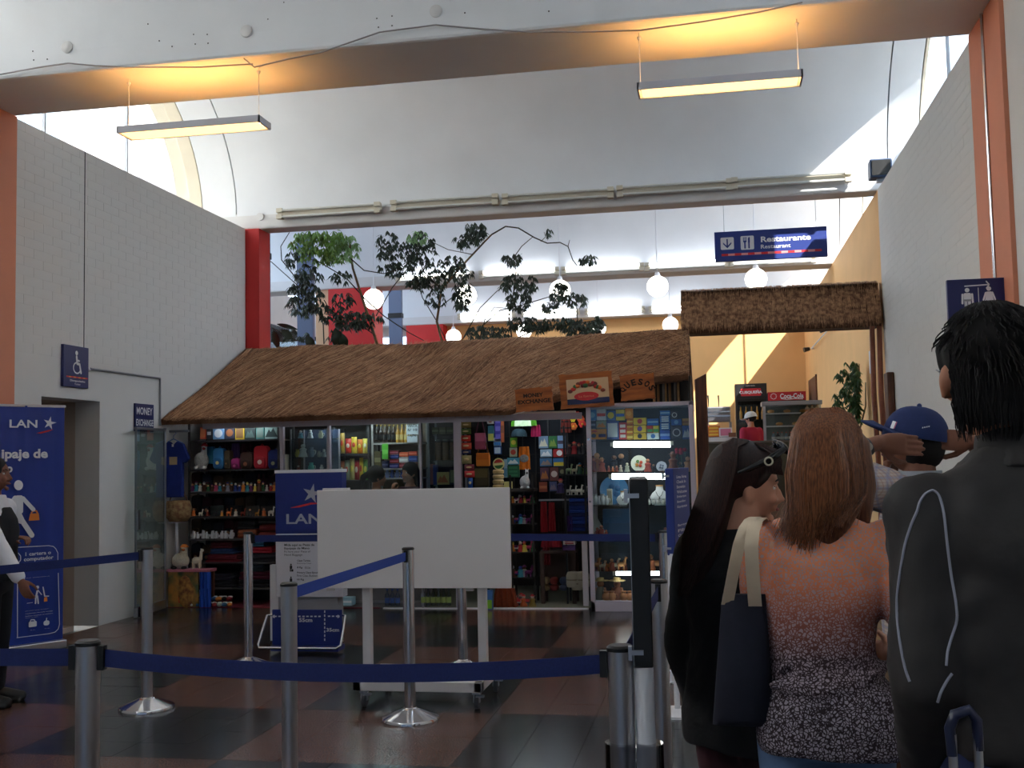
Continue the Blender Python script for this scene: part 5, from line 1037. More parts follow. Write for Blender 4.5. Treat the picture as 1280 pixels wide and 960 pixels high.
PCn = ['pale blue with cream figure', 'dark green with mountain', 'pale blue with dark bird', 'snowy mountain', 'red with white disc', 'blue with grey rocks', 'blue over yellow', 'violet brown with ochre shape', 'brown with pale face', 'black with small disc', 'rust brown', 'slate blue']
for k, (r, rgb, d, rgb2) in enumerate(PCs): pack('postcard', '%s postcard on the wire rack in the entrance' % PCn[k], 'postcard', r, YE + .05, .004, rgb, d, None, rgb2)
for k, (px, py, rgb) in enumerate([(715.5, 523, (232, 220, 60)), (721, 519, (220, 60, 40)), (726, 524, (226, 90, 50)), (717, 533, (226, 110, 40)), (728, 530, (220, 50, 50))]):
    a = W(px, py, YE); t = thing('paper_flower', '%s artificial flower hanging left of the glass showcase' % ['yellow', 'red', 'orange red', 'orange', 'crimson'][k], 'flower', a); m = col(*rgb)
    for j in range(6): q = radians(60 * j); MB().ball((.024 * cos(q), 0, .024 * sin(q)), .018, .008, .018, 8, 6).build('petal', m, t, smooth=60)
    MB().ball((0, -.006, 0), .012, nu=8, nv=6).build('centre', col(240, 190, 60), t, smooth=60); MB().cyl((0, 0, 0), (0, .05, -.02), .003, n=5).build('stem', col(40, 90, 40), t)
cloth('red_black_cloth', 'red and black patterned cloth hanging left of the artificial flowers', 'cloth', (701, 521, 714, 541), YE + .0, (110, 40, 30), 3, .012, .03, (30, 26, 24))
shelf('dark figurine shelf left of the glass showcase', W(708, 600, YE).x, W(735, 600, YE).x, YE - .2, YE + .06, [zpx(y, YE - .2, 720) for y in (568, 593, 619)], m=M_black)
for k, (px, py, hh, rgb, hd, hat, kd) in enumerate([(712, 567.6, 14, (60, 30, 34), (190, 140, 110), (30, 24, 24), 0), (718, 567.6, 16, (150, 30, 34), (190, 140, 110), (200, 60, 40), 0), (724, 567.6, 14, (40, 40, 44), (190, 140, 110), (130, 40, 40), 0), (730, 567.6, 15, (60, 56, 60), (190, 140, 110), None, 0), (711, 592.6, 13, (150, 170, 130), (200, 200, 180), None, 1), (718, 592.6, 12, (190, 196, 170), (200, 200, 180), None, 1), (725, 592.6, 14, (60, 110, 90), (200, 120, 60), (60, 130, 170), 0), (731, 592.6, 12, (90, 130, 60), (200, 160, 120), None, 0), (710, 618.6, 12, (226, 224, 214), (220, 220, 210), None, 1), (717, 618.6, 12, (216, 214, 204), (220, 220, 210), None, 1), (724, 618.6, 13, (226, 224, 214), (220, 220, 210), None, 1), (730, 618.6, 11, (206, 204, 190), (220, 220, 210), None, 1)]):
    figurine('figurine left of the showcase, %s shelf, %s from the left' % (('upper', 'middle', 'lower')[k // 4], ORD[k % 4]), px, py, hh, YE - .14, rgb, hd, hat, 'figurines left of the showcase', fat=.28, kind=kd)
figurine('red and navy rag doll left of the glass showcase', 701, 616, 18, YE - .12, (50, 40, 90), (200, 160, 130), (150, 30, 44), None, 'doll', .3, 0); tag(MB().box((W(694, 616, YE - .16).x, YE - .2, W(700, 618, YE - .14).z), (W(707, 616, YE - .16).x, YE + .05, W(700, 616.2, YE - .14).z)).build('doll_ledge', M_dark), 'small dark ledge carrying the rag doll', 'ledge')
plush('white plush llama with long legs hanging beside the orange bag', 657, 611, 16, 26, YE - .14, (222, 224, 226), (60, 60, 60), None, (222, 224, 226))
# heaps below the ledge, hanging red cloths, blue textiles, sacks
shelf('dark low shelf of toys right of the white board', W(638, 640, YE - .12).x, W(668, 640, YE - .12).x, YE - .16, YE + .08, [zpx(y, YE - .14, 655) for y in (629, 655, 690, 722)], m=M_dark)
for k in range(24):
    row, i = k // 6, k % 6; py = (629, 655, 690, 722)[row] - .3; px = 641 + i * 4.9; rgb = PAL[(k * 5 + 2) % 12]
    figurine('small toy right of the white board, %s shelf, %s from the left' % (('top', 'second', 'third', 'bottom')[row], ORD[i]), px, py, (12, 15, 17, 16)[row] * random.uniform(.75, 1), YE - .08 + random.uniform(-.03, .03), rgb, PAL[(k * 7 + 5) % 12], PAL[(k * 3 + 1) % 12] if k % 2 else None, 'toys right of the white board', 'toy', .3, (k % 3) % 2)
for r, rgb, lab in [((676, 627, 684, 665), (160, 30, 40), 'narrow red scarf hanging in the entrance, left one'), ((686, 628, 694, 664), (150, 26, 36), 'narrow red scarf hanging in the entrance, right one'), ((697, 636, 706, 664), (40, 30, 30), 'dark bag cloth hanging in the entrance'), ((707, 645, 716, 664), (70, 44, 110), 'purple cloth hanging in the entrance'), ((676, 674, 703, 684), (130, 20, 34), 'red coat lying over the rail in the entrance'), ((678, 684, 688, 706), (110, 20, 30), 'dark red sash below the red coat')]:
    cloth('hanging_cloth', lab, 'cloth', r, YE - .16, rgb, 3, .012, .03)
pack('bag_box', 'cream shoe bag with red pattern beside the red coat', 'bag', (704, 671, 719, 681), YE - .2, .1, (196, 186, 176), 'rows', None, (150, 50, 60)); pack('bag_box', 'purple cloth bag below the cream shoe bag', 'bag', (703, 681.5, 719, 688), YE - .2, .1, (60, 36, 90), 'half', None, (76, 46, 110))
tag(MB().box((W(674, 640, YE - .13).x, YE - .14, W(690, 626, YE - .14).z), (W(719, 640, YE - .13).x, YE - .12, W(690, 624, YE - .14).z)).build('hanging_rail', M_steel), 'pale rail of the hanging scarves in the entrance', 'rail')
bx0, bx1, bz = W(675, 689, YE - .2).x, W(719, 689, YE - .2).x, W(700, 688.3, YE - .2).z
t = thing('goods_bench', 'dark low bench under the red coat in the entrance', 'bench', ((bx0 + bx1) / 2, YE - .08, 0)); c = t.location; m = mat('bench_dark', (62, 44, 36), .7)
MB(c).box((bx0, YE - .2, bz - .03), (bx1, YE + .05, bz)).build('bench_top', m, t); MB(c).box((bx0, YE + .02, .25), (bx1, YE + .04, bz - .03)).build('back_board', m, t)
for x in (bx0, bx1 - .04):
    for y in (YE - .2, YE + .0): MB(c).box((x, y, .008), (x + .04, y + .04, bz - .03)).build('leg', m, t)
for k, (px, rgb, lab) in enumerate(((681, (150, 130, 96), 'tan'), (692, (120, 44, 40), 'red brown'), (704, (70, 84, 110), 'slate blue'))): folded('%s folded textile on the floor under the goods bench' % lab, (px - 5, 722, px + 5, 739), YE - .1, rgb, .12)
for i in range(9):
    y1 = 664 - i * 4.6; folded('%s folded textile in the stack beside the showcase, %s from the bottom' % (['blue', 'dark blue', 'royal blue'][i % 3], ORD[i]), (711, y1 - 4.3, 733, y1), YE - .18, [(30, 54, 130), (24, 36, 90), (40, 70, 160)][i % 3], .2)
tag(MB().box((W(710, 665, YE - .2).x, YE - .2, W(720, 667, YE - .2).z), (W(734, 665, YE - .2).x, YE + .05, W(720, 664.2, YE - .2).z)).build('textile_ledge', M_dark), 'dark ledge under the blue folded textiles', 'ledge')
for k, (px, py, r) in enumerate([(717, 733, .075), (728.5, 733, .075), (722, 716, .065)]):
    a = W(px, py + .5, YE - .3); a.z = max(a.z, .01) if k < 2 else .165; t = thing('cloth_roll', '%s pale sack roll on the floor left of the showcase' % ['left', 'right', 'upper'][k], 'sack', a); MB().lathe([(0, 0), (r * .9, 0), (r, r * .4), (r, r * 1.5), (r * .8, r * 2), (r * .3, r * 2.1), (0, r * 2.1)], n=16).build('sack', mat('sack_cloth', (150, 144, 128), .9, var=.1), t, smooth=50); MB().lathe([(r * 1.01, r * .9), (r * 1.01, r * 1.1)], n=16).build('tie', col(110, 100, 84), t)
pack('white_strip', 'narrow white cloth standing at the left edge of the showcase', 'cloth', (729, 672, 734, 757.5), YE - .42, .02, (206, 200, 206))  # plain pale upright strip down to the floor
for k in range(9):                                # toys in front on the mat
    px = 650 + (k % 5) * 5.4; a = WZ(px, 754 - (k // 5) * 8); a.y = min(a.y, 11.3); rgb = [(150, 44, 40), (206, 206, 206), (190, 90, 40), (60, 60, 70), (150, 130, 60)][k % 5]
    t = figurine('toy on the entrance floor, %s row, %s from the left' % (('front', 'back')[k // 5], ORD[k % 5]), px, 750, 15, 11.2, rgb, (214, 190, 170), (180, 40, 44), 'toys on the entrance floor', 'toy', .34, k % 2); t.location = (a.x, 11.15 + (k // 5) * .1, .008)
cloth('red_apron', 'orange brown woven sack standing beside the right leg of the white board', 'sack', (618, 735, 646, 759), 11.12, (140, 60, 30), 4, .02, .1)
for k, (px, rgb) in enumerate([(484, (150, 170, 200)), (490.5, (150, 170, 200)), (497, (150, 170, 200))]): bottle('water bottle standing under the shop counter, %s of three' % ORD[k], 'bottle', (px - 2.8, 736, px + 2.8, 757), 11.04 - .06, rgb, (40, 70, 150), 'water bottles under the counter', (60, 90, 160), True)
for k in range(6): px = 529 + k * 6.4; bottle('pale green drink bottle under the shop counter, %s of six' % ORD[k], 'bottle', (px - 2.8, 733, px + 2.8, 757), 11.04 - .06, (120, 160, 130), (60, 120, 80), 'green bottles under the counter', (140, 160, 90), True)
pack('tissue_pack', 'pale blue pack of tissues on the floor below the snack rack', 'pack', (424, 747, 440, 757), 10.9, .12, (150, 190, 206), 'band', None, (220, 230, 236)); pack('detergent_bottle', 'green and blue pack standing by the right leg of the white board', 'pack', (608, 738, 615, 762), 10.9, .06, (60, 110, 180), 'half', None, (130, 200, 50))

# ---------------------------------------------------------------- glass showcase with lit tubes
CY0, CY1 = 10.84, 11.3
cx0, cx1 = W(737, 700, CY0).x - .0, W(868, 560, CY0).x; cz1 = W(735, 505, CY0).z
t = thing('glass_showcase', 'tall lilac-white framed glass showcase with lit tubes', 'display case', ((cx0 + cx1) / 2, (CY0 + CY1) / 2, 0)); c = t.location; fw = .045
for x in (cx0, cx1 - fw):
    for y in (CY0, CY1 - fw): MB(c).box((x, y, 0), (x + fw, y + fw, cz1)).build('corner_post', M_lilac, t, bevel=.003)
MB(c).box((cx0, CY0, cz1 - .04), (cx1, CY1, cz1)).build('top_frame', M_lilac, t, bevel=.003); MB(c).box((cx0, CY0, .0), (cx1, CY1, .1)).build('base_plinth', M_lilac, t, bevel=.003)
CZ = [zpx(y, CY0 + .02, 800) for y in (549.5, 590, 631, 672, 713)] 
for z in CZ: MB(c).box((cx0 + .01, CY0 + .015, z - .008), (cx1 - .01, CY1 - .02, z)).build('glass_shelf', glass_mat('case_shelf', (.82, .9, .88), 1.0), t)
MB(c).box((cx0 + fw, CY0 + .006, .1), (cx1 - fw, CY0 + .011, cz1 - .04)).build('front_pane', M_glass, t); MB(c).box((cx0 + fw, CY1 - .012, .1), (cx1 - fw, CY1 - .006, cz1 - .04)).build('back_panel', mat('case_back_grey', (38, 38, 40), .8), t)
for x in (cx0 + .018, cx1 - .022): MB(c).box((x, CY0 + fw, .1), (x + .005, CY1 - fw, cz1 - .04)).build('side_pane', M_glass, t)
for y in (549, 627): q = W(735, y, CY0); MB(c).cyl((cx0 + .02, CY0 - .008, q.z), (cx0 + .02, CY0, q.z), .011, n=10).build('lock', M_chrome, t)
M_case = mat('case_tube', (246, 248, 250), .5, emit=6.5)
for y, x0, x1 in ((555.5, 767, 838), (595.5, 765, 836), (716.5, 770, 836)):
    q, q1 = W(x0, y, CY0 + .06), W(x1, y, CY0 + .06); MB(c).cyl((q.x, CY0 + .06, q.z), (q1.x, CY0 + .06, q1.z), .03 if y < 700 else .022, n=12).build('lit_tube', M_case, t, smooth=40)
    for x in (q.x - .03, q1.x): MB(c).box((x, CY0 + .03, q.z - .02), (x + .03, CY0 + .09, q.z + .02)).build('tube_end', M_fix, t)
YC = CY0 + .1
TOP = [((735.5, 512, 745, 525.5), (60, 130, 200), 'disc', (120, 180, 220), 'light blue'), ((746, 511, 757, 525.5), (206, 206, 214), 'band', (190, 60, 60), 'white and red'), ((758, 513, 769, 525.5), (40, 90, 160), 'disc', (220, 200, 70), 'blue with yellow disc'), ((770, 512, 780.5, 525.5), (210, 190, 60), 'band', (40, 90, 160), 'yellow with blue band'), ((781.5, 510, 790.5, 523.5), (226, 140, 40), 'disc', (240, 170, 70), 'orange with disc'),
       ((735.5, 526, 744.5, 535.8), (50, 60, 90), 'band', (120, 130, 160), 'dark slate'), ((745.5, 526, 757.5, 535.8), (150, 160, 140), 'peak', (206, 130, 60), 'grey green'), ((758.5, 526.0, 773, 549.3), (60, 84, 150), 'pane', (200, 206, 216), 'blue framed white'), ((774, 528, 783, 549.3), (196, 50, 60), 'rows', (232, 220, 220), 'red with white rows'),
       ((783.5, 524, 791, 530), (220, 130, 50), 'band', (240, 200, 90), 'topmost small orange'), ((783.5, 530.4, 791, 536.4), (214, 120, 44), 'band', (240, 200, 90), 'second small orange'), ((783.5, 536.8, 791, 542.8), (220, 130, 50), 'band', (250, 210, 100), 'third small orange'), ((783.5, 543.2, 791, 549.3), (206, 150, 60), 'band', (240, 220, 120), 'lowest small orange'),
       ((792, 522, 807.5, 531), (230, 196, 50), 'disc', (200, 70, 50), 'upper yellow'), ((792, 531.4, 807.5, 540.6), (226, 186, 44), 'disc', (110, 70, 140), 'middle yellow'), ((792, 541, 807.5, 549.3), (220, 176, 60), 'disc', (60, 60, 66), 'lower yellow with dark disc'), ((809, 523, 823, 531.6), (40, 100, 180), 'band', (130, 170, 210), 'sky blue'), ((809, 532, 816, 540.6), (200, 60, 50), 'half', (70, 150, 70), 'red and green'), ((816.5, 532, 823.5, 540.6), (220, 200, 60), 'half', (70, 150, 70), 'yellow and green'), ((809, 541, 823.5, 549.3), (220, 224, 226), 'disc', (60, 110, 180), 'white with blue disc'),
       ((825, 513, 837.5, 519), (40, 110, 190), 'band', (140, 190, 230), 'topmost bright blue'), ((825, 519.4, 837.5, 528), (36, 100, 180), 'rows', (200, 214, 230), 'second bright blue'), ((825, 528.4, 837.5, 537), (36, 100, 180), 'rows', (200, 214, 230), 'third bright blue'), ((825, 537.4, 837.5, 549.3), (40, 80, 170), 'band', (120, 150, 210), 'lowest bright blue'),
       ((839, 514, 847, 523.4), (60, 56, 66), 'ring', (214, 210, 200), 'dark with pale ring'), ((839, 523.8, 851.5, 531.6), (40, 90, 170), 'disc', (100, 150, 210), 'cobalt blue'), ((839.5, 532, 852, 549.3), (70, 74, 96), 'ring', (190, 190, 206), 'slate with large ring'), ((853, 523, 863, 531.6), (190, 140, 50), 'band', (150, 100, 40), 'golden'), ((853, 532, 863.5, 549.3), (50, 90, 170), 'peak', (170, 190, 220), 'blue with pale peak')]
for r, rgb, d, rgb2, nm in TOP: pack('product_carton', '%s carton on the top shelf of the glass showcase' % nm, 'box', r, YC, .09, rgb, d, None, rgb2)
t = pack('camera_box', 'wide orange-yellow camera box on the top shelf of the glass showcase', 'box', (735.5, 536.2, 758, 549.3), YC, .1, (236, 150, 30), None); a, b_ = W(735.5, 549.3, YC), W(758, 536.2, YC); w, h = b_.x - a.x, b_.z - a.z; O = V3((-w / 2, -.05, 0))
b = MB(); b.prism(circ(w * .3, h * .35, h * .24, 16, h * .2), O - EY * .002, EX, EZ, .0015); b.build('printed_camera', col(70, 76, 90), t); b = MB(); b.prism([(w * .56, h * .2), (w * .95, h * .2), (w * .95, h * .5), (w * .56, h * .5)], O - EY * .002, EX, EZ, .0015); b.build('print', col(60, 44, 90), t); b = MB(); b.text('Kodak', O + EX * w * .1 + EZ * h * .72, EX, EZ, w * .4, h * .2, bold=.03); b.build('lettering', M_printred, t)
S2 = [(741, 20, (120, 44, 36), (190, 120, 90), (90, 40, 30)), (746.5, 25, (190, 120, 70), (214, 160, 110), None), (752.5, 18, (170, 76, 50), (200, 130, 90), (200, 150, 100)), (761, 8, (176, 84, 60), (206, 140, 100), None), (766, 7, (190, 100, 60), (206, 140, 100), None), (771, 8, (150, 70, 50), (206, 140, 100), None), (776, 9, (200, 180, 160), (220, 200, 180), None), (784, 12, (190, 190, 170), (220, 214, 190), None), (810, 17, (170, 66, 46), (200, 130, 90), None), (817, 10, (60, 50, 50), (150, 110, 80), None), (842, 25, (110, 62, 40), (160, 100, 70), (90, 50, 34)), (851, 13, (60, 60, 56), (120, 100, 80), None), (860, 20, (170, 120, 80), (190, 140, 100), None), (768, 22, (36, 32, 34), (120, 90, 70), None), (777, 24, (30, 28, 30), (200, 150, 110), None)]
S2n = ['dark red robed', 'tall tan', 'red clay', 'tiny rose', 'tiny orange', 'tiny brick', 'tiny pale', 'cream', 'brick red', 'small black', 'tall brown', 'small grey', 'sand coloured', 'tall black left', 'tall black right']
for k, (px, hh, rgb, hd, hat) in enumerate(S2): figurine('%s clay figurine on the second shelf of the showcase' % S2n[k], px, 589.7, hh, YC + (.22 if k >= 13 else .02 + .04 * (k % 2)), rgb, hd, hat, None, fat=.3)
def platestand(label, px, py, r, Y, rgb, rgb2):
    a = W(px, py, Y); t = thing('display_plate', label, 'plate', a); Rm = Matrix.Rotation(radians(78), 3, 'X')
    MB().lathe([(0, 0), (r * .6, 0), (r, r * .12), (r, r * .16), (r * .6, r * .05), (0, r * .05)], (0, .02, r), 24, M=Rm).build('plate', col(*rgb, .3), t, smooth=40)
    for k in range(4): q = radians(90 * k + 30); MB().ball((r * .3 * cos(q), -.0, r + r * .3 * sin(q)), r * .2, .004, r * .2, 8, 6).build('painted_flower', col(*rgb2[k % len(rgb2)]), t, smooth=60)
    b = MB(); b.box((-r * .4, -.02, 0), (r * .4, .05, .012)); b.build('stand', M_wood, t)
platestand('white display plate with painted flowers on the second shelf of the showcase', 799, 589.7, .082, YC + .08, (230, 232, 214), [(206, 80, 40), (90, 130, 60), (220, 150, 60)])
platestand('pale grey display plate on the second shelf of the showcase', 827, 589.7, .052, YC + .1, (190, 196, 210), [(110, 120, 140)])
for k in range(5):
    a = W(846 + (k % 3) * 5, 562 + (k // 3) * 4, YC + .1); t = thing('silk_rose', 'red silk rose under the top shelf of the showcase, %s of five' % ORD[k], 'flower', a, 'silk roses in the showcase'); MB().ball((0, 0, 0), .022, .022, .02, 10, 7).build('bloom', mat('rose', (150, 24, 50), .8, var=.2, scale=80), t, smooth=60); MB().cyl((0, 0, 0), (.01, .01, W(846, 589.7, YC + .1).z - a.z), .003, n=5).build('stem', col(40, 80, 44), t)
platestand('large blue display plate on the third shelf of the showcase', 768, 630.8, .145, YC + .22, (40, 110, 160), [(30, 90, 140)])
for k in range(5): figurine('silver cup on the third shelf of the showcase, %s from the left' % ORD[k], 739.5 + k * 4.6, 630.7, 11 + (k % 2) * 2, YC + .02, (200, 202, 206), (190, 190, 196), None, 'silver cups in the showcase', 'cup', .3, 2)
pack('silver_ornament', 'square silver ornament on the third shelf of the showcase', 'ornament', (759, 611, 765, 630.7), YC + .06, .03, (180, 176, 160), 'pane', None, (140, 136, 120))
for k in range(9): figurine('small silver ornament on the third shelf of the showcase, %s from the right' % ORD[8 - k], 798 + k * 6.4, 630.7, 7, YC + .02, (206, 206, 200), (190, 190, 196), None, 'small silver ornaments in the showcase', 'ornament', .4, 2)
def bust(label, px, py, hpx, Y):
    a = W(px, py, Y); h = hpx * Y / FPX; t = thing('necklace_bust', label, 'jewellery bust', a)
    b = MB(); rg = []
    for z, w, d in ((0, .25, .12), (.12, .42, .18), (.4, .52, .2), (.62, .4, .16), (.78, .2, .14), (1, .18, .14)): rg.append([V3((w * h * cos(2 * pi * i / 16), d * h * sin(2 * pi * i / 16) - .06 * h * (1 - z), z * h)) for i in range(16)])
    b.rings(rg); b.build('bust', col(230, 230, 232, .5), t, smooth=50); MB().lathe([(h * .2, h * .98), (h * .2, h * 1.05), (0, h * 1.05)], n=12).build('wooden_cap', col(200, 150, 90), t, smooth=40); b = MB(); b.tube([(-.2 * h, -.18 * h, h * .72), (-.1 * h, -.27 * h, h * .5), (0, -.29 * h, h * .42), (.1 * h, -.27 * h, h * .5), (.2 * h, -.18 * h, h * .72)], .003, 5); b.ball((0, -.3 * h, h * .36), .05 * h, nu=8, nv=6); b.build('necklace', col(70, 70, 76, .3), t)
bust('white necklace bust with pendant on the third shelf of the showcase, right one', 825, 630.7, 23, YC + .12); bust('white necklace bust on the third shelf of the showcase, left one', 779, 630.7, 16, YC + .1)
pack('blue_cloth_box', 'large blue cloth covered box on the fourth shelf of the showcase', 'box', (754, 636, 790, 671.7), YC + .18, .1, (30, 80, 130), 'half', None, (26, 66, 110)); b = MB(); q, q1, q2 = W(741, 671.6, YC + .06), W(760, 671.6, YC + .06), W(742, 640, YC + .06); b.prism([(0, 0), (q1.x - q.x, 0), (0.02, q2.z - q.z)], (q.x, YC + .06, q.z), EX, EZ, -.012); tag(b.build('paper_pennant', col(190, 190, 186)), 'white triangular pennant on the fourth shelf of the showcase', 'pennant')
for k in range(7): figurine('tiny red clay figure on the fourth shelf of the showcase, %s from the left' % ORD[k], (741.5, 747, 752, 758, 832, 839, 846)[k], 671.6, 10 + (k % 3) * 3, YC + .02, (160, 60, 44), (190, 110, 80), None, 'red clay figures on the fourth shelf', fat=.3)
pack('dark_slate', 'dark slate board leaning on the fifth shelf of the showcase', 'board', (750, 678, 788, 712.6), YC + .2, .03, (50, 56, 62), 'band', None, (66, 72, 80))
for k in range(14): figurine('orange clay animal on the fifth shelf of the showcase, %s from the left' % ORD[k], 741 + k * 4.0 if k < 11 else 806 + (k - 11) * 8, 712.7, random.uniform(11, 17) if k < 11 else 20, YC + .02 + .03 * (k % 3), [(206, 106, 56), (226, 150, 90), (186, 80, 44), (230, 200, 170)][k % 4], (220, 140, 90), None, 'orange clay animals on the fifth shelf', fat=.3, kind=k % 2)
for k, px in enumerate((751, 772)):
    a = W(px, 750, YC + .05); a.z = .1; t = thing('sombrero_doll', 'doll with a wide straw hat on the showcase floor, %s one' % ['left', 'right'][k], 'doll', a); h = 28 * 11 / FPX
    MB().lathe([(0, 0), (.06, 0), (.055, h * .2), (.04, h * .5), (.02, h * .6)], n=12).build('body', col(*[(120, 116, 100), (150, 90, 60)][k]), t, smooth=50); MB().ball((0, 0, h * .68), .036, nu=12, nv=8).build('head', col(180, 120, 84), t, smooth=60); MB().lathe([(.085, h * .84), (.088, h * .82), (.04, h * .80), (.036, h * .95), (0, h * .98)], n=18).build('straw_hat', col(206, 180, 120), t, smooth=40)
    for s in (-1, 1): MB().cyl((s * .04, 0, h * .5), (s * .06, -.03, h * .22), .014, .011, 7).build('arm', col(180, 120, 84), t, smooth=60)
for k, px in enumerate((758, 765, 780, 788)): figurine('round clay pot on the showcase floor, %s from the left' % ORD[k], px, 752, 11, YC + .0, (206, 140, 90), (190, 120, 80), None, 'clay pots on the showcase floor', 'pot', .5, 2).location.z = .1
# ---------------------------------------------------------------- carved wooden signs on the roof edge, wooden end post
def woodsign(name, label, corners, Y, tilt, words=None):
    (x0, y0), (x1, y1) = corners; a, b_ = W(x0, y1, Y), W(x1, y0, Y); w, h = b_.x - a.x, b_.z - a.z; t = thing(name, label, 'sign', ((a.x + b_.x) / 2, Y, a.z)); t.rotation_euler = (0, -tilt, 0)
    n = 14; pts = [(w * i / n, random.uniform(0, .012)) for i in range(n + 1)] + [(w - random.uniform(0, .012), h * i / 6) for i in range(1, 6)] + [(w - w * i / n, h - random.uniform(0, .014)) for i in range(n + 1)] + [(random.uniform(0, .012), h - h * i / 6) for i in range(1, 6)]
    b = MB(); b.prism([(x - w / 2, z) for x, z in pts], (0, .015, 0), EX, EZ, .03); b.build('plank', M_board, t); return t, w, h
YW = 10.82
t, w, h = woodsign('money_sign', 'small wooden sign with burnt words Money Exchange on the roof edge', ((645, 483), (692, 515)), YW, .05)
p = MB(); p.text('MONEY', (-w * .27, -.0155, h * .58), EX, EZ, w * .52, h * .17, bold=.04); p.text('EXCHANGE', (-w * .42, -.0155, h * .33), EX, EZ, w * .86, h * .17, bold=.04); stuff(p.build('lettering', M_burn, t))
t, w, h = woodsign('sweets_sign', 'wooden sign with a framed picture of colourful sweets on the roof edge', ((701, 464), (767, 511)), YW - .01, .045)
b = MB(); b.box((-w * .36, -.022, h * .12), (w * .42, -.016, h * .82)); b.build('picture_base', col(214, 180, 140, .4), t); b = MB(); b.box((-w * .36, -.024, h * .12), (w * .42, -.0225, h * .27)); b.build('blue_band', col(36, 40, 84, .4), t); MB().prism(circ(0.0, h * .33, w * .23, 24, h * .12), (0, -.026, 0), EX, EZ, .001).build('red_oval', col(206, 40, 44, .4), t)
p = MB(); p.text('La Iberica', (-w * .14, -.0265, h * .30), EX, EZ, w * .28, h * .06); p.build('lettering', mat('print_gold', (226, 150, 110), .6), t)
for k in range(17):
    x = -.3 * w + .62 * w * (k + .5) / 17 + random.uniform(-.01, .01); z = h * (.5 + .2 * sin(pi * (k + .5) / 17) + random.uniform(-.07, .04)); MB().ball((x, -.026, z), w * .05 * random.uniform(.7, 1.2), .01, h * .06 * random.uniform(.8, 1.2), 9, 6).build('printed_sweet', col(*[(110, 44, 40), (206, 50, 40), (60, 110, 60), (226, 110, 40), (130, 60, 40), (190, 40, 50)][k % 6], .4), t, smooth=60)
t, w, h = woodsign('cheese_sign', 'small wooden sign with burnt word Quesos in an arc on the roof edge', ((776, 466), (819, 501)), YW - .01, .05)
for k, ch in enumerate('QUESOS'):
    q = radians(152 - k * 25); cxx, czz = w * .37 * cos(q), h * .2 + h * .36 * sin(q); rr = q - pi / 2; U_ = V3((cos(rr), 0, sin(rr))); V_ = V3((-sin(rr), 0, cos(rr))); b = MB(); b.text(ch, V3((cxx, -.0155, czz)) - U_ * w * .065, U_, V_, w * .13, h * .24, bold=.04); b.build('letter', M_burn, t)
x0, x1 = W(869, 500, 11.35).x, W(884, 500, 11.35).x
b = MB(((x0 + x1) / 2, 11.4, 0)); zt = W(872, 467, 11.35).z; b.rings([[V3((x0, 11.35, z)), V3((x1, 11.35, z2)), V3((x1, 11.55, z2)), V3((x0, 11.55, z))] for z, z2 in ((0, 0), (zt * .5, zt * .5), (zt - .06, zt))]); tag(b.build('wooden_plank_post', M_wood, bevel=.01), 'broad reddish-brown wooden plank post at the right end of the shop', 'post')
# ---------------------------------------------------------------- restaurant gate
def straw_patch(b, p00, p10, p01, p11, n, nrm, L=.12, w=.003, lift=.03, slant=.06):
    for i in range(n):
        u, v = random.random(), random.random(); p = (p00 * (1 - u) + p10 * u) * (1 - v) + (p01 * (1 - u) + p11 * u) * v; d = ((p01 - p00) * 1).normalized(); s = (p10 - p00).normalized()
        q = p + d * L * random.uniform(.5, 1.1) + s * random.gauss(0, slant * L * 4) + nrm * random.uniform(0, lift); p = p + nrm * random.uniform(.003, lift * .5)
        b.add([p - s * w, p + s * w, p + nrm * w, q - s * w * .4, q + s * w * .4], [(0, 1, 4, 3), (1, 2, 4), (2, 0, 3, 4)])
YG = 13.0; gl, gr = W(851, 380, YG).x, 1.93; gt, ge, gb = W(975, 358, YG + .3).z, W(975, 398, YG).z, W(975, 412, YG).z
t = thing('thatched_gate_roof', 'narrow thatched gate roof across the restaurant entrance', 'roof', ((gl + gr) / 2, YG + .3, gb)); c = t.location
b = MB(c); rg = []
for i in range(31):
    x = gl + (gr - gl) * i / 30; j = random.uniform(-.012, .012); rg.append([V3((x, YG, ge + j)), V3((x, YG + .16, gt - .04 + j)), V3((x, YG + .3, gt + j * .5)), V3((x, YG + .6, ge)), V3((x, YG + .56, gb + .02)), V3((x, YG + .04, gb + .0 + j * .6))])
b.rings(rg); b.build('roof_core', mat('thatch_dark', (96, 64, 42), .95, rgb2=(66, 42, 28), scale=14, stretch=(8, 1, 1)), t, smooth=40)
b = MB(c); n1 = V3((0, -.9, .4)).normalized(); straw_patch(b, V3((gl, YG + .15, gt - .03)), V3((gr, YG + .15, gt - .03)), V3((gl, YG - .005, ge)), V3((gr, YG - .005, ge)), 4200, n1, .18, .0026, .014, .02); straw_patch(b, V3((gl, YG + .3, gt + .01)), V3((gr, YG + .3, gt + .01)), V3((gl, YG + .15, gt - .03)), V3((gr, YG + .15, gt - .03)), 1300, V3((0, -.5, .8)).normalized(), .16, .0026, .014, .02)
straw_patch(b, V3((gl, YG + .28, gt + .01)), V3((gr, YG + .28, gt + .01)), V3((gl, YG + .55, ge + .04)), V3((gr, YG + .55, ge + .04)), 900, V3((0, 0, 1)), .12, .003, .008, .1); stuff(b.build('thatch', M_straw, t))
tag(MB((-.33, YG + .2, 0)).tube([(-.33, YG + .2, 0), (-.32, YG + .2, 1.5), (-.34, YG + .2, gb + .04)], [.06, .05, .045], 10).build('gate_post', M_wood, smooth=50), 'rough brown gate post on the left under the thatched gate roof', 'post')
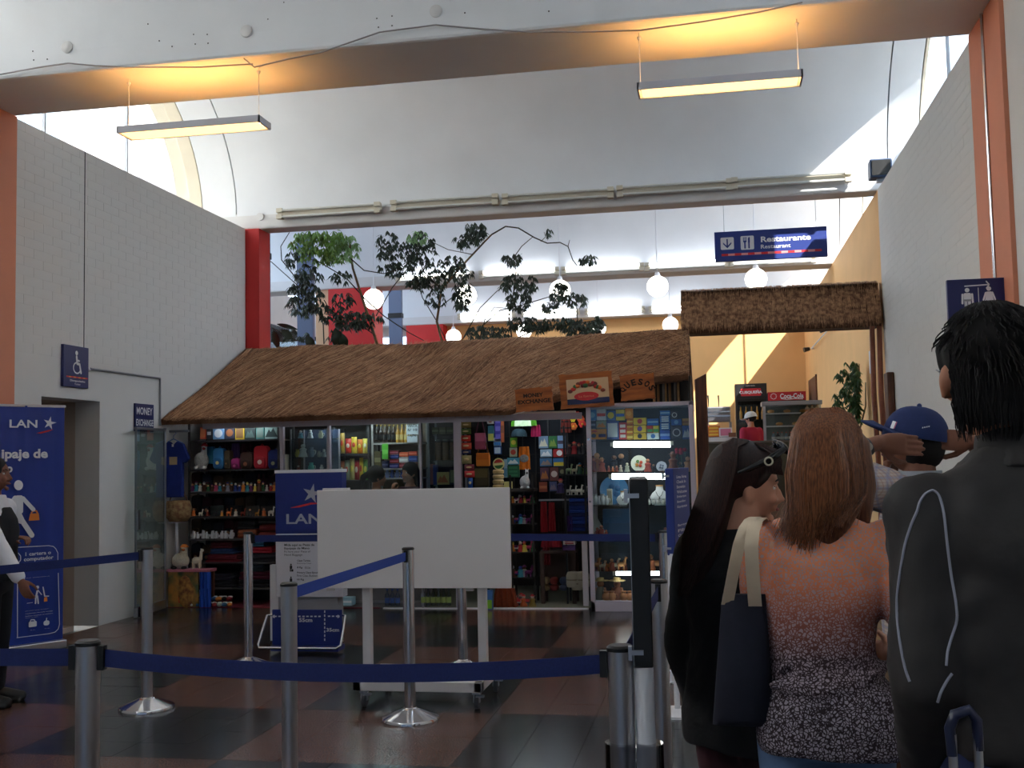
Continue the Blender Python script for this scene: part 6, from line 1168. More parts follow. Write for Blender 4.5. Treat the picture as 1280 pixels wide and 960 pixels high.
for k, (dx, lab) in enumerate(((-.06, 'slim reddish gate pole on the right under the thatched gate roof, left one of two'), (.02, 'slim reddish gate pole on the right beside the grey wall'))):
    x = 1.9 + dx; tag(MB((x, YG + .1, 0)).tube([(x, YG + .1, 0), (x + .01, YG + .1, 1.2), (x - .01, YG + .12, 2.2), (x, YG + .1, gb + .04)], .03, 10).build('gate_pole', mat('reddish_pole', (150, 84, 60), .6, var=.1), smooth=50), lab, 'pole')
tag(MB((1.93, 12.6, 0)).box((1.89, 12.5, 0), (1.965, 12.75, W(1105, 466, 12.6).z)).build('side_plank', M_wood, bevel=.01), 'dark wooden plank standing against the grey right wall', 'plank')
tag(MB(WX(1090, 450, XR)).box((XR - .006, WX(1094, 450, XR).y, WX(1090, 466, XR).z), (XR, WX(1087, 450, XR).y, WX(1090, 437, XR).z)).build('paper_notice', M_printwhite), 'white paper notice on the ochre wall beside the gate pole', 'notice')
# ---------------------------------------------------------------- restaurant on its raised floor
FZ = 0.72; YK = 18.3
pf = MB(); pf.box((-.2, YK, 0), (XR, 23.9, FZ)); struct(pf.build('floor_raised', mat('raised_floor', (120, 100, 84), .6)))
kx0, kx1 = W(872, 560, YK).x, W(1045, 560, YK).x; kz = W(900, 552, YK).z
t = thing('bar_counter', 'dark restaurant counter with pale top behind the queue', 'counter', ((kx0 + kx1) / 2, YK + .3, FZ)); c = t.location
MB(c).box((kx0, YK + .02, FZ), (kx1, YK + .5, kz - .03)).build('front_panel', mat('counter_dark', (60, 58, 48), .7), t); MB(c).box((kx0, YK, kz - .03), (kx1, YK + .55, kz)).build('counter_top', col(90, 84, 80, .4), t, bevel=.004); q, q1 = W(884, 551, YK + .1), W(921, 546, YK + .1); MB(c).box((q.x, YK + .06, kz), (q1.x, YK + .5, q1.z)).build('raised_shelf', col(214, 214, 220, .4), t)
zs = q1.z
a, b_ = W(884, 528, YK + .3), W(913, 508, YK + .3); t = thing('coffee_machine', 'silver coffee machine with two black levers on the counter', 'coffee machine', ((a.x + b_.x) / 2, YK + .35, a.z)); w, h = b_.x - a.x, b_.z - a.z
MB().box((-w / 2, -.1, 0), (w / 2, .12, h)).build('body', M_steel, t, bevel=.02)
for z in (.35, .62): MB().box((-w / 2 + .01, -.108, h * z), (w / 2 - .01, -.1, h * (z + .08))).build('bright_band', M_chrome, t)
MB().box((-w / 2 - .01, -.12, -(a.z - zs)), (-w / 2 + .03, .12, 0)).build('leg', M_steel, t); MB().box((w / 2 - .03, -.12, -(a.z - zs)), (w / 2 + .01, .12, 0)).build('leg', M_steel, t); MB().box((-w / 2, -.05, -(a.z - zs)), (w / 2, .12, -(a.z - zs) + .03)).build('drip_tray', M_black, t)
for px in (885, 898): x = W(px, 500, YK + .3).x - (a.x + b_.x) / 2; z1 = W(px, 494, YK + .3).z - a.z; MB().tube([(x, 0, h * .9), (x + .005, -.0, z1 - .08), (x, 0, z1)], [.006, .012, .014], 7).build('lever', M_black, t, smooth=50)
pack('snack_tray', 'tray of orange snack packets on the counter by the coffee machine', 'tray', (884, 532, 900, 546), YK + .14, .1, (206, 110, 50), 'rows', None, (226, 180, 70)); pack('picture_menu', 'white framed picture menu on the counter', 'menu', (899, 534.5, 915, 546), YK + .12, .03, (226, 222, 226), 'pane', None, (206, 120, 150)); pack('brown_cup', 'small brown cup on the counter left of the red-shirted person', 'cup', (911, 546.5, 920, 552), YK - .0 + .02, .06, (120, 80, 60)).location.z = zs
def fridge(label, r, rb, Y, head, text, tcol, script=False):
    a, b_ = W(r[0], r[3], Y), W(r[2], r[1], Y); w, hh = b_.x - a.x, b_.z - a.z; t = thing('drinks_fridge', label, 'fridge', ((a.x + b_.x) / 2, Y, FZ)); z0 = a.z - FZ; z1 = b_.z - FZ; m = col(*head, .5)
    MB().box((-w / 2, 0, 0), (w / 2, .6, z1)).build('cabinet', M_black, t, bevel=.01); MB().box((-w / 2, -.03, z0), (w / 2, 0, z1)).build('header', m, t)
    MB().box((-w / 2 + .05, -.012, .15), (w / 2 - .05, -.004, z0 - .05)).build('glass_door', glass_mat('fridge_glass', (.6, .66, .66), 1.2), t); MB().box((w / 2 - .05, -.04, z0 * .4), (w / 2 - .03, -.012, z0 * .75)).build('handle', M_alu, t)
    p = MB(); O = V3((-w / 2, -.03, z0))
    if not script:
        b = MB(); b.prism(rrect(w * .18, hh * .18, w * .82, hh * .68, .02), O - EY * .001, EX, EZ, .001); b.build('red_badge', M_printred, t); p.text(text, O - EY * .003 + EX * w * .14 + EZ * hh * .3, EX, EZ, w * .72, hh * .26, bold=.05); p.text('CERVEZA', O - EY * .003 + EX * w * .34 + EZ * hh * .82, EX, EZ, w * .3, hh * .07)
    else:
        p.text(text, O - EY * .003 + EX * w * .32 + EZ * hh * .2, EX, EZ, w * .62, hh * .6, bold=.03)
        for k in range(12): q = radians(30 * k); p.prism(circ(w * .15 + hh * .32 * cos(q), hh * .5 + hh * .32 * sin(q), hh * .06, 6), O - EY * .002, EX, EZ, .001)
        b = MB(); b.tube([O + V3((w * .34, -.004, hh * .2)), O + V3((w * .5, -.004, hh * .08)), O + V3((w * .7, -.004, hh * .16)), O + V3((w * .92, -.004, hh * .1))], .008, 5); b.build('wave', M_printwhite, t)
    p.build('lettering', tcol, t)
    return t, w, z0
t, w, z0 = fridge('tall black drinks fridge with red and white beer header in the restaurant', (919, 479, 958, 499), 0, 22.6, (22, 20, 22), 'CUSQUEÑA', M_printwhite)
for row, zz in enumerate((z0 - .42, z0 - .95)):
    MB().box((-w / 2 + .05, .0, zz - .02), (w / 2 - .05, .03, zz)).build('shelf_rail', M_steel, t)
    for k in range(5): x = -w * .34 + w * .17 * k; b = MB(); b.lathe([(.03, 0), (.03, .14), (.012, .2), (.012, .26), (0, .26)], (x, -.045, zz), 8); b.build('bottle_in_fridge', mat('beer_glass', (150, 110, 40), .2), t, smooth=50)
fridge('red headed soft drink fridge behind the glass food case', (960, 489, 1007, 501), 0, 22.6, (186, 24, 36), 'Coca-Cola', M_printwhite, True)
# glass food case on the counter
YF = YK + .15; a, b_ = W(956, 549.5, YF), W(1026, 500, YF); t = thing('food_case', 'glass food display case with grey top on the counter', 'display case', ((a.x + b_.x) / 2, YF + .2, kz)); c = t.location; w = b_.x - a.x
for x in (a.x, b_.x - .03):
    for y in (YF, YF + .37): MB(c).box((x, y, kz), (x + .03, y + .03, b_.z - .05)).build('post', M_alu, t)
MB(c).box((a.x - .03, YF - .02, b_.z - .07), (b_.x + .02, YF + .42, b_.z)).build('top', col(130, 132, 140, .4), t, bevel=.008); MB(c).box((a.x + .03, YF + .002, kz), (b_.x - .03, YF + .008, b_.z - .07)).build('front_pane', M_glass, t); MB(c).box((a.x, YF + .39, kz), (b_.x, YF + .4, b_.z - .07)).build('back_panel', col(110, 116, 112), t)
FZS = [W(990, y, YF).z for y in (517, 533)]
for z in FZS: MB(c).box((a.x + .02, YF + .02, z - .012), (b_.x - .02, YF + .38, z)).build('glass_shelf', glass_mat('case_shelf', (.82, .9, .88), 1.0), t)
MB(c).box((a.x + .03, YF + .03, FZS[0]), (a.x + w * .65, YF + .3, FZS[0] + .02)).build('white_tray', M_printwhite, t); MB(c).box((a.x + .03, YF + .03, FZS[1]), (a.x + w * .6, YF + .3, FZS[1] + .02)).build('white_tray', M_printwhite, t)
for k in range(5): tag(MB(V3((a.x + .12 + k * .13, YF + .15, FZS[k % 2] + .02))).ball(V3((a.x + .12 + k * .13, YF + .15, FZS[k % 2] + .05)), .06, .08, .03, 10, 7).build('pastry', mat('pastry', (206, 150, 90), .8, var=.1, scale=30), smooth=60), 'golden pastry on a white tray in the glass food case, %s from the left' % ORD[k], 'pastry', 'pastries in the food case')
for k in range(3): px = 1009 + k * 6.3; bottle('white bottle with orange label on the top shelf of the food case, %s of three' % ORD[k], 'bottle', (px - 2.8, 505.5, px + 2.8, 516.8), YF + .1, (214, 190, 170), (214, 120, 60), 'white bottles in the food case', (226, 140, 90))
for k in range(6): px = 967 + k * 5.3; bottle('small bottle with red cap on the bottom of the food case, %s from the left' % ORD[k], 'bottle', (px - 2.2, 541, px + 2.2, 551.5), YF + .08, [(120, 140, 160), (60, 50, 50), (150, 150, 156)][k % 3], (206, 60, 44), 'red capped bottles in the food case', (200, 200, 206)).location.z = kz
# door and light track on the ochre wall
y0, y1 = WX(1012.5, 500, XR).y, WX(1022, 500, XR).y; dm = MB(); dm.box((XR - .02, y1, FZ), (XR, y0, WX(1022, 468, XR).z)); d = struct(dm.build('door_1', mat('door_brown', (96, 62, 44), .6))); MB().box((XR - .03, y1 - .06, FZ), (XR, y1, WX(1022, 467, XR).z)).build('door_frame', M_wood, d)
p0, p1 = WX(1014, 436, XR - .06), WX(1036, 411, XR - .06); t = thing('light_track', 'white light track with black spotlights on the ochre wall', 'lamp', (p0 + p1) / 2); c = t.location; MB(c).tube([p0, p1], .012, 6).build('rail', M_printwhite, t)
for p in (p0, p1):
    MB(c).cyl(p, p + V3((.06, 0, 0)), .01, n=6).build('arm', M_printwhite, t); MB(c).cyl(p + V3((-.03, 0, 0)), p + V3((-.14, -.03, -.02)), .035, .05, 10).build('spotlight', M_black, t, smooth=40)
for k in range(2): pack('yellow_crate', '%s yellow crate below the dark restaurant counter' % ['upper', 'lower'][k], 'crate', (884, 591 + k * 6.5, 895, 597 + k * 6.5), YK - .6, .25, (226, 196, 40), 'band', None, (206, 170, 30))
tag(MB().box((W(882, 604, YK - .6).x, YK - .62, 0), (W(897, 604, YK - .6).x, YK - .3, W(884, 604, YK - .6).z)).build('crate_stand', M_dark), 'dark stand under the yellow crates', 'stand')

# ---------------------------------------------------------------- plants
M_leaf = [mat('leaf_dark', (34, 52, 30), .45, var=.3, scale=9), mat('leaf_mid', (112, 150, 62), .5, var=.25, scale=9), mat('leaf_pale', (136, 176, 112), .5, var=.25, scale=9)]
M_stem = mat('stem', (120, 96, 66), .8, var=.2, scale=30); M_stemdark = mat('stem_dark', (60, 52, 40), .8)
def leaf(b, p, d, L, w, n):
    d = d.normalized(); s = d.cross(n).normalized(); n = s.cross(d)
    b.add([p, p + d * L * .45 + s * w - n * w * .25, p + d * L - n * L * .12, p + d * L * .45 - s * w - n * w * .25, p + d * L * .45], [(0, 1, 4), (1, 2, 4), (2, 3, 4), (3, 0, 4)])
def foliage(b, px, py, rx, ry, n, Y, L=.1, spread=.22, xmax=99):
    done = 0; n = int(n * 2.3)
    while done < n:
        u, v = random.uniform(-1, 1), random.uniform(-1, 1)
        if u * u + v * v > 1: continue
        p = W(px + rx * u, py + ry * v, Y + random.uniform(-spread, spread)); p.x = min(p.x, xmax - L * 1.4); k = random.choice((4, 5, 6, 7)); dn = V3((random.gauss(0, .35), random.gauss(0, .35), -.9)).normalized()
        for i in range(k):
            q = 2 * pi * i / k + random.random(); d = V3((cos(q) * .6, sin(q) * .6, -1.0 + random.gauss(0, .35))); leaf(b, p, d, L * random.uniform(.7, 1.3), L * .135, V3((random.gauss(0, .3), -.5 + random.gauss(0, .3), 1)).normalized())
        done += k
YP_ = 14.3
def plant(name, label, base, stems, fol, mats_, L=.1):
    t = thing(name, label, 'plant', base); c = t.location
    for k, (pts, r) in enumerate(stems):
        P = [W(x, y, YP_ + .08 * sin(k * 2.1)) for x, y in pts]; MB(c).tube(P, [r * (1 - .5 * i / len(P)) for i in range(len(P))], 7).build('stem' if r < .015 else 'trunk', M_stem if r > .012 else M_stemdark, t, smooth=60)
    for mi in range(3):
        b = MB(c)
        for px, py, rx, ry, n, m in fol:
            if m == mi: foliage(b, px, py, rx, ry, n, YP_, L)
        if b.v: stuff(b.build('foliage', M_leaf[mi], t))
base = W(472, 434, YP_); base.z = 0
plant('climbing_plant', 'climbing plant with light green crown at the left above the thatched roof', base,
      [([(476, 520), (472, 432), (462, 400), (452, 370), (441, 335), (437, 305)], .024), ([(455, 372), (435, 350), (420, 340), (395, 325), (370, 324)], .009), ([(452, 370), (480, 395), (510, 415), (530, 426)], .009), ([(405, 430), (404, 405), (395, 385), (370, 355), (340, 328), (308, 306)], .009), ([(372, 350), (352, 325), (351, 308), (362, 290)], .009), ([(437, 322), (455, 338), (480, 342), (505, 335)], .009), ([(470, 420), (440, 398), (420, 396), (405, 392)], .008), ([(430, 433), (426, 410), (405, 375)], .009), ([(340, 410), (370, 425), (400, 432)], .008)],
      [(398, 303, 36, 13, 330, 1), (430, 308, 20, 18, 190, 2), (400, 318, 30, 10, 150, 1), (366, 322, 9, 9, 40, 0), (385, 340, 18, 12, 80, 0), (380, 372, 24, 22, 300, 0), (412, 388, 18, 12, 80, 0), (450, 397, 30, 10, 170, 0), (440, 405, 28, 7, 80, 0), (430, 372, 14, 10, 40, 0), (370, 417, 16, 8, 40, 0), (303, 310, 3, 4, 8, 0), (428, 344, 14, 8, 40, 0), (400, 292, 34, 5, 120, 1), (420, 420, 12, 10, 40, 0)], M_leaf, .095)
base = W(553, 430, YP_); base.z = 0
plant('climbing_plant', 'tall dark-leaved climbing plant in the middle above the thatched roof', base,
      [([(560, 520), (553, 428), (546, 402), (550, 375), (552, 362), (575, 335), (605, 303), (615, 293)], .02), ([(615, 293), (632, 283), (648, 285), (668, 297), (684, 304), (700, 303), (710, 308), (716, 325), (722, 333)], .011), ([(552, 362), (530, 340), (520, 315), (516, 300)], .008), ([(470, 395), (490, 360), (510, 335), (515, 312)], .008), ([(560, 430), (545, 400), (528, 372), (522, 350)], .008), ([(605, 303), (590, 318), (560, 312), (535, 300)], .007), ([(548, 385), (565, 372), (580, 368), (590, 362)], .007), ([(505, 335), (490, 318), (486, 300)], .007), ([(710, 308), (712, 300)], .005), ([(676, 302), (682, 296), (680, 290)], .005)],
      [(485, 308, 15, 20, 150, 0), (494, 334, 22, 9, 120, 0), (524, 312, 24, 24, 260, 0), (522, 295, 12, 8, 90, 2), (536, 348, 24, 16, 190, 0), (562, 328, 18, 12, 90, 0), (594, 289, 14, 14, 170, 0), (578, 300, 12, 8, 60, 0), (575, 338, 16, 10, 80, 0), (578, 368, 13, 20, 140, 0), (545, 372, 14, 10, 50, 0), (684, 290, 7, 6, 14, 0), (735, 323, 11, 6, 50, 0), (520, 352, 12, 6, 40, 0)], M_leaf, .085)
base = W(640, 428, YP_); base.z = 0
plant('climbing_plant', 'dark leafy climbing plant on the right above the thatched roof', base,
      [([(640, 520), (640, 425), (636, 395), (642, 365), (645, 340), (642, 322)], .012), ([(600, 430), (602, 408), (625, 388), (650, 382), (690, 370), (700, 360)], .009), ([(575, 430), (600, 385), (620, 365), (640, 350)], .008), ([(642, 322), (652, 308), (666, 296)], .007), ([(716, 425), (722, 400), (720, 372), (708, 362)], .008), ([(640, 425), (680, 408), (720, 405), (745, 400)], .008), ([(598, 428), (606, 400), (618, 384), (640, 386)], .007)],
      [(640, 322, 13, 8, 80, 0), (648, 353, 25, 13, 190, 0), (648, 374, 16, 13, 130, 0), (699, 365, 12, 13, 140, 0), (688, 382, 10, 7, 50, 0), (720, 374, 13, 10, 70, 0), (655, 403, 22, 9, 150, 0), (728, 407, 28, 11, 230, 0), (610, 415, 28, 10, 220, 0), (700, 402, 28, 7, 120, 0), (746, 404, 10, 12, 80, 0), (672, 408, 16, 6, 60, 0), (725, 420, 22, 5, 80, 0)], M_leaf, .082)
# rubber plant leaves peeping over the ridge
base = W(365, 436, 13.9); base.z = 0; t = thing('rubber_plant', 'dark rubber plant with large oval leaves at the left end of the roof ridge', 'plant', base); c = t.location
for k, (x0, y0, x1, y1, w) in enumerate([(330, 436, 323, 411, .055), (348, 436, 342, 412, .05), (372, 412, 346, 405, .03), (366, 424, 352, 412, .05), (392, 436, 383, 419, .06), (362, 412, 372, 418, .03), (424, 436, 419, 410, .075), (432, 436, 428, 417, .06), (420, 412, 428, 405, .05)]):
    p, q = W(x0, y0, 13.9), W(x1, y1, 13.85); d = q - p; s = d.cross(V3((.2, -1, .1))).normalized(); b = MB(c); rg = []; n_ = s.cross(d).normalized()
    for i in range(9): f = i / 8; ww = max(.002, w * sin(pi * min(1, f * .97 + .02)) ** .8); m = p + d * f + n_ * .02 * sin(pi * f); rg.append([m - s * ww + n_ * ww * .25, m, m + s * ww + n_ * ww * .25, m - n_ * .004])
    b.rings(rg); b.build('leaf', mat('rubber_leaf', (28, 46, 30), .3), t, smooth=70)
b = MB(c)
for x in (330, 350, 372, 392, 424): b.tube([W(x, 520, 13.92), W(x, 434, 13.9)], .01, 6)
stuff(b.build('stem', M_stemdark, t))
# potted tree by the ochre wall
YT = 14.6; bp_ = W(1068, 540, YT); bp_.z = 0; t = thing('potted_tree', 'potted green umbrella tree against the ochre wall', 'plant', bp_); c = t.location
MB(c).lathe([(0, 0), (.13, 0), (.17, .34), (.18, .36), (.15, .36), (.14, .32), (0, .32)], bp_, 18).build('pot', mat('terracotta', (150, 84, 60), .8), t, smooth=40); MB(c).lathe([(.0, .30), (.145, .325), (0, .33)], bp_, 14).build('soil', M_dark, t)
for k, (x, y) in enumerate(((1062, 470), (1074, 455), (1082, 478))): P = [bp_ + V3((.02 * (k - 1), 0, .3)), W(1070 + k * 2, 540, YT), W(x, y + 30, YT), W(x, y, YT)]; MB(c).tube(P, [.016, .013, .01, .006], 7).build('stem', M_stem, t, smooth=60)
b = MB(c)
for px, py, rx, ry, n in ((1066, 465, 22, 14, 190), (1056, 495, 15, 18, 150), (1078, 490, 14, 22, 220), (1066, 515, 20, 12, 150), (1080, 465, 9, 14, 70)): foliage(b, px, py, rx, ry, int(n * .6), YT, .1, .12, XR)
stuff(b.build('foliage', mat('tree_leaf', (56, 92, 46), .45, var=.3, scale=9), t))
# ---------------------------------------------------------------- people
def rotz(a): return Matrix.Rotation(a, 3, 'Z')
def head_mesh(mb, c, R, s=1.0, female=False):
    """cranium, jaw, nose, lips, ears; x right, y forward, z up in the head's own frame"""
    nu, nv = 28, 20; rg = []
    for i in range(nv + 1):
        a = -pi / 2 + pi * i / nv; k = max(cos(a), 1e-3); z = sin(a); ring = []
        for j in range(nu):
            x, y = cos(2 * pi * j / nu) * k, sin(2 * pi * j / nu) * k; X, Y, Z = x * .076, y * .096, z * .117
            if z < 0:
                X *= 1 - .30 * abs(z) ** 1.3
                if y < 0: Y *= 1 - .55 * abs(z)
                else: Y = Y * (1 - .12 * abs(z)) + .012 * abs(z)
            if y > .5 and -.2 < z < .25: Y -= .006
            ring.append(c + R @ V3((X, Y, Z)) * s)
        rg.append(ring)
    mb.rings(rg)
    f = lambda x, y, z: c + R @ V3((x, y, z)) * s
    mb.tube([f(0, .084, .022), f(0, .098, -.005), f(0, .112, -.03), f(0, .096, -.042)], [.008 * s, .011 * s, .015 * s, .010 * s], 8)
    for sx in (-1, 1): mb.ball(f(.012 * sx, .097, -.036), .009 * s, nu=8, nv=6); mb.ball(f(.034 * sx, .078, -.03), .022 * s, .018 * s, .02 * s, 8, 6, M=R); mb.ball(f(.03 * sx, .083, .032), .022 * s, .01 * s, .008 * s, 8, 6, M=R); mb.ball(f(.08 * sx, -.01, -.012), .013 * s, .02 * s, .033 * s, 10, 8, M=R @ Matrix.Rotation(radians(18 * sx), 3, 'Z')); mb.ball(f(.08 * sx, -.004, -.036), .011 * s, .011 * s, .013 * s, 8, 6)
    mb.ball(f(0, .092, -.064), .024 * s, .012 * s, .009 * s, 10, 6, M=R); mb.ball(f(0, .082, -.1), .022 * s, .016 * s, .016 * s, 8, 6, M=R)
def face_parts(t, c, R, s, skin, brow=(30, 22, 20), lips=(150, 80, 76)):
    f = lambda x, y, z: c + R @ V3((x, y, z)) * s
    for sx in (-1, 1):
        e = MB().ball(f(.031 * sx, .0715, .012), .0125 * s, nu=12, nv=8).build('eye', col(226, 222, 216, .25), t, smooth=60); MB().ball(f(.0318 * sx, .0785, .012), .0062 * s, nu=10, nv=6).build('iris', col(40, 26, 20, .2), e, smooth=60)
        MB().tube([f(.014 * sx, .092, .033), f(.032 * sx, .0885, .039), f(.05 * sx, .077, .033)], [.003 * s, .0042 * s, .002 * s], 6).build('eyebrow', col(*brow, .9), t, smooth=60)
        MB().tube([f(.018 * sx, .085, .016), f(.031 * sx, .0845, .0205), f(.044 * sx, .077, .015)], .0028 * s, 6).build('eyelid', skin, t, smooth=60)
    MB().ball(f(0, .1, -.064), .021 * s, .0075 * s, .0065 * s, 12, 6, M=R).build('lips', col(*lips, .5), t, smooth=60)
def hand(mb, w, d, nrm, th, s=1.0, curl=(20, 25, 30, 35), spread=.12):
    """w wrist, d towards the fingers, nrm out of the back of the hand, th towards the thumb side"""
    d = d.normalized(); th = (th - d * th.dot(d)).normalized(); nrm = d.cross(th) if d.cross(th).dot(nrm) > 0 else th.cross(d)
    pal = [];
    for k, (q, wd, tk) in enumerate(((0, .026, .019), (.03, .036, .017), (.065, .041, .015), (.092, .040, .012))):
        c = w + d * q * s; pal.append([c + (th * wd * cos(2 * pi * j / 12) + nrm * tk * sin(2 * pi * j / 12)) * s for j in range(12)])
    mb.rings(pal)
    for i, (off, L, r) in enumerate(((.030, .072, .0088), (.0105, .080, .009), (-.0095, .075, .0086), (-.029, .058, .0076))):
        p = w + (d * .085 + th * off) * s; a = radians(curl[i]); dd = (d + th * off * spread * 12 * .3).normalized(); pts = [w + (d * .06 + th * off * .9) * s, p]
        for k, fr in enumerate((.46, .31, .23)):
            ang = a * (.5, 1.5, 2.4)[k]; v = dd * cos(ang) - nrm * sin(ang); p = p + v * L * fr * s; pts.append(p)
        mb.tube(pts, [r * s * q for q in (1.05, 1.05, 1.0, .92, .74)], 8); mb.ball(pts[-1], r * s * .74, nu=8, nv=6)
    p = w + (d * .02 + th * .024 - nrm * .006) * s; q1 = p + (d * .028 + th * .026 - nrm * .010) * s; q2 = q1 + (d * .032 + th * .012 - nrm * .012) * s; q3 = q2 + (d * .026 + th * .0 - nrm * .01) * s
    mb.tube([w + d * .015 * s, p, q1, q2, q3], [.014 * s, .0145 * s, .0115 * s, .0105 * s, .0082 * s], 8); mb.ball(q3, .0082 * s, nu=8, nv=6)
def limb(mb, pts, rs, n=12):
    """a rounded, tapered limb through its joints"""
    P = []; Rr = []
    for i in range(len(pts) - 1):
        for k in range(5):
            f = k / 5; P.append(pts[i].lerp(pts[i + 1], f)); Rr.append(rs[i] * (1 - f) + rs[i + 1] * f)
    P.append(pts[-1]); Rr.append(rs[-1]); mb.tube(P, Rr, n); mb.ball(pts[0], rs[0], nu=n, nv=8); mb.ball(pts[-1], rs[-1], nu=n, nv=8)
    for i in range(1, len(pts) - 1): mb.ball(pts[i], rs[i] * 1.0, nu=n, nv=8)
def torso(mb, H, rows, M=None, n=24):
    rg = []
    for z, rx, ry, yo, xo in rows:
        ring = []
        for j in range(n):
            a = 2 * pi * j / n; cx, sy = cos(a), sin(a); e = .8
            p = V3((math.copysign(abs(cx) ** e, cx) * rx * H + xo * H, math.copysign(abs(sy) ** e, sy) * ry * H + yo * H, z * H)); ring.append(M @ p if M else p)
        rg.append(ring)
    mb.rings(rg)
TORSO_F = [(.465, .075, .055, -.005, 0), (.50, .098, .068, -.01, 0), (.545, .1, .07, -.008, 0), (.60, .084, .058, 0, 0), (.645, .076, .054, 0, 0), (.70, .086, .062, .006, 0), (.745, .094, .066, .008, 0), (.785, .1, .056, .0, 0), (.812, .088, .044, -.004, 0), (.83, .05, .036, -.004, 0), (.85, .034, .034, -.002, 0)]
TORSO_M = [(.465, .075, .06, -.005, 0), (.50, .094, .068, -.006, 0), (.56, .092, .064, -.002, 0), (.62, .09, .062, 0, 0), (.68, .098, .066, 0, 0), (.745, .11, .07, 0, 0), (.79, .114, .06, -.002, 0), (.818, .096, .046, -.004, 0), (.836, .055, .038, -.004, 0), (.855, .037, .037, -.002, 0)]
def person(label, loc, yaw, H, female, skin, arms, headyaw=0.0, headpitch=0.0, headroll=0.0, voxel=.009, stance=.06, hs=1.0, headoff=(0, 0, 0), lean=None):
    """arms: two lists [shoulder, elbow, wrist] in the person's frame, facing +y"""
    t = thing('person', label, 'person', loc); t.rotation_euler = (0, 0, yaw); mb = MB(); k = H / 1.7
    torso(mb, H, TORSO_F if female else TORSO_M)
    hc = V3((headoff[0], .012 * k + headoff[1], .932 * H + headoff[2])); R = rotz(headyaw) @ Matrix.Rotation(headpitch, 3, 'X') @ Matrix.Rotation(headroll, 3, 'Y'); s = H * .133 / .234 * hs
    limb(mb, [V3((0, -.008 * H, .825 * H)), V3((headoff[0] * .7, -.004 * H + headoff[1] * .5, .885 * H))], [.036 * H, .032 * H]); head_mesh(mb, hc, R, s, female)
    for i, sx in enumerate((-1, 1)):
        limb(mb, [V3((sx * .054 * H, -.004 * H, .49 * H)), V3((sx * stance * H * .9, .005 * H, .285 * H)), V3((sx * stance * H, -.012 * H, .05 * H))], [.052 * H, .034 * H, .022 * H])
        limb(mb, [V3((sx * stance * H, -.02 * H, .028 * H)), V3((sx * stance * H * 1.15, .075 * H, .018 * H))], [.024 * H, .017 * H])
        sh, el, wr, hd, nr, th, cu = arms[i]
        limb(mb, [sh, el, wr], [.031 * H, .023 * H, .0155 * H]); hand(mb, wr, hd, nr, th, k * (.95 if female else 1.0), cu)
    o = mb.build('body', skin, t, remesh=voxel, sm_iter=2)
    return t, hc, R, s
def default_arm(sx, H, el=None, wr=None, curl=(25, 28, 30, 34)):
    sh = V3((sx * .108 * H, -.004 * H, .79 * H)); el = el or V3((sx * .135 * H, -.02 * H, .615 * H)); wr = wr or V3((sx * .14 * H, .03 * H, .475 * H)); d = (wr - el).normalized()
    return (sh, el, wr, d, V3((sx, 0, 0)), V3((0, 1, 0)), curl)
_crease = bpy.data.textures.new('creases', 'CLOUDS'); _crease.noise_scale = .11; _crease.noise_depth = 3
def garment(t, name, m, build, voxel=.014, sm=6, crease=0.0):
    mb = MB(); build(mb); o = mb.build(name, m, t, remesh=voxel, sm_iter=sm)
    if crease: d = o.modifiers.new('creases', 'DISPLACE'); d.texture = _crease; d.strength = crease; d.mid_level = .5; d.texture_coords = 'LOCAL'
    return o
def hairstrands(parent, m, roots, n, r=.0022, seed=1):
    """roots: function(u) -> list of points of one lock; thin tubes joined into one part"""
    rnd = random.Random(seed); b = MB()
    for i in range(n):
        P = roots(rnd); b.tube(P, [r] * (len(P) - 2) + [r * .8, r * .3], 4, cap=False)
    return stuff(b.build('hair_strands', m, parent, smooth=70))
def shoes(t, H, stance, m):
    for sx in (-1, 1):
        b = MB(); limb(b, [V3((sx * stance * H, -.03 * H, .032 * H)), V3((sx * stance * H * 1.1, .03 * H, .03 * H)), V3((sx * stance * H * 1.18, .095 * H, .022 * H))], [.032 * H, .028 * H, .02 * H]); b.box((sx * stance * H - .03 * H, -.06 * H, .0), (sx * stance * H * 1.1 + .03 * H, .1 * H, .012 * H)); b.build('shoe', m, t, remesh=.008, sm_iter=3)
def trousers(t, H, stance, m, female, extra=1.0, zt=.575):
    def bld(mb):
        torso(mb, H, [(.45, .085, .066, -.006, 0), (.50, .107, .078, -.01, 0), (.55, .105, .075, -.006, 0), (zt, .094, .068, 0, 0)])
        for sx in (-1, 1): limb(mb, [V3((sx * .054 * H, -.004 * H, .475 * H)), V3((sx * stance * H * .9, .004 * H, .285 * H)), V3((sx * stance * H, -.012 * H, .062 * H))], [.058 * H * extra, .043 * H * extra, .036 * H * extra])
    return garment(t, 'trousers', m, bld)
SKIN1 = mat('skin_light', (206, 150, 122), .55, var=.04, scale=9); SKIN2 = mat('skin_tan', (176, 116, 88), .55, var=.05, scale=9); SKIN3 = mat('skin_brown', (130, 82, 62), .55, var=.05, scale=9)

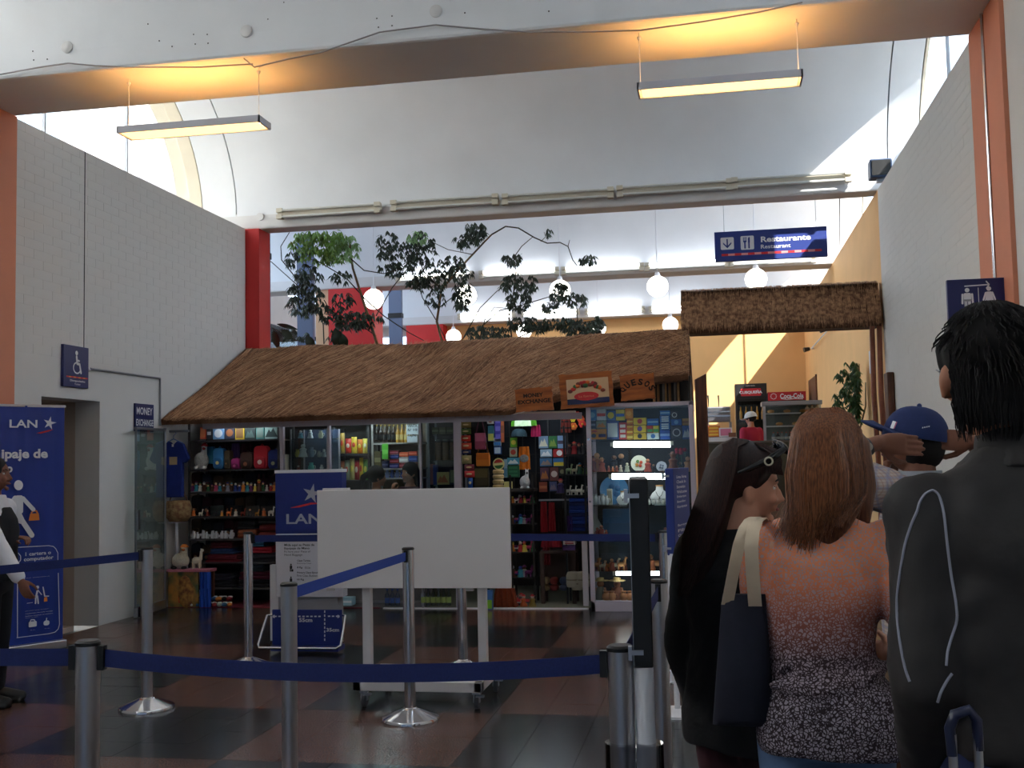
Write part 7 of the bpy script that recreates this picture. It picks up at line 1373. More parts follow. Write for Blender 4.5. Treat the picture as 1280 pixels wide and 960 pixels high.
# ---- woman with red hair and patterned blouse
YR = 3.0; H = 1.60; c0 = W(1031, 900, YR); loc = V3((c0.x, YR, 0)); yaw = radians(-5)
al = default_arm(-1, H, V3((-.098 * H, .05 * H, .63 * H)), V3((-.05 * H, .17 * H, .58 * H))); al = (V3((-.086 * H, .0, .785 * H)),) + al[1:]; ar = default_arm(1, H, V3((.15 * H, -.04 * H, .62 * H)), V3((.115 * H, .10 * H, .60 * H)))
ar = (ar[0], ar[1], ar[2], ar[3], V3((1, 0, .3)), V3((0, .2, 1)), (35, 38, 40, 44))
t, hc, R, s = person('red-haired woman seen from behind in an orange and grey patterned blouse', loc, yaw, H, True, SKIN1, (al, ar), headyaw=radians(-12), headpitch=radians(-4), headoff=(.042, .0, 0)); tR = t
def blouse_mat():
    m = bpy.data.materials.new('patterned_blouse'); m.use_nodes = True; nt = m.node_tree; b = nt.nodes['Principled BSDF']; b.inputs['Roughness'].default_value = .85; L = nt.links.new
    tc = nt.nodes.new('ShaderNodeTexCoord'); nz = nt.nodes.new('ShaderNodeTexNoise'); nz.inputs['Scale'].default_value = 38; L(tc.outputs['Object'], nz.inputs['Vector'])
    mx = nt.nodes.new('ShaderNodeVectorMath'); mx.operation = 'MULTIPLY_ADD'; mx.inputs[1].default_value = (.022, .022, .022); L(nz.outputs['Color'], mx.inputs[0]); L(tc.outputs['Object'], mx.inputs[2])
    vo = nt.nodes.new('ShaderNodeTexVoronoi'); vo.feature = 'DISTANCE_TO_EDGE'; vo.inputs['Scale'].default_value = 118; L(mx.outputs[0], vo.inputs['Vector'])
    r1 = nt.nodes.new('ShaderNodeValToRGB'); r1.color_ramp.elements[0].position = .10; r1.color_ramp.elements[1].position = .19; L(vo.outputs['Distance'], r1.inputs[0])
    sp = nt.nodes.new('ShaderNodeSeparateXYZ'); L(tc.outputs['Object'], sp.inputs[0]); mr = nt.nodes.new('ShaderNodeMapRange'); mr.inputs[1].default_value = .88; mr.inputs[2].default_value = 1.22; L(sp.outputs['Z'], mr.inputs[0])
    def ramp(stops):
        r = nt.nodes.new('ShaderNodeValToRGB'); e = r.color_ramp.elements; e[0].position, e[1].position = stops[0][0], stops[-1][0]; e[0].color = tuple(lin(v) for v in stops[0][1]) + (1,); e[1].color = tuple(lin(v) for v in stops[-1][1]) + (1,)
        for p, cc in stops[1:-1]: q = e.new(p); q.color = tuple(lin(v) for v in cc) + (1,)
        L(mr.outputs[0], r.inputs[0]); return r
    net = ramp([(0, (44, 30, 36)), (.3, (56, 36, 40)), (.62, (160, 92, 76)), (.85, (226, 134, 96)), (1, (236, 144, 102))]); cell = ramp([(0, (164, 154, 166)), (.4, (164, 142, 150)), (.7, (184, 150, 150)), (1, (190, 164, 162))])
    mi = nt.nodes.new('ShaderNodeMix'); mi.data_type = 'RGBA'; L(r1.outputs[0], mi.inputs['Factor']); L(net.outputs[0], mi.inputs['A']); L(cell.outputs[0], mi.inputs['B']); L(mi.outputs['Result'], b.inputs['Base Color'])
    n2 = nt.nodes.new('ShaderNodeTexNoise'); n2.inputs['Scale'].default_value = 9; bp = nt.nodes.new('ShaderNodeBump'); bp.inputs['Strength'].default_value = .5; bp.inputs['Distance'].default_value = .03; L(tc.outputs['Object'], n2.inputs['Vector']); L(n2.outputs['Fac'], bp.inputs['Height']); L(bp.outputs[0], b.inputs['Normal'])
    return m
def bl(mb):
    torso(mb, H, [(.462, .117, .083, -.012, .014), (.475, .122, .087, -.012, .014), (.52, .12, .086, -.012, .012), (.56, .102, .078, -.008, .01), (.575, .092, .072, -.006, .005), (.605, .085, .07, -.004, -.002), (.66, .09, .07, -.004, -.002), (.72, .1, .074, 0, .006), (.77, .102, .068, 0, .01), (.80, .096, .056, -.002, .01), (.822, .082, .046, -.004, 0), (.834, .062, .042, -.004, 0)])
    for a, q in ((al, .55), (ar, .45)): limb(mb, [a[0], a[1], a[1].lerp(a[2], q)], [.042 * H, .036 * H, .031 * H])
    mb.tube([V3((-.085 * H, -.075 * H, .575 * H)), V3((0, -.09 * H, .568 * H)), V3((.075 * H, -.06 * H, .585 * H)), V3((.1 * H, -.0, .60 * H))], .012, 8)
    for k in range(5): mb.tube([V3(((.09 - .03 * k) * H, -.055 * H, (.60 + .012 * k) * H)), V3(((.05 - .03 * k) * H, -.078 * H, (.575 + .004 * k) * H))], .008, 6)
garment(t, 'blouse', blouse_mat(), bl, .010, 5, .018)
trousers(t, H, .06, mat('light_jeans', (96, 122, 160), .85, var=.1, scale=24), True); shoes(t, H, .06, M_black)
M_redhair = mat('red_hair', (122, 72, 44), .45, rgb2=(80, 44, 28), scale=16, stretch=(14, 14, .8))
M_redhair2 = mat('red_hair_strand', (156, 98, 62), .42, rgb2=(90, 52, 34), scale=30, stretch=(10, 10, .6))
def hairR(mb):
    mb.ball(hc + R @ V3((0, -.012, .026)), .088, .112, .104, 20, 14, M=R)
    rg = []
    for z, w, d, y in ((.05, .084, .07, -.03), (-.03, .09, .07, -.045), (-.09, .092, .06, -.056), (-.14, .088, .045, -.066), (-.18, .07, .032, -.072), (-.215, .044, .02, -.076), (-.25, .02, .012, -.08)):
        rg.append([hc + R @ V3((w * cos(2 * pi * j / 20) - .02 * max(0, -z - .1) * 3, y + d * sin(2 * pi * j / 20), z)) for j in range(20)])
    mb.rings(rg)
    for sx in (-1, 1): limb(mb, [hc + R @ V3((sx * .07, .02, .03)), hc + R @ V3((sx * .08, .01, -.08)), hc + R @ V3((sx * .078, -.0, -.14 - .03 * (sx > 0)))], [.03, .034, .02])
hr = garment(t, 'hair', M_redhair, hairR, .010, 4)
def lockR(rnd):
    a = rnd.uniform(-1, 1); top = V3((a * .035, -.03 - .04 * rnd.random(), .122)); x1 = a * .092; y1 = -.118 * sqrt(max(.02, 1 - (a * .93) ** 2)) - .012; x2 = a * .099 + rnd.gauss(0, .006); zt = -.15 - .09 * (1 - abs(a + .35)) * rnd.random() - .04 * rnd.random(); x3 = a * .08 - .03 + rnd.gauss(0, .012)
    return [hc + R @ V3(p) for p in ((top.x, top.y, top.z), (a * .066, -.018 - .068 * sqrt(1 - .8 * a * a), .105), (x1 * .98, y1 * .93, .062), (x2, y1 - .005, -.05), (x2 * .98, y1 - .008, zt * .6), (x3, -.10 - .015 * rnd.random(), zt))]
hairstrands(hr, M_redhair2, lockR, 900, .0020, 3)
# tote bag hanging from her left shoulder
Rw = rotz(yaw); sh = loc + Rw @ V3((-.088 * H, -.0, .805 * H)); bgx = W(930, 820, YR - .05); top_z = W(930, 742, YR - .05).z; bot_z = W(930, 905, YR - .05).z
x0, x1 = W(903, 760, YR - .05).x, W(957, 760, YR - .05).x; x2, x3 = W(890, 880, YR - .05).x, W(968, 880, YR - .05).x; c = V3(((x0 + x1) / 2, YR - .06, bot_z)); t = thing('tote_bag', 'dark navy tote bag with cream straps on the red-haired woman\'s shoulder', 'bag', c); b = MB(c); rg = []
for f, dd in ((0, .02), (.06, .05), (.4, .06), (.8, .04), (1, .012)):
    xa, xb = x2 + (x0 - x2) * f, x3 + (x1 - x3) * f; z = bot_z + (top_z - bot_z) * f; rg.append([V3((xa + (xb - xa) * (.5 + .5 * cos(2 * pi * j / 20)), c.y + dd * sin(2 * pi * j / 20), z)) for j in range(20)])
b.rings(rg); b.build('bag_body', mat('navy_canvas', (26, 28, 44), .9, var=.1, scale=30), t, smooth=50)
M_strap = mat('cream_strap', (214, 194, 168), .8, var=.04, scale=20)
def strapmesh(px_pts, w, y_off):
    rg = []
    for px, py, dy in px_pts: p = W(px, py, YR + y_off + dy); rg.append([p - V3((w / 2, 0, 0)), p + V3((w / 2, 0, 0)), p + V3((w / 2, .006, .002)), p + V3((-w / 2, .006, .002))])
    MB(c).rings(rg).build('strap', M_strap, t, smooth=60)
strapmesh([(909, 756, -.07), (917, 715, -.11), (924, 680, -.135), (931, 660, -.125), (938, 650, -.09), (944, 647, -.03), (948, 650, .04), (948, 664, .10)], .030, 0); strapmesh([(944, 758, -.10), (941, 720, -.135), (939, 685, -.15), (941, 664, -.14), (945, 652, -.10), (950, 648, -.04), (953, 651, .035), (953, 664, .10)], .034, 0)

# ---- woman with long dark hair in black
YB_ = 3.3; H = 1.525; c0 = W(934, 860, YB_); loc = V3((c0.x, YB_, 0)); yaw = radians(-38)
t, hc, R, s = person('dark-haired woman in black with sunglasses pushed up on her hair', loc, yaw, H, True, SKIN1, (default_arm(-1, H), default_arm(1, H)), headyaw=radians(-46), headpitch=radians(-8), headroll=radians(4), headoff=(.01, .02, -.015), voxel=.0075)
face_parts(t, hc, R, s, SKIN1)
def coat(mb):
    torso(mb, H, [(.44, .12, .095, -.01, 0), (.50, .122, .095, -.01, 0), (.56, .112, .085, -.006, 0), (.62, .106, .08, 0, 0), (.70, .112, .084, 0, 0), (.76, .116, .078, 0, 0), (.80, .106, .06, 0, 0), (.825, .075, .05, 0, 0), (.845, .05, .046, 0, 0)])
    for a in (default_arm(-1, H), default_arm(1, H)): limb(mb, [a[0], a[1], a[1].lerp(a[2], .9)], [.048 * H, .042 * H, .032 * H])
garment(t, 'black_top', mat('black_knit', (20, 19, 22), .95, bump=.3, bscale=20), coat, .014, 5, .025); trousers(t, H, .06, mat('maroon_trousers', (58, 22, 30), .9), True, 1.1); shoes(t, H, .06, M_black)
M_darkhair = mat('dark_hair', (48, 29, 26), .55, spec=.3, rgb2=(28, 18, 18), scale=16, stretch=(12, 12, .8)); M_darkhair2 = mat('dark_hair_strand', (62, 38, 32), .5, spec=.3, rgb2=(32, 20, 20), scale=30, stretch=(9, 9, .6))
def hairB(mb):
    mb.ball(hc + R @ V3((0, -.034, .044)), .087, .1, .096, 20, 14, M=R); mb.ball(hc + R @ V3((0, .04, .085)), .066, .042, .034, 14, 10, M=R)
    limb(mb, [hc + R @ V3((.066, .02, .06)), hc + R @ V3((.08, .006, .03))], [.02, .010])
    rg = []
    for z, w, d, y, dx in ((.06, .084, .055, -.07, 0), (-.03, .092, .052, -.085, 0), (-.11, .104, .054, -.098, -.006), (-.19, .118, .055, -.105, -.012), (-.26, .11, .048, -.112, -.018), (-.32, .08, .032, -.115, -.025), (-.37, .04, .015, -.12, -.03)):
        rg.append([hc + R @ V3((w * cos(2 * pi * j / 20) + dx, y + d * sin(2 * pi * j / 20), z)) for j in range(20)])
    mb.rings(rg)
hb = garment(t, 'hair', M_darkhair, hairB, .010, 4)
def lockB(rnd):
    a = rnd.uniform(-1, 1); x1 = a * .1; y1 = -.12 * sqrt(max(.02, 1 - (a * .93) ** 2)) - .016; zt = -.26 - .11 * rnd.random() * (1 - .4 * abs(a)); return [hc + R @ V3(p) for p in ((a * .04, -.02 - .04 * rnd.random(), .136), (a * .068, -.025 - .07 * sqrt(1 - .8 * a * a), .115), (x1 * .96, y1 * .93, .066), (a * .108, y1 - .012, -.05), (a * .125 - .015, y1 - .04, -.18), (a * .1 - .03 + rnd.gauss(0, .015), -.14 - .03 * rnd.random(), zt))]
hairstrands(hb, M_darkhair2, lockB, 800, .0020, 5)
def fringe(rnd):
    a = rnd.uniform(.0, 1); return [hc + R @ V3(p) for p in ((.01 + .02 * a, .0 + .02 * rnd.random(), .132), (.04 + .015 * a, .03 + .04 * rnd.random(), .118), (.064, .035 + .04 * a, .092), (.074, .03 + .045 * a, .07), (.076 - .012 * a, .02 + .065 * a, .05))]
hairstrands(hb, M_darkhair2, fringe, 160, .0018, 6)
hf = lambda x, y, z: hc + R @ V3((x, y, z))
tw = lambda p: loc + rotz(yaw) @ p
sg = thing('sunglasses', 'black sunglasses pushed up on the dark-haired woman\'s head', 'sunglasses', tw(hf(0, .06, .14))); cc = sg.location
for sx in (-1, 1):
    MB(cc).ball(tw(hf(.036 * sx, .078, .128)), .033, .012, .026, 14, 9, M=rotz(yaw) @ R @ Matrix.Rotation(radians(50), 3, 'X')).build('lens', col(24, 26, 34, .1), sg, smooth=60)
    MB(cc).tube([tw(hf(.07 * sx, .075, .125)), tw(hf(.097 * sx, .035, .092)), tw(hf(.103 * sx, -.02, .06)), tw(hf(.098 * sx, -.05, .045))], [.009, .012, .009, .005], 8).build('temple', col(16, 16, 18, .25), sg, smooth=60)
    Mr = rotz(yaw) @ R @ Matrix.Rotation(radians(90), 3, 'Y'); b = MB(cc); ctr = tw(hf(.113 * sx, .03, .088)); b.tube([ctr + Mr @ V3((.011 * cos(q), .011 * sin(q), 0)) for q in [2 * pi * i / 16 for i in range(17)]], .0028, 6); b.build('ring_emblem', col(200, 190, 170, .2), sg, smooth=60)

# ---- man in a dark jacket at the right edge
YM_ = 2.22; H = 1.76; c0 = W(1290, 800, YM_); loc = V3((c0.x, YM_, 0)); yaw = radians(12)
al = default_arm(-1, H, V3((-.125 * H, -.03 * H, .615 * H)), V3((-.09 * H, .055 * H, .49 * H))); ar = default_arm(1, H)
t, hc, R, s = person('man in a black jacket with grey piping at the right edge', loc, yaw, H, False, SKIN2, (al, ar), headyaw=radians(-6), headoff=(-.05, .01, .004), voxel=.0075)
face_parts(t, hc, R, s, SKIN2)
M_jacket = mat('black_jacket', (40, 37, 38), .75, bump=.35, bscale=9); M_piping = mat('grey_piping', (150, 152, 168), .6)
def jk(mb):
    torso(mb, H, [(.535, .104, .084, -.004, 0), (.55, .108, .09, -.004, 0), (.60, .114, .092, 0, 0), (.68, .12, .094, 0, 0), (.745, .122, .092, -.002, 0), (.785, .118, .078, -.004, 0), (.815, .105, .06, -.006, 0), (.836, .07, .052, -.004, 0), (.858, .05, .05, -.002, 0)])
    limb(mb, [al[0] + V3((-.004, 0, -.01)), al[1], al[1].lerp(al[2], .97)], [.046 * H, .039 * H, .032 * H]); limb(mb, [ar[0] + V3((.004, 0, -.01)), ar[1], ar[1].lerp(ar[2], .97)], [.046 * H, .039 * H, .032 * H])
jo = garment(t, 'jacket', M_jacket, jk, .012, 5, .03)
def col_(mb):
    rg = []
    for z, r in ((.828, .064), (.85, .052), (.872, .05)): rg.append([V3((r * H * cos(2 * pi * j / 20), -.006 * H + r * H * .95 * sin(2 * pi * j / 20), z * H + .012 * sin(2 * pi * j / 20 + pi))) for j in range(20)])
    mb.rings(rg)
garment(t, 'collar', M_jacket, col_, .010, 3)
b = MB(); b.lathe([(.044 * H, .855 * H), (.042 * H, .874 * H)], (0, -.004 * H, 0), 18); b.build('shirt_collar', col(150, 160, 190, .8), t, smooth=50)
# piping lies on the jacket: points found by casting rays onto the finished jacket in the person's own frame
from mathutils.bvhtree import BVHTree
bvh = BVHTree.FromObject(jo, bpy.context.evaluated_depsgraph_get())
def onjacket(px, py):
    Ri = rotz(-yaw); lo, ld = Ri @ (V3((0, 0, EYE)) - loc), Ri @ ray(px, py).normalized(); h = bvh.ray_cast(lo, ld); return h[0] - ld * .001 if h[0] else None
def piping(pts):
    pts = [(pts[i][0] * (1 - f) + pts[i + 1][0] * f, pts[i][1] * (1 - f) + pts[i + 1][1] * f) for i in range(len(pts) - 1) for f in (0, .25, .5, .75)] + [pts[-1]]
    pl = [p for p in (onjacket(*q) for q in pts) if p]
    for _ in range(2): pl = [pl[0]] + [(pl[i - 1] + pl[i] * 2 + pl[i + 1]) / 4 for i in range(1, len(pl) - 1)] + [pl[-1]]
    MB().tube(pl, .0026, 6).build('piping', M_piping, t, smooth=60)
piping([(1137, 852), (1131, 835), (1125, 805), (1121, 770), (1121, 745), (1125, 715), (1131, 680), (1139, 655), (1147, 638), (1149, 628), (1156, 617), (1166, 612), (1174, 618), (1180, 640), (1184, 680), (1189, 720), (1195, 752), (1197, 775), (1190, 795), (1184, 815), (1183, 832)])
piping([(1190, 842), (1183, 852), (1176, 865), (1172, 878)])
trousers(t, H, .065, mat('navy_jeans', (34, 44, 84), .9, var=.1, scale=20), False, 1.15); shoes(t, H, .065, M_black)
M_blackhair = mat('black_hair', (20, 17, 17), .7, var=.2, scale=40, stretch=(8, 8, 1), spec=.25); 
def hairM(mb):
    mb.ball(hc + R @ V3((0, -.03, .046)), .087, .102, .094, 20, 14, M=R); mb.ball(hc + R @ V3((0, -.045, -.02)), .078, .062, .085, 16, 12, M=R); limb(mb, [hc + R @ V3((-.045, -.055, -.07)), hc + R @ V3((.045, -.055, -.07))], [.032, .032])
    mb.ball(hc + R @ V3((0, .06, .085)), .06, .04, .04, 12, 8, M=R)
    for sx in (-1, 1): limb(mb, [hc + R @ V3((sx * .072, .03, .055)), hc + R @ V3((sx * .077, .022, .012))], [.016, .008])
hm = garment(t, 'hair', M_blackhair, hairM, .009, 3)
def lockM(rnd):
    a = rnd.uniform(0, 2 * pi); e = rnd.uniform(-.5, 1.3) if sin(a) < -.5 else rnd.uniform(.2 if sin(a) < .1 else .95, 1.3); p = V3((.086 * cos(a) * cos(e), -.03 + .1 * sin(a) * cos(e), .046 + .094 * sin(e))); d = V3((p.x * .12, p.y * .12, 0)); t_ = V3((p.x, p.y, -.02)).normalized() * .026 + V3((0, 0, -.006 - .022 * (1 - sin(e)))); return [hc + R @ (p + d * sin(pi * f * .8) * .7 + t_ * f + V3((rnd.gauss(0, .0012), rnd.gauss(0, .0012), 0))) for f in (0, .25, .5, .75, 1.0)]
def napeM(rnd):
    a = rnd.uniform(-1, 1); x = .082 * a; y = -.105 * sqrt(1 - .8 * a * a) - .006; z0 = rnd.uniform(-.04, .05); return [hc + R @ V3((x * k + rnd.gauss(0, .002), y * k2, z0 - f)) for f, k, k2 in ((0, 1, 1), (.02, 1.02, 1.03), (.045, 1, 1.03), (.07, .96, 1.0), (.09, .93, .97))]
hairstrands(hm, M_blackhair, lockM, 800, .0016, 8); hairstrands(hm, M_blackhair, napeM, 900, .0016, 9)
tw = lambda p: loc + rotz(yaw) @ p; hf = lambda x, y, z: hc + R @ V3((x, y, z))
sg = thing('eyeglasses', 'thin-framed eyeglasses on the man in the black jacket', 'glasses', tw(hf(0, .1, .012))); cc = sg.location
for sx in (-1, 1):
    MB(cc).tube([tw(hf(.033 * sx + .022 * cos(q), .104, .01 + .018 * sin(q))) for q in [2 * pi * i / 16 for i in range(17)]], .0016, 5).build('rim', M_steel, sg, smooth=60); MB(cc).tube([tw(hf(.056 * sx, .1, .014)), tw(hf(.084 * sx, .03, .014)), tw(hf(.09 * sx, -.01, .008))], .0018, 5).build('temple', M_steel, sg, smooth=60)
# trolley handle and suitcase beside him
hx = W(1205, 900, 1.95); c = V3((hx.x, 1.97, 0)); t = thing('suitcase', 'dark trolley suitcase with raised handle at the lower right', 'suitcase', c); zt = W(1206, 884, 1.97).z
MB().box((-.17, -.1, .05), (.17, .1, .56)).build('case', col(26, 26, 32, .7), t, bevel=.03)
for x0 in (-.02, .02): MB().cyl((x0, -.02, .54), (x0 + .0, -.02, zt - .04), .0075, n=10).build('rod', M_alu, t, smooth=40)
b = MB(); b.tube([(-.021, -.02, zt - .075), (-.023, -.02, zt - .03), (-.014, -.02, zt - .008), (.008, -.02, zt), (.02, -.02, zt - .016), (.021, -.02, zt - .065)], [.0085, .009, .0095, .0095, .009, .008], 10); b.build('grip', col(30, 36, 64, .3), t, smooth=60)
for x0 in (-.13, .13): MB().cyl((x0 - .015, .06, .03), (x0 + .015, .06, .03), .03, n=14).build('wheel', M_black, t, smooth=40)
q0, q1 = W(1112, 905, 3.7), W(1168, 880, 3.7); t = thing('leather_case', 'brown case with metal clasp standing between the queueing people', 'case', ((q0.x + q1.x) / 2, 3.8, 0)); w = q1.x - q0.x
MB().box((-w / 2, -.1, 0), (w / 2, .1, q1.z)).build('case', mat('brown_leather', (110, 74, 48), .6, var=.15, scale=12), t, bevel=.02); MB().box((-w / 2, -.103, q1.z * .78), (w / 2, .103, q1.z * .8)).build('seam', M_dark, t); MB().box((-.05, -.112, q1.z * .93), (.03, -.1, q1.z * .98)).build('clasp', M_chrome, t)

# ---- man adjusting his blue cap
YC_ = 4.15; H = 1.66; c0 = W(1127, 560, YC_); loc = V3((c0.x + .05, YC_, 0)); yaw = radians(72); Ri = rotz(-yaw)
lc = lambda px, py, Y: Ri @ (W(px, py, Y) - loc)
shl, shr = V3((-.108 * H, 0, .80 * H)), V3((.108 * H, 0, .80 * H))
lw, le = lc(1098, 553, YC_ - .20), lc(1030, 580, YC_ - .26); rw, re = lc(1214, 552, YC_ - .02), lc(1255, 600, YC_ + .16)
lh = Ri @ V3((1, .12, -.10)); rh = Ri @ V3((-1, -.25, .10)); toward = Ri @ V3((0, -1, .15))
t, hc, R, s = person('man in plaid shirt with both hands at the back of his blue cap', loc, yaw, H, False, SKIN3, ((shl, le, lw, lh, toward, Ri @ V3((0, 0, -1)), (6, 8, 11, 14)), (shr, re, rw, rh, Ri @ V3((.1, -1, .3)), Ri @ V3((0, 0, -1)), (14, 18, 22, 26))), headyaw=radians(14), headpitch=radians(9), voxel=.0048, headoff=(0, .0, -.01))
face_parts(t, hc, R, s, SKIN3)
def plaid():
    m = bpy.data.materials.new('plaid_cotton'); m.use_nodes = True; nt = m.node_tree; b = nt.nodes['Principled BSDF']; b.inputs['Roughness'].default_value = .9; L = nt.links.new; tc = nt.nodes.new('ShaderNodeTexCoord'); last = None
    base = nt.nodes.new('ShaderNodeRGB'); base.outputs[0].default_value = (lin(206), lin(192), lin(184), 1); last = base.outputs[0]
    for ax, sc, cc in (('X', 9, (120, 130, 170)), ('Z', 9, (120, 130, 170)), ('X', 30, (170, 130, 110)), ('Z', 30, (170, 130, 110)), ('Y', 9, (130, 138, 172))):
        w = nt.nodes.new('ShaderNodeTexWave'); w.bands_direction = ax; w.inputs['Scale'].default_value = sc; L(tc.outputs['Object'], w.inputs['Vector']); r = nt.nodes.new('ShaderNodeMath'); r.operation = 'POWER'; r.inputs[1].default_value = 6; L(w.outputs['Fac'], r.inputs[0]); k = nt.nodes.new('ShaderNodeMath'); k.operation = 'MULTIPLY'; k.inputs[1].default_value = .6; L(r.outputs[0], k.inputs[0])
        mi = nt.nodes.new('ShaderNodeMix'); mi.data_type = 'RGBA'; L(k.outputs[0], mi.inputs['Factor']); L(last, mi.inputs['A']); mi.inputs['B'].default_value = tuple(lin(v) for v in cc) + (1,); last = mi.outputs['Result']
    L(last, b.inputs['Base Color']); return m
def sh_(mb):
    torso(mb, H, [(.45, .11, .085, 0, 0), (.52, .112, .085, 0, 0), (.60, .112, .084, 0, 0), (.70, .12, .086, 0, 0), (.76, .124, .08, 0, 0), (.80, .116, .066, 0, 0), (.828, .085, .052, 0, 0), (.85, .05, .048, 0, 0)])
    for a, e, w in ((shl, le, lw), (shr, re, rw)): limb(mb, [a, e, e.lerp(w, .25)], [.05 * H, .042 * H, .036 * H])
garment(t, 'plaid_shirt', plaid(), sh_, .012, 4, .02); b = MB(); b.lathe([(.052 * H, .835 * H), (.05 * H, .862 * H)], (0, 0, 0), 18); b.build('collar', col(176, 184, 196, .8), t, smooth=50)
trousers(t, H, .06, mat('dark_trousers', (50, 48, 52), .9), False); shoes(t, H, .06, M_black)
b = MB(); b.ball(hc + R @ V3((0, -.03, -.02)), .08, .085, .085, 16, 10, M=R); b.build('hair', M_blackhair, t, smooth=60)
tw = lambda p: loc + rotz(yaw) @ p; cc = tw(hc + R @ V3((0, -.005, .04))); cp = thing('baseball_cap', 'navy blue baseball cap with small white emblem worn by the man in plaid', 'cap', cc); RR = rotz(yaw) @ R; M_cap = mat('cap_blue', (30, 46, 96), .85, var=.06, scale=40); f = lambda x, y, z: cc + RR @ V3((x, y, z))
b = MB(cc); rg = []
for i in range(11): a = pi / 2 * i / 10; rg.append([f(.096 * cos(a) ** .8 * cos(2 * pi * j / 28), .116 * cos(a) ** .8 * sin(2 * pi * j / 28) - .004, -.03 + .118 * sin(a)) for j in range(28)])
b.rings(rg); b.build('crown', M_cap, cp, smooth=60)
b = MB(cc); rg = []
for i in range(13): a = radians(-62 + 124 * i / 12); x = .09 * sin(a); y0 = .105 * cos(a); y1 = y0 + .085 * cos(a * .9) ** .7; dz = .02 - .05 * sin(a) ** 2 ; rg.append([f(x, y0 - .02, -.014), f(x * 1.02, (y0 + y1) / 2, -.002 + dz), f(x * .95, y1, .002 + dz * .6), f(x * .95, y1, -.004 + dz * .6), f(x * 1.02, (y0 + y1) / 2, -.008 + dz), f(x, y0 - .02, -.022)])
b.rings(rg); b.build('brim', M_cap, cp, smooth=60)
MB(cc).ball(f(0, -.004, .09), .009, nu=10, nv=6).build('button', M_cap, cp, smooth=60)
def cap_on(px, py, up=.003):
    d = ray(px, py).normalized(); o = V3((0, 0, EYE)); Rt = RR.transposed(); lo, ld = Rt @ (o - cc), Rt @ d; S_ = V3((1 / .096, 1 / .116, 1 / .118)); lo2 = V3(((lo.x) * S_.x, (lo.y + .004) * S_.y, (lo.z + .03) * S_.z)); ld2 = V3((ld.x * S_.x, ld.y * S_.y, ld.z * S_.z)); A = ld2.dot(ld2); B = lo2.dot(ld2); Cq = lo2.dot(lo2) - 1.06; D = B * B - A * Cq
    return o + d * ((-B - sqrt(D)) / A) if D > 0 else None
def capquad(pxs, name, m):
    P = [cap_on(x, y) for x, y in pxs]
    if all(P): b = MB(cc); b.add(P + [p + V3((0, -.002, 0)) for p in P], [(4, 5, 6, 7), (0, 3, 2, 1)] + [(i, (i + 1) % 4, 4 + (i + 1) % 4, 4 + i) for i in range(4)]); b.build(name, m, cp)
capquad([(1112.5, 535), (1116, 526), (1120, 527), (1116.5, 536)], 'emblem', M_printwhite); capquad([(1116.8, 536), (1120.2, 527.2), (1121.6, 527.6), (1118, 536)], 'emblem_edge', col(190, 90, 130))
for k in range(4): capquad([(1152.5 + k * 2.6, 535.5 - k * .5), (1152.8 + k * 2.6, 533.8 - k * .5), (1154.3 + k * 2.6, 533.6 - k * .5), (1154 + k * 2.6, 535.3 - k * .5)], 'stitched_letter', M_printwhite)
# watch and ring
wv = (tw(lw) - tw(le)).normalized(); p = tw(lw) - wv * .045; wt = thing('wrist_watch', 'watch on the wrist of the man adjusting his cap', 'watch', p); Mw = wv.to_track_quat('Z', 'Y').to_matrix()
MB(p).lathe([(.031, -.01), (.033, 0), (.031, .01)], p, 18, M=Mw).build('strap', col(60, 56, 60, .4), wt, smooth=50); MB(p).ball(p + V3((0, -.033, 0)), .016, .006, .016, 12, 8).build('dial', col(170, 160, 150, .2), wt, smooth=60)

# ---- airline employee at the left edge
YS_ = 6.45; H = 1.58; loc = V3((W(-10, 800, YS_).x, YS_, 0)); yaw = radians(-80); Ri = rotz(-yaw); lc = lambda px, py, Y: Ri @ (W(px, py, Y) - loc)
shl, shr = V3((-.108 * H, 0, .79 * H)), V3((.108 * H, 0, .79 * H)); rw, re = lc(26, 726, YS_ - .2), lc(2, 690, YS_ - .19); lw, le = lc(20, 672, YS_ + .12), lc(-6, 690, YS_ + .2)
t, hc, R, s = person('employee in black vest and white shirt at the left edge', loc, yaw, H, True, SKIN3, ((shl, le, lw, Ri @ V3((1, -.2, .0)), Ri @ V3((0, -.3, 1)), Ri @ V3((0, -1, 0)), (40, 44, 48, 50)), (shr, re, rw, Ri @ V3((.45, 0, -.9)), Ri @ V3((0, -1, 0)), Ri @ V3((.9, 0, .45)), (22, 26, 30, 34))), voxel=.0055); face_parts(t, hc, R, s, SKIN3)
def slv(mb):
    torso(mb, H, [(.62, .09, .066, 0, 0), (.70, .098, .072, 0, 0), (.77, .11, .066, 0, 0), (.80, .1, .055, 0, 0), (.83, .06, .046, 0, 0), (.85, .045, .044, 0, 0)])
    for a, e, w in ((shl, le, lw), (shr, re, rw)): limb(mb, [a, e, e.lerp(w, .86)], [.044 * H, .037 * H, .027 * H])
garment(t, 'white_shirt', mat('white_cotton', (226, 224, 230), .85), slv, .010, 4, .015)
def vest(mb): torso(mb, H, [(.50, .112, .088, 0, 0), (.56, .108, .086, .002, 0), (.62, .098, .082, .004, 0), (.70, .1, .088, .006, 0), (.75, .092, .082, .004, 0), (.80, .07, .06, 0, 0)])
garment(t, 'vest', mat('black_vest', (20, 20, 26), .85), vest, .011, 4); trousers(t, H, .055, mat('black_trousers', (18, 18, 24), .85), True, 1.1); shoes(t, H, .055, M_black)
b = MB(); b.ball(hc + R @ V3((0, -.024, .03)), .088, .098, .1, 18, 12, M=R); b.ball(hc + R @ V3((0, -.12, .0)), .045, .04, .045, 14, 10, M=R); b.build('hair', M_blackhair, t, smooth=60)

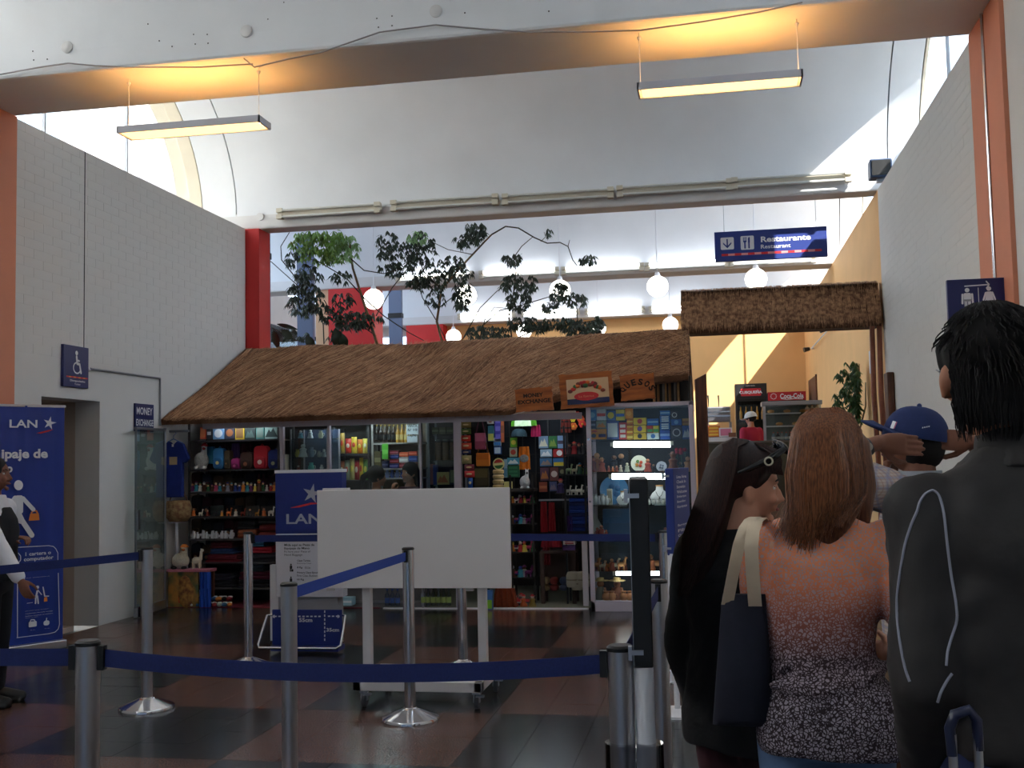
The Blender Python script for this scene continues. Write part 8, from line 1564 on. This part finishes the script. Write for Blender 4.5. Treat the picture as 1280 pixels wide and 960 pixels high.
# ---- two women behind the shop counter and the person in the restaurant
def small_person(label, px, pytop, Y, yaw, fz, skin, top_m, headyaw, hair_long, sleeve=1, hand_to_chin=False, headpitch=0.0):
    p = W(px, pytop, Y); H = p.z - fz; loc = V3((p.x, Y, fz)); al, ar = default_arm(-1, H), default_arm(1, H)
    if hand_to_chin: ar = (ar[0], V3((.15 * H, .08 * H, .66 * H)), V3((.05 * H, .12 * H, .80 * H)), V3((-.3, 0, 1)), V3((.2, 1, .2)), V3((-1, 0, 0)), (50, 55, 60, 60)); 
    t, hc, R, s = person(label, loc, yaw, H, True, skin, (al, ar), headyaw=headyaw, headpitch=headpitch, voxel=.009); face_parts(t, hc, R, s, skin)
    def tp(mb):
        torso(mb, H, [(.46, .112, .085, 0, 0), (.55, .106, .08, 0, 0), (.64, .1, .076, 0, 0), (.72, .108, .08, 0, 0), (.77, .112, .07, 0, 0), (.805, .1, .056, 0, 0), (.835, .06, .046, 0, 0)])
        for a in (al, ar): limb(mb, [a[0], a[1], a[1].lerp(a[2], .9 if sleeve else .2)], [.046 * H, .04 * H, .03 * H])
    garment(t, 'top', top_m, tp, .014, 4); trousers(t, H, .06, mat('plain_trousers', (40, 40, 50), .9), True); shoes(t, H, .06, M_black)
    return t, hc, R, H, loc
def plainhair(t, hc, R, long=0, tail=0):
    def hh(mb):
        mb.ball(hc + R @ V3((0, -.024, .03)), .087, .1, .1, 18, 12, M=R)
        if long: limb(mb, [hc + R @ V3((0, -.07, 0)), hc + R @ V3((0, -.09, -.12)), hc + R @ V3((0, -.1, -.12 - long))], [.075, .07, .045])
        if tail: limb(mb, [hc + R @ V3((0, -.1, .03)), hc + R @ V3((0, -.16, -.02)), hc + R @ V3((0, -.17, -.2))], [.03, .034, .016])
    garment(t, 'hair', M_blackhair, hh, .010, 3)
t, hc, R, H, loc = small_person('shop woman with dark ponytail facing right behind the white board', 471, 585, 11.58, radians(-75), 0, SKIN2, mat('teal_top', (40, 84, 110), .9), radians(10), 0, headpitch=radians(-8)); plainhair(t, hc, R, 0, 1)
t, hc, R, H, loc = small_person('shop woman with loose dark hair resting her chin on her hand', 512, 580, 11.58, radians(140), 0, SKIN2, mat('wine_top', (70, 30, 40), .9), radians(8), 1, hand_to_chin=True); plainhair(t, hc, R, .12)
t, hc, R, H, loc = small_person('restaurant worker in a red shirt and white cap behind the counter', 938, 516, YK + 1.2, radians(35), FZ, SKIN2, mat('red_polo', (170, 30, 62), .85), radians(20), 0, headpitch=radians(-12)); plainhair(t, hc, R, 0)
RR = rotz(radians(35)) @ R; cc = loc + rotz(radians(35)) @ (hc + R @ V3((0, -.01, .035))); cp = thing('baseball_cap', 'white cap worn by the restaurant worker in red', 'cap', cc); f = lambda x, y, z: cc + RR @ V3((x, y, z)); b = MB(cc); rg = []
for i in range(9): a = pi / 2 * i / 8; rg.append([f(.1 * cos(a) ** .8 * cos(2 * pi * j / 22), .116 * cos(a) ** .8 * sin(2 * pi * j / 22) - .006, -.02 + .11 * sin(a)) for j in range(22)])
b.rings(rg); b.build('crown', col(206, 204, 198, .85), cp, smooth=60); b = MB(cc); b.prism([(-.08, .08), (.08, .08), (.07, .16), (0, .19), (-.07, .16)], f(0, 0, -.02), RR @ EX, RR @ EY, .008); b.build('brim', col(206, 204, 198, .85), cp)
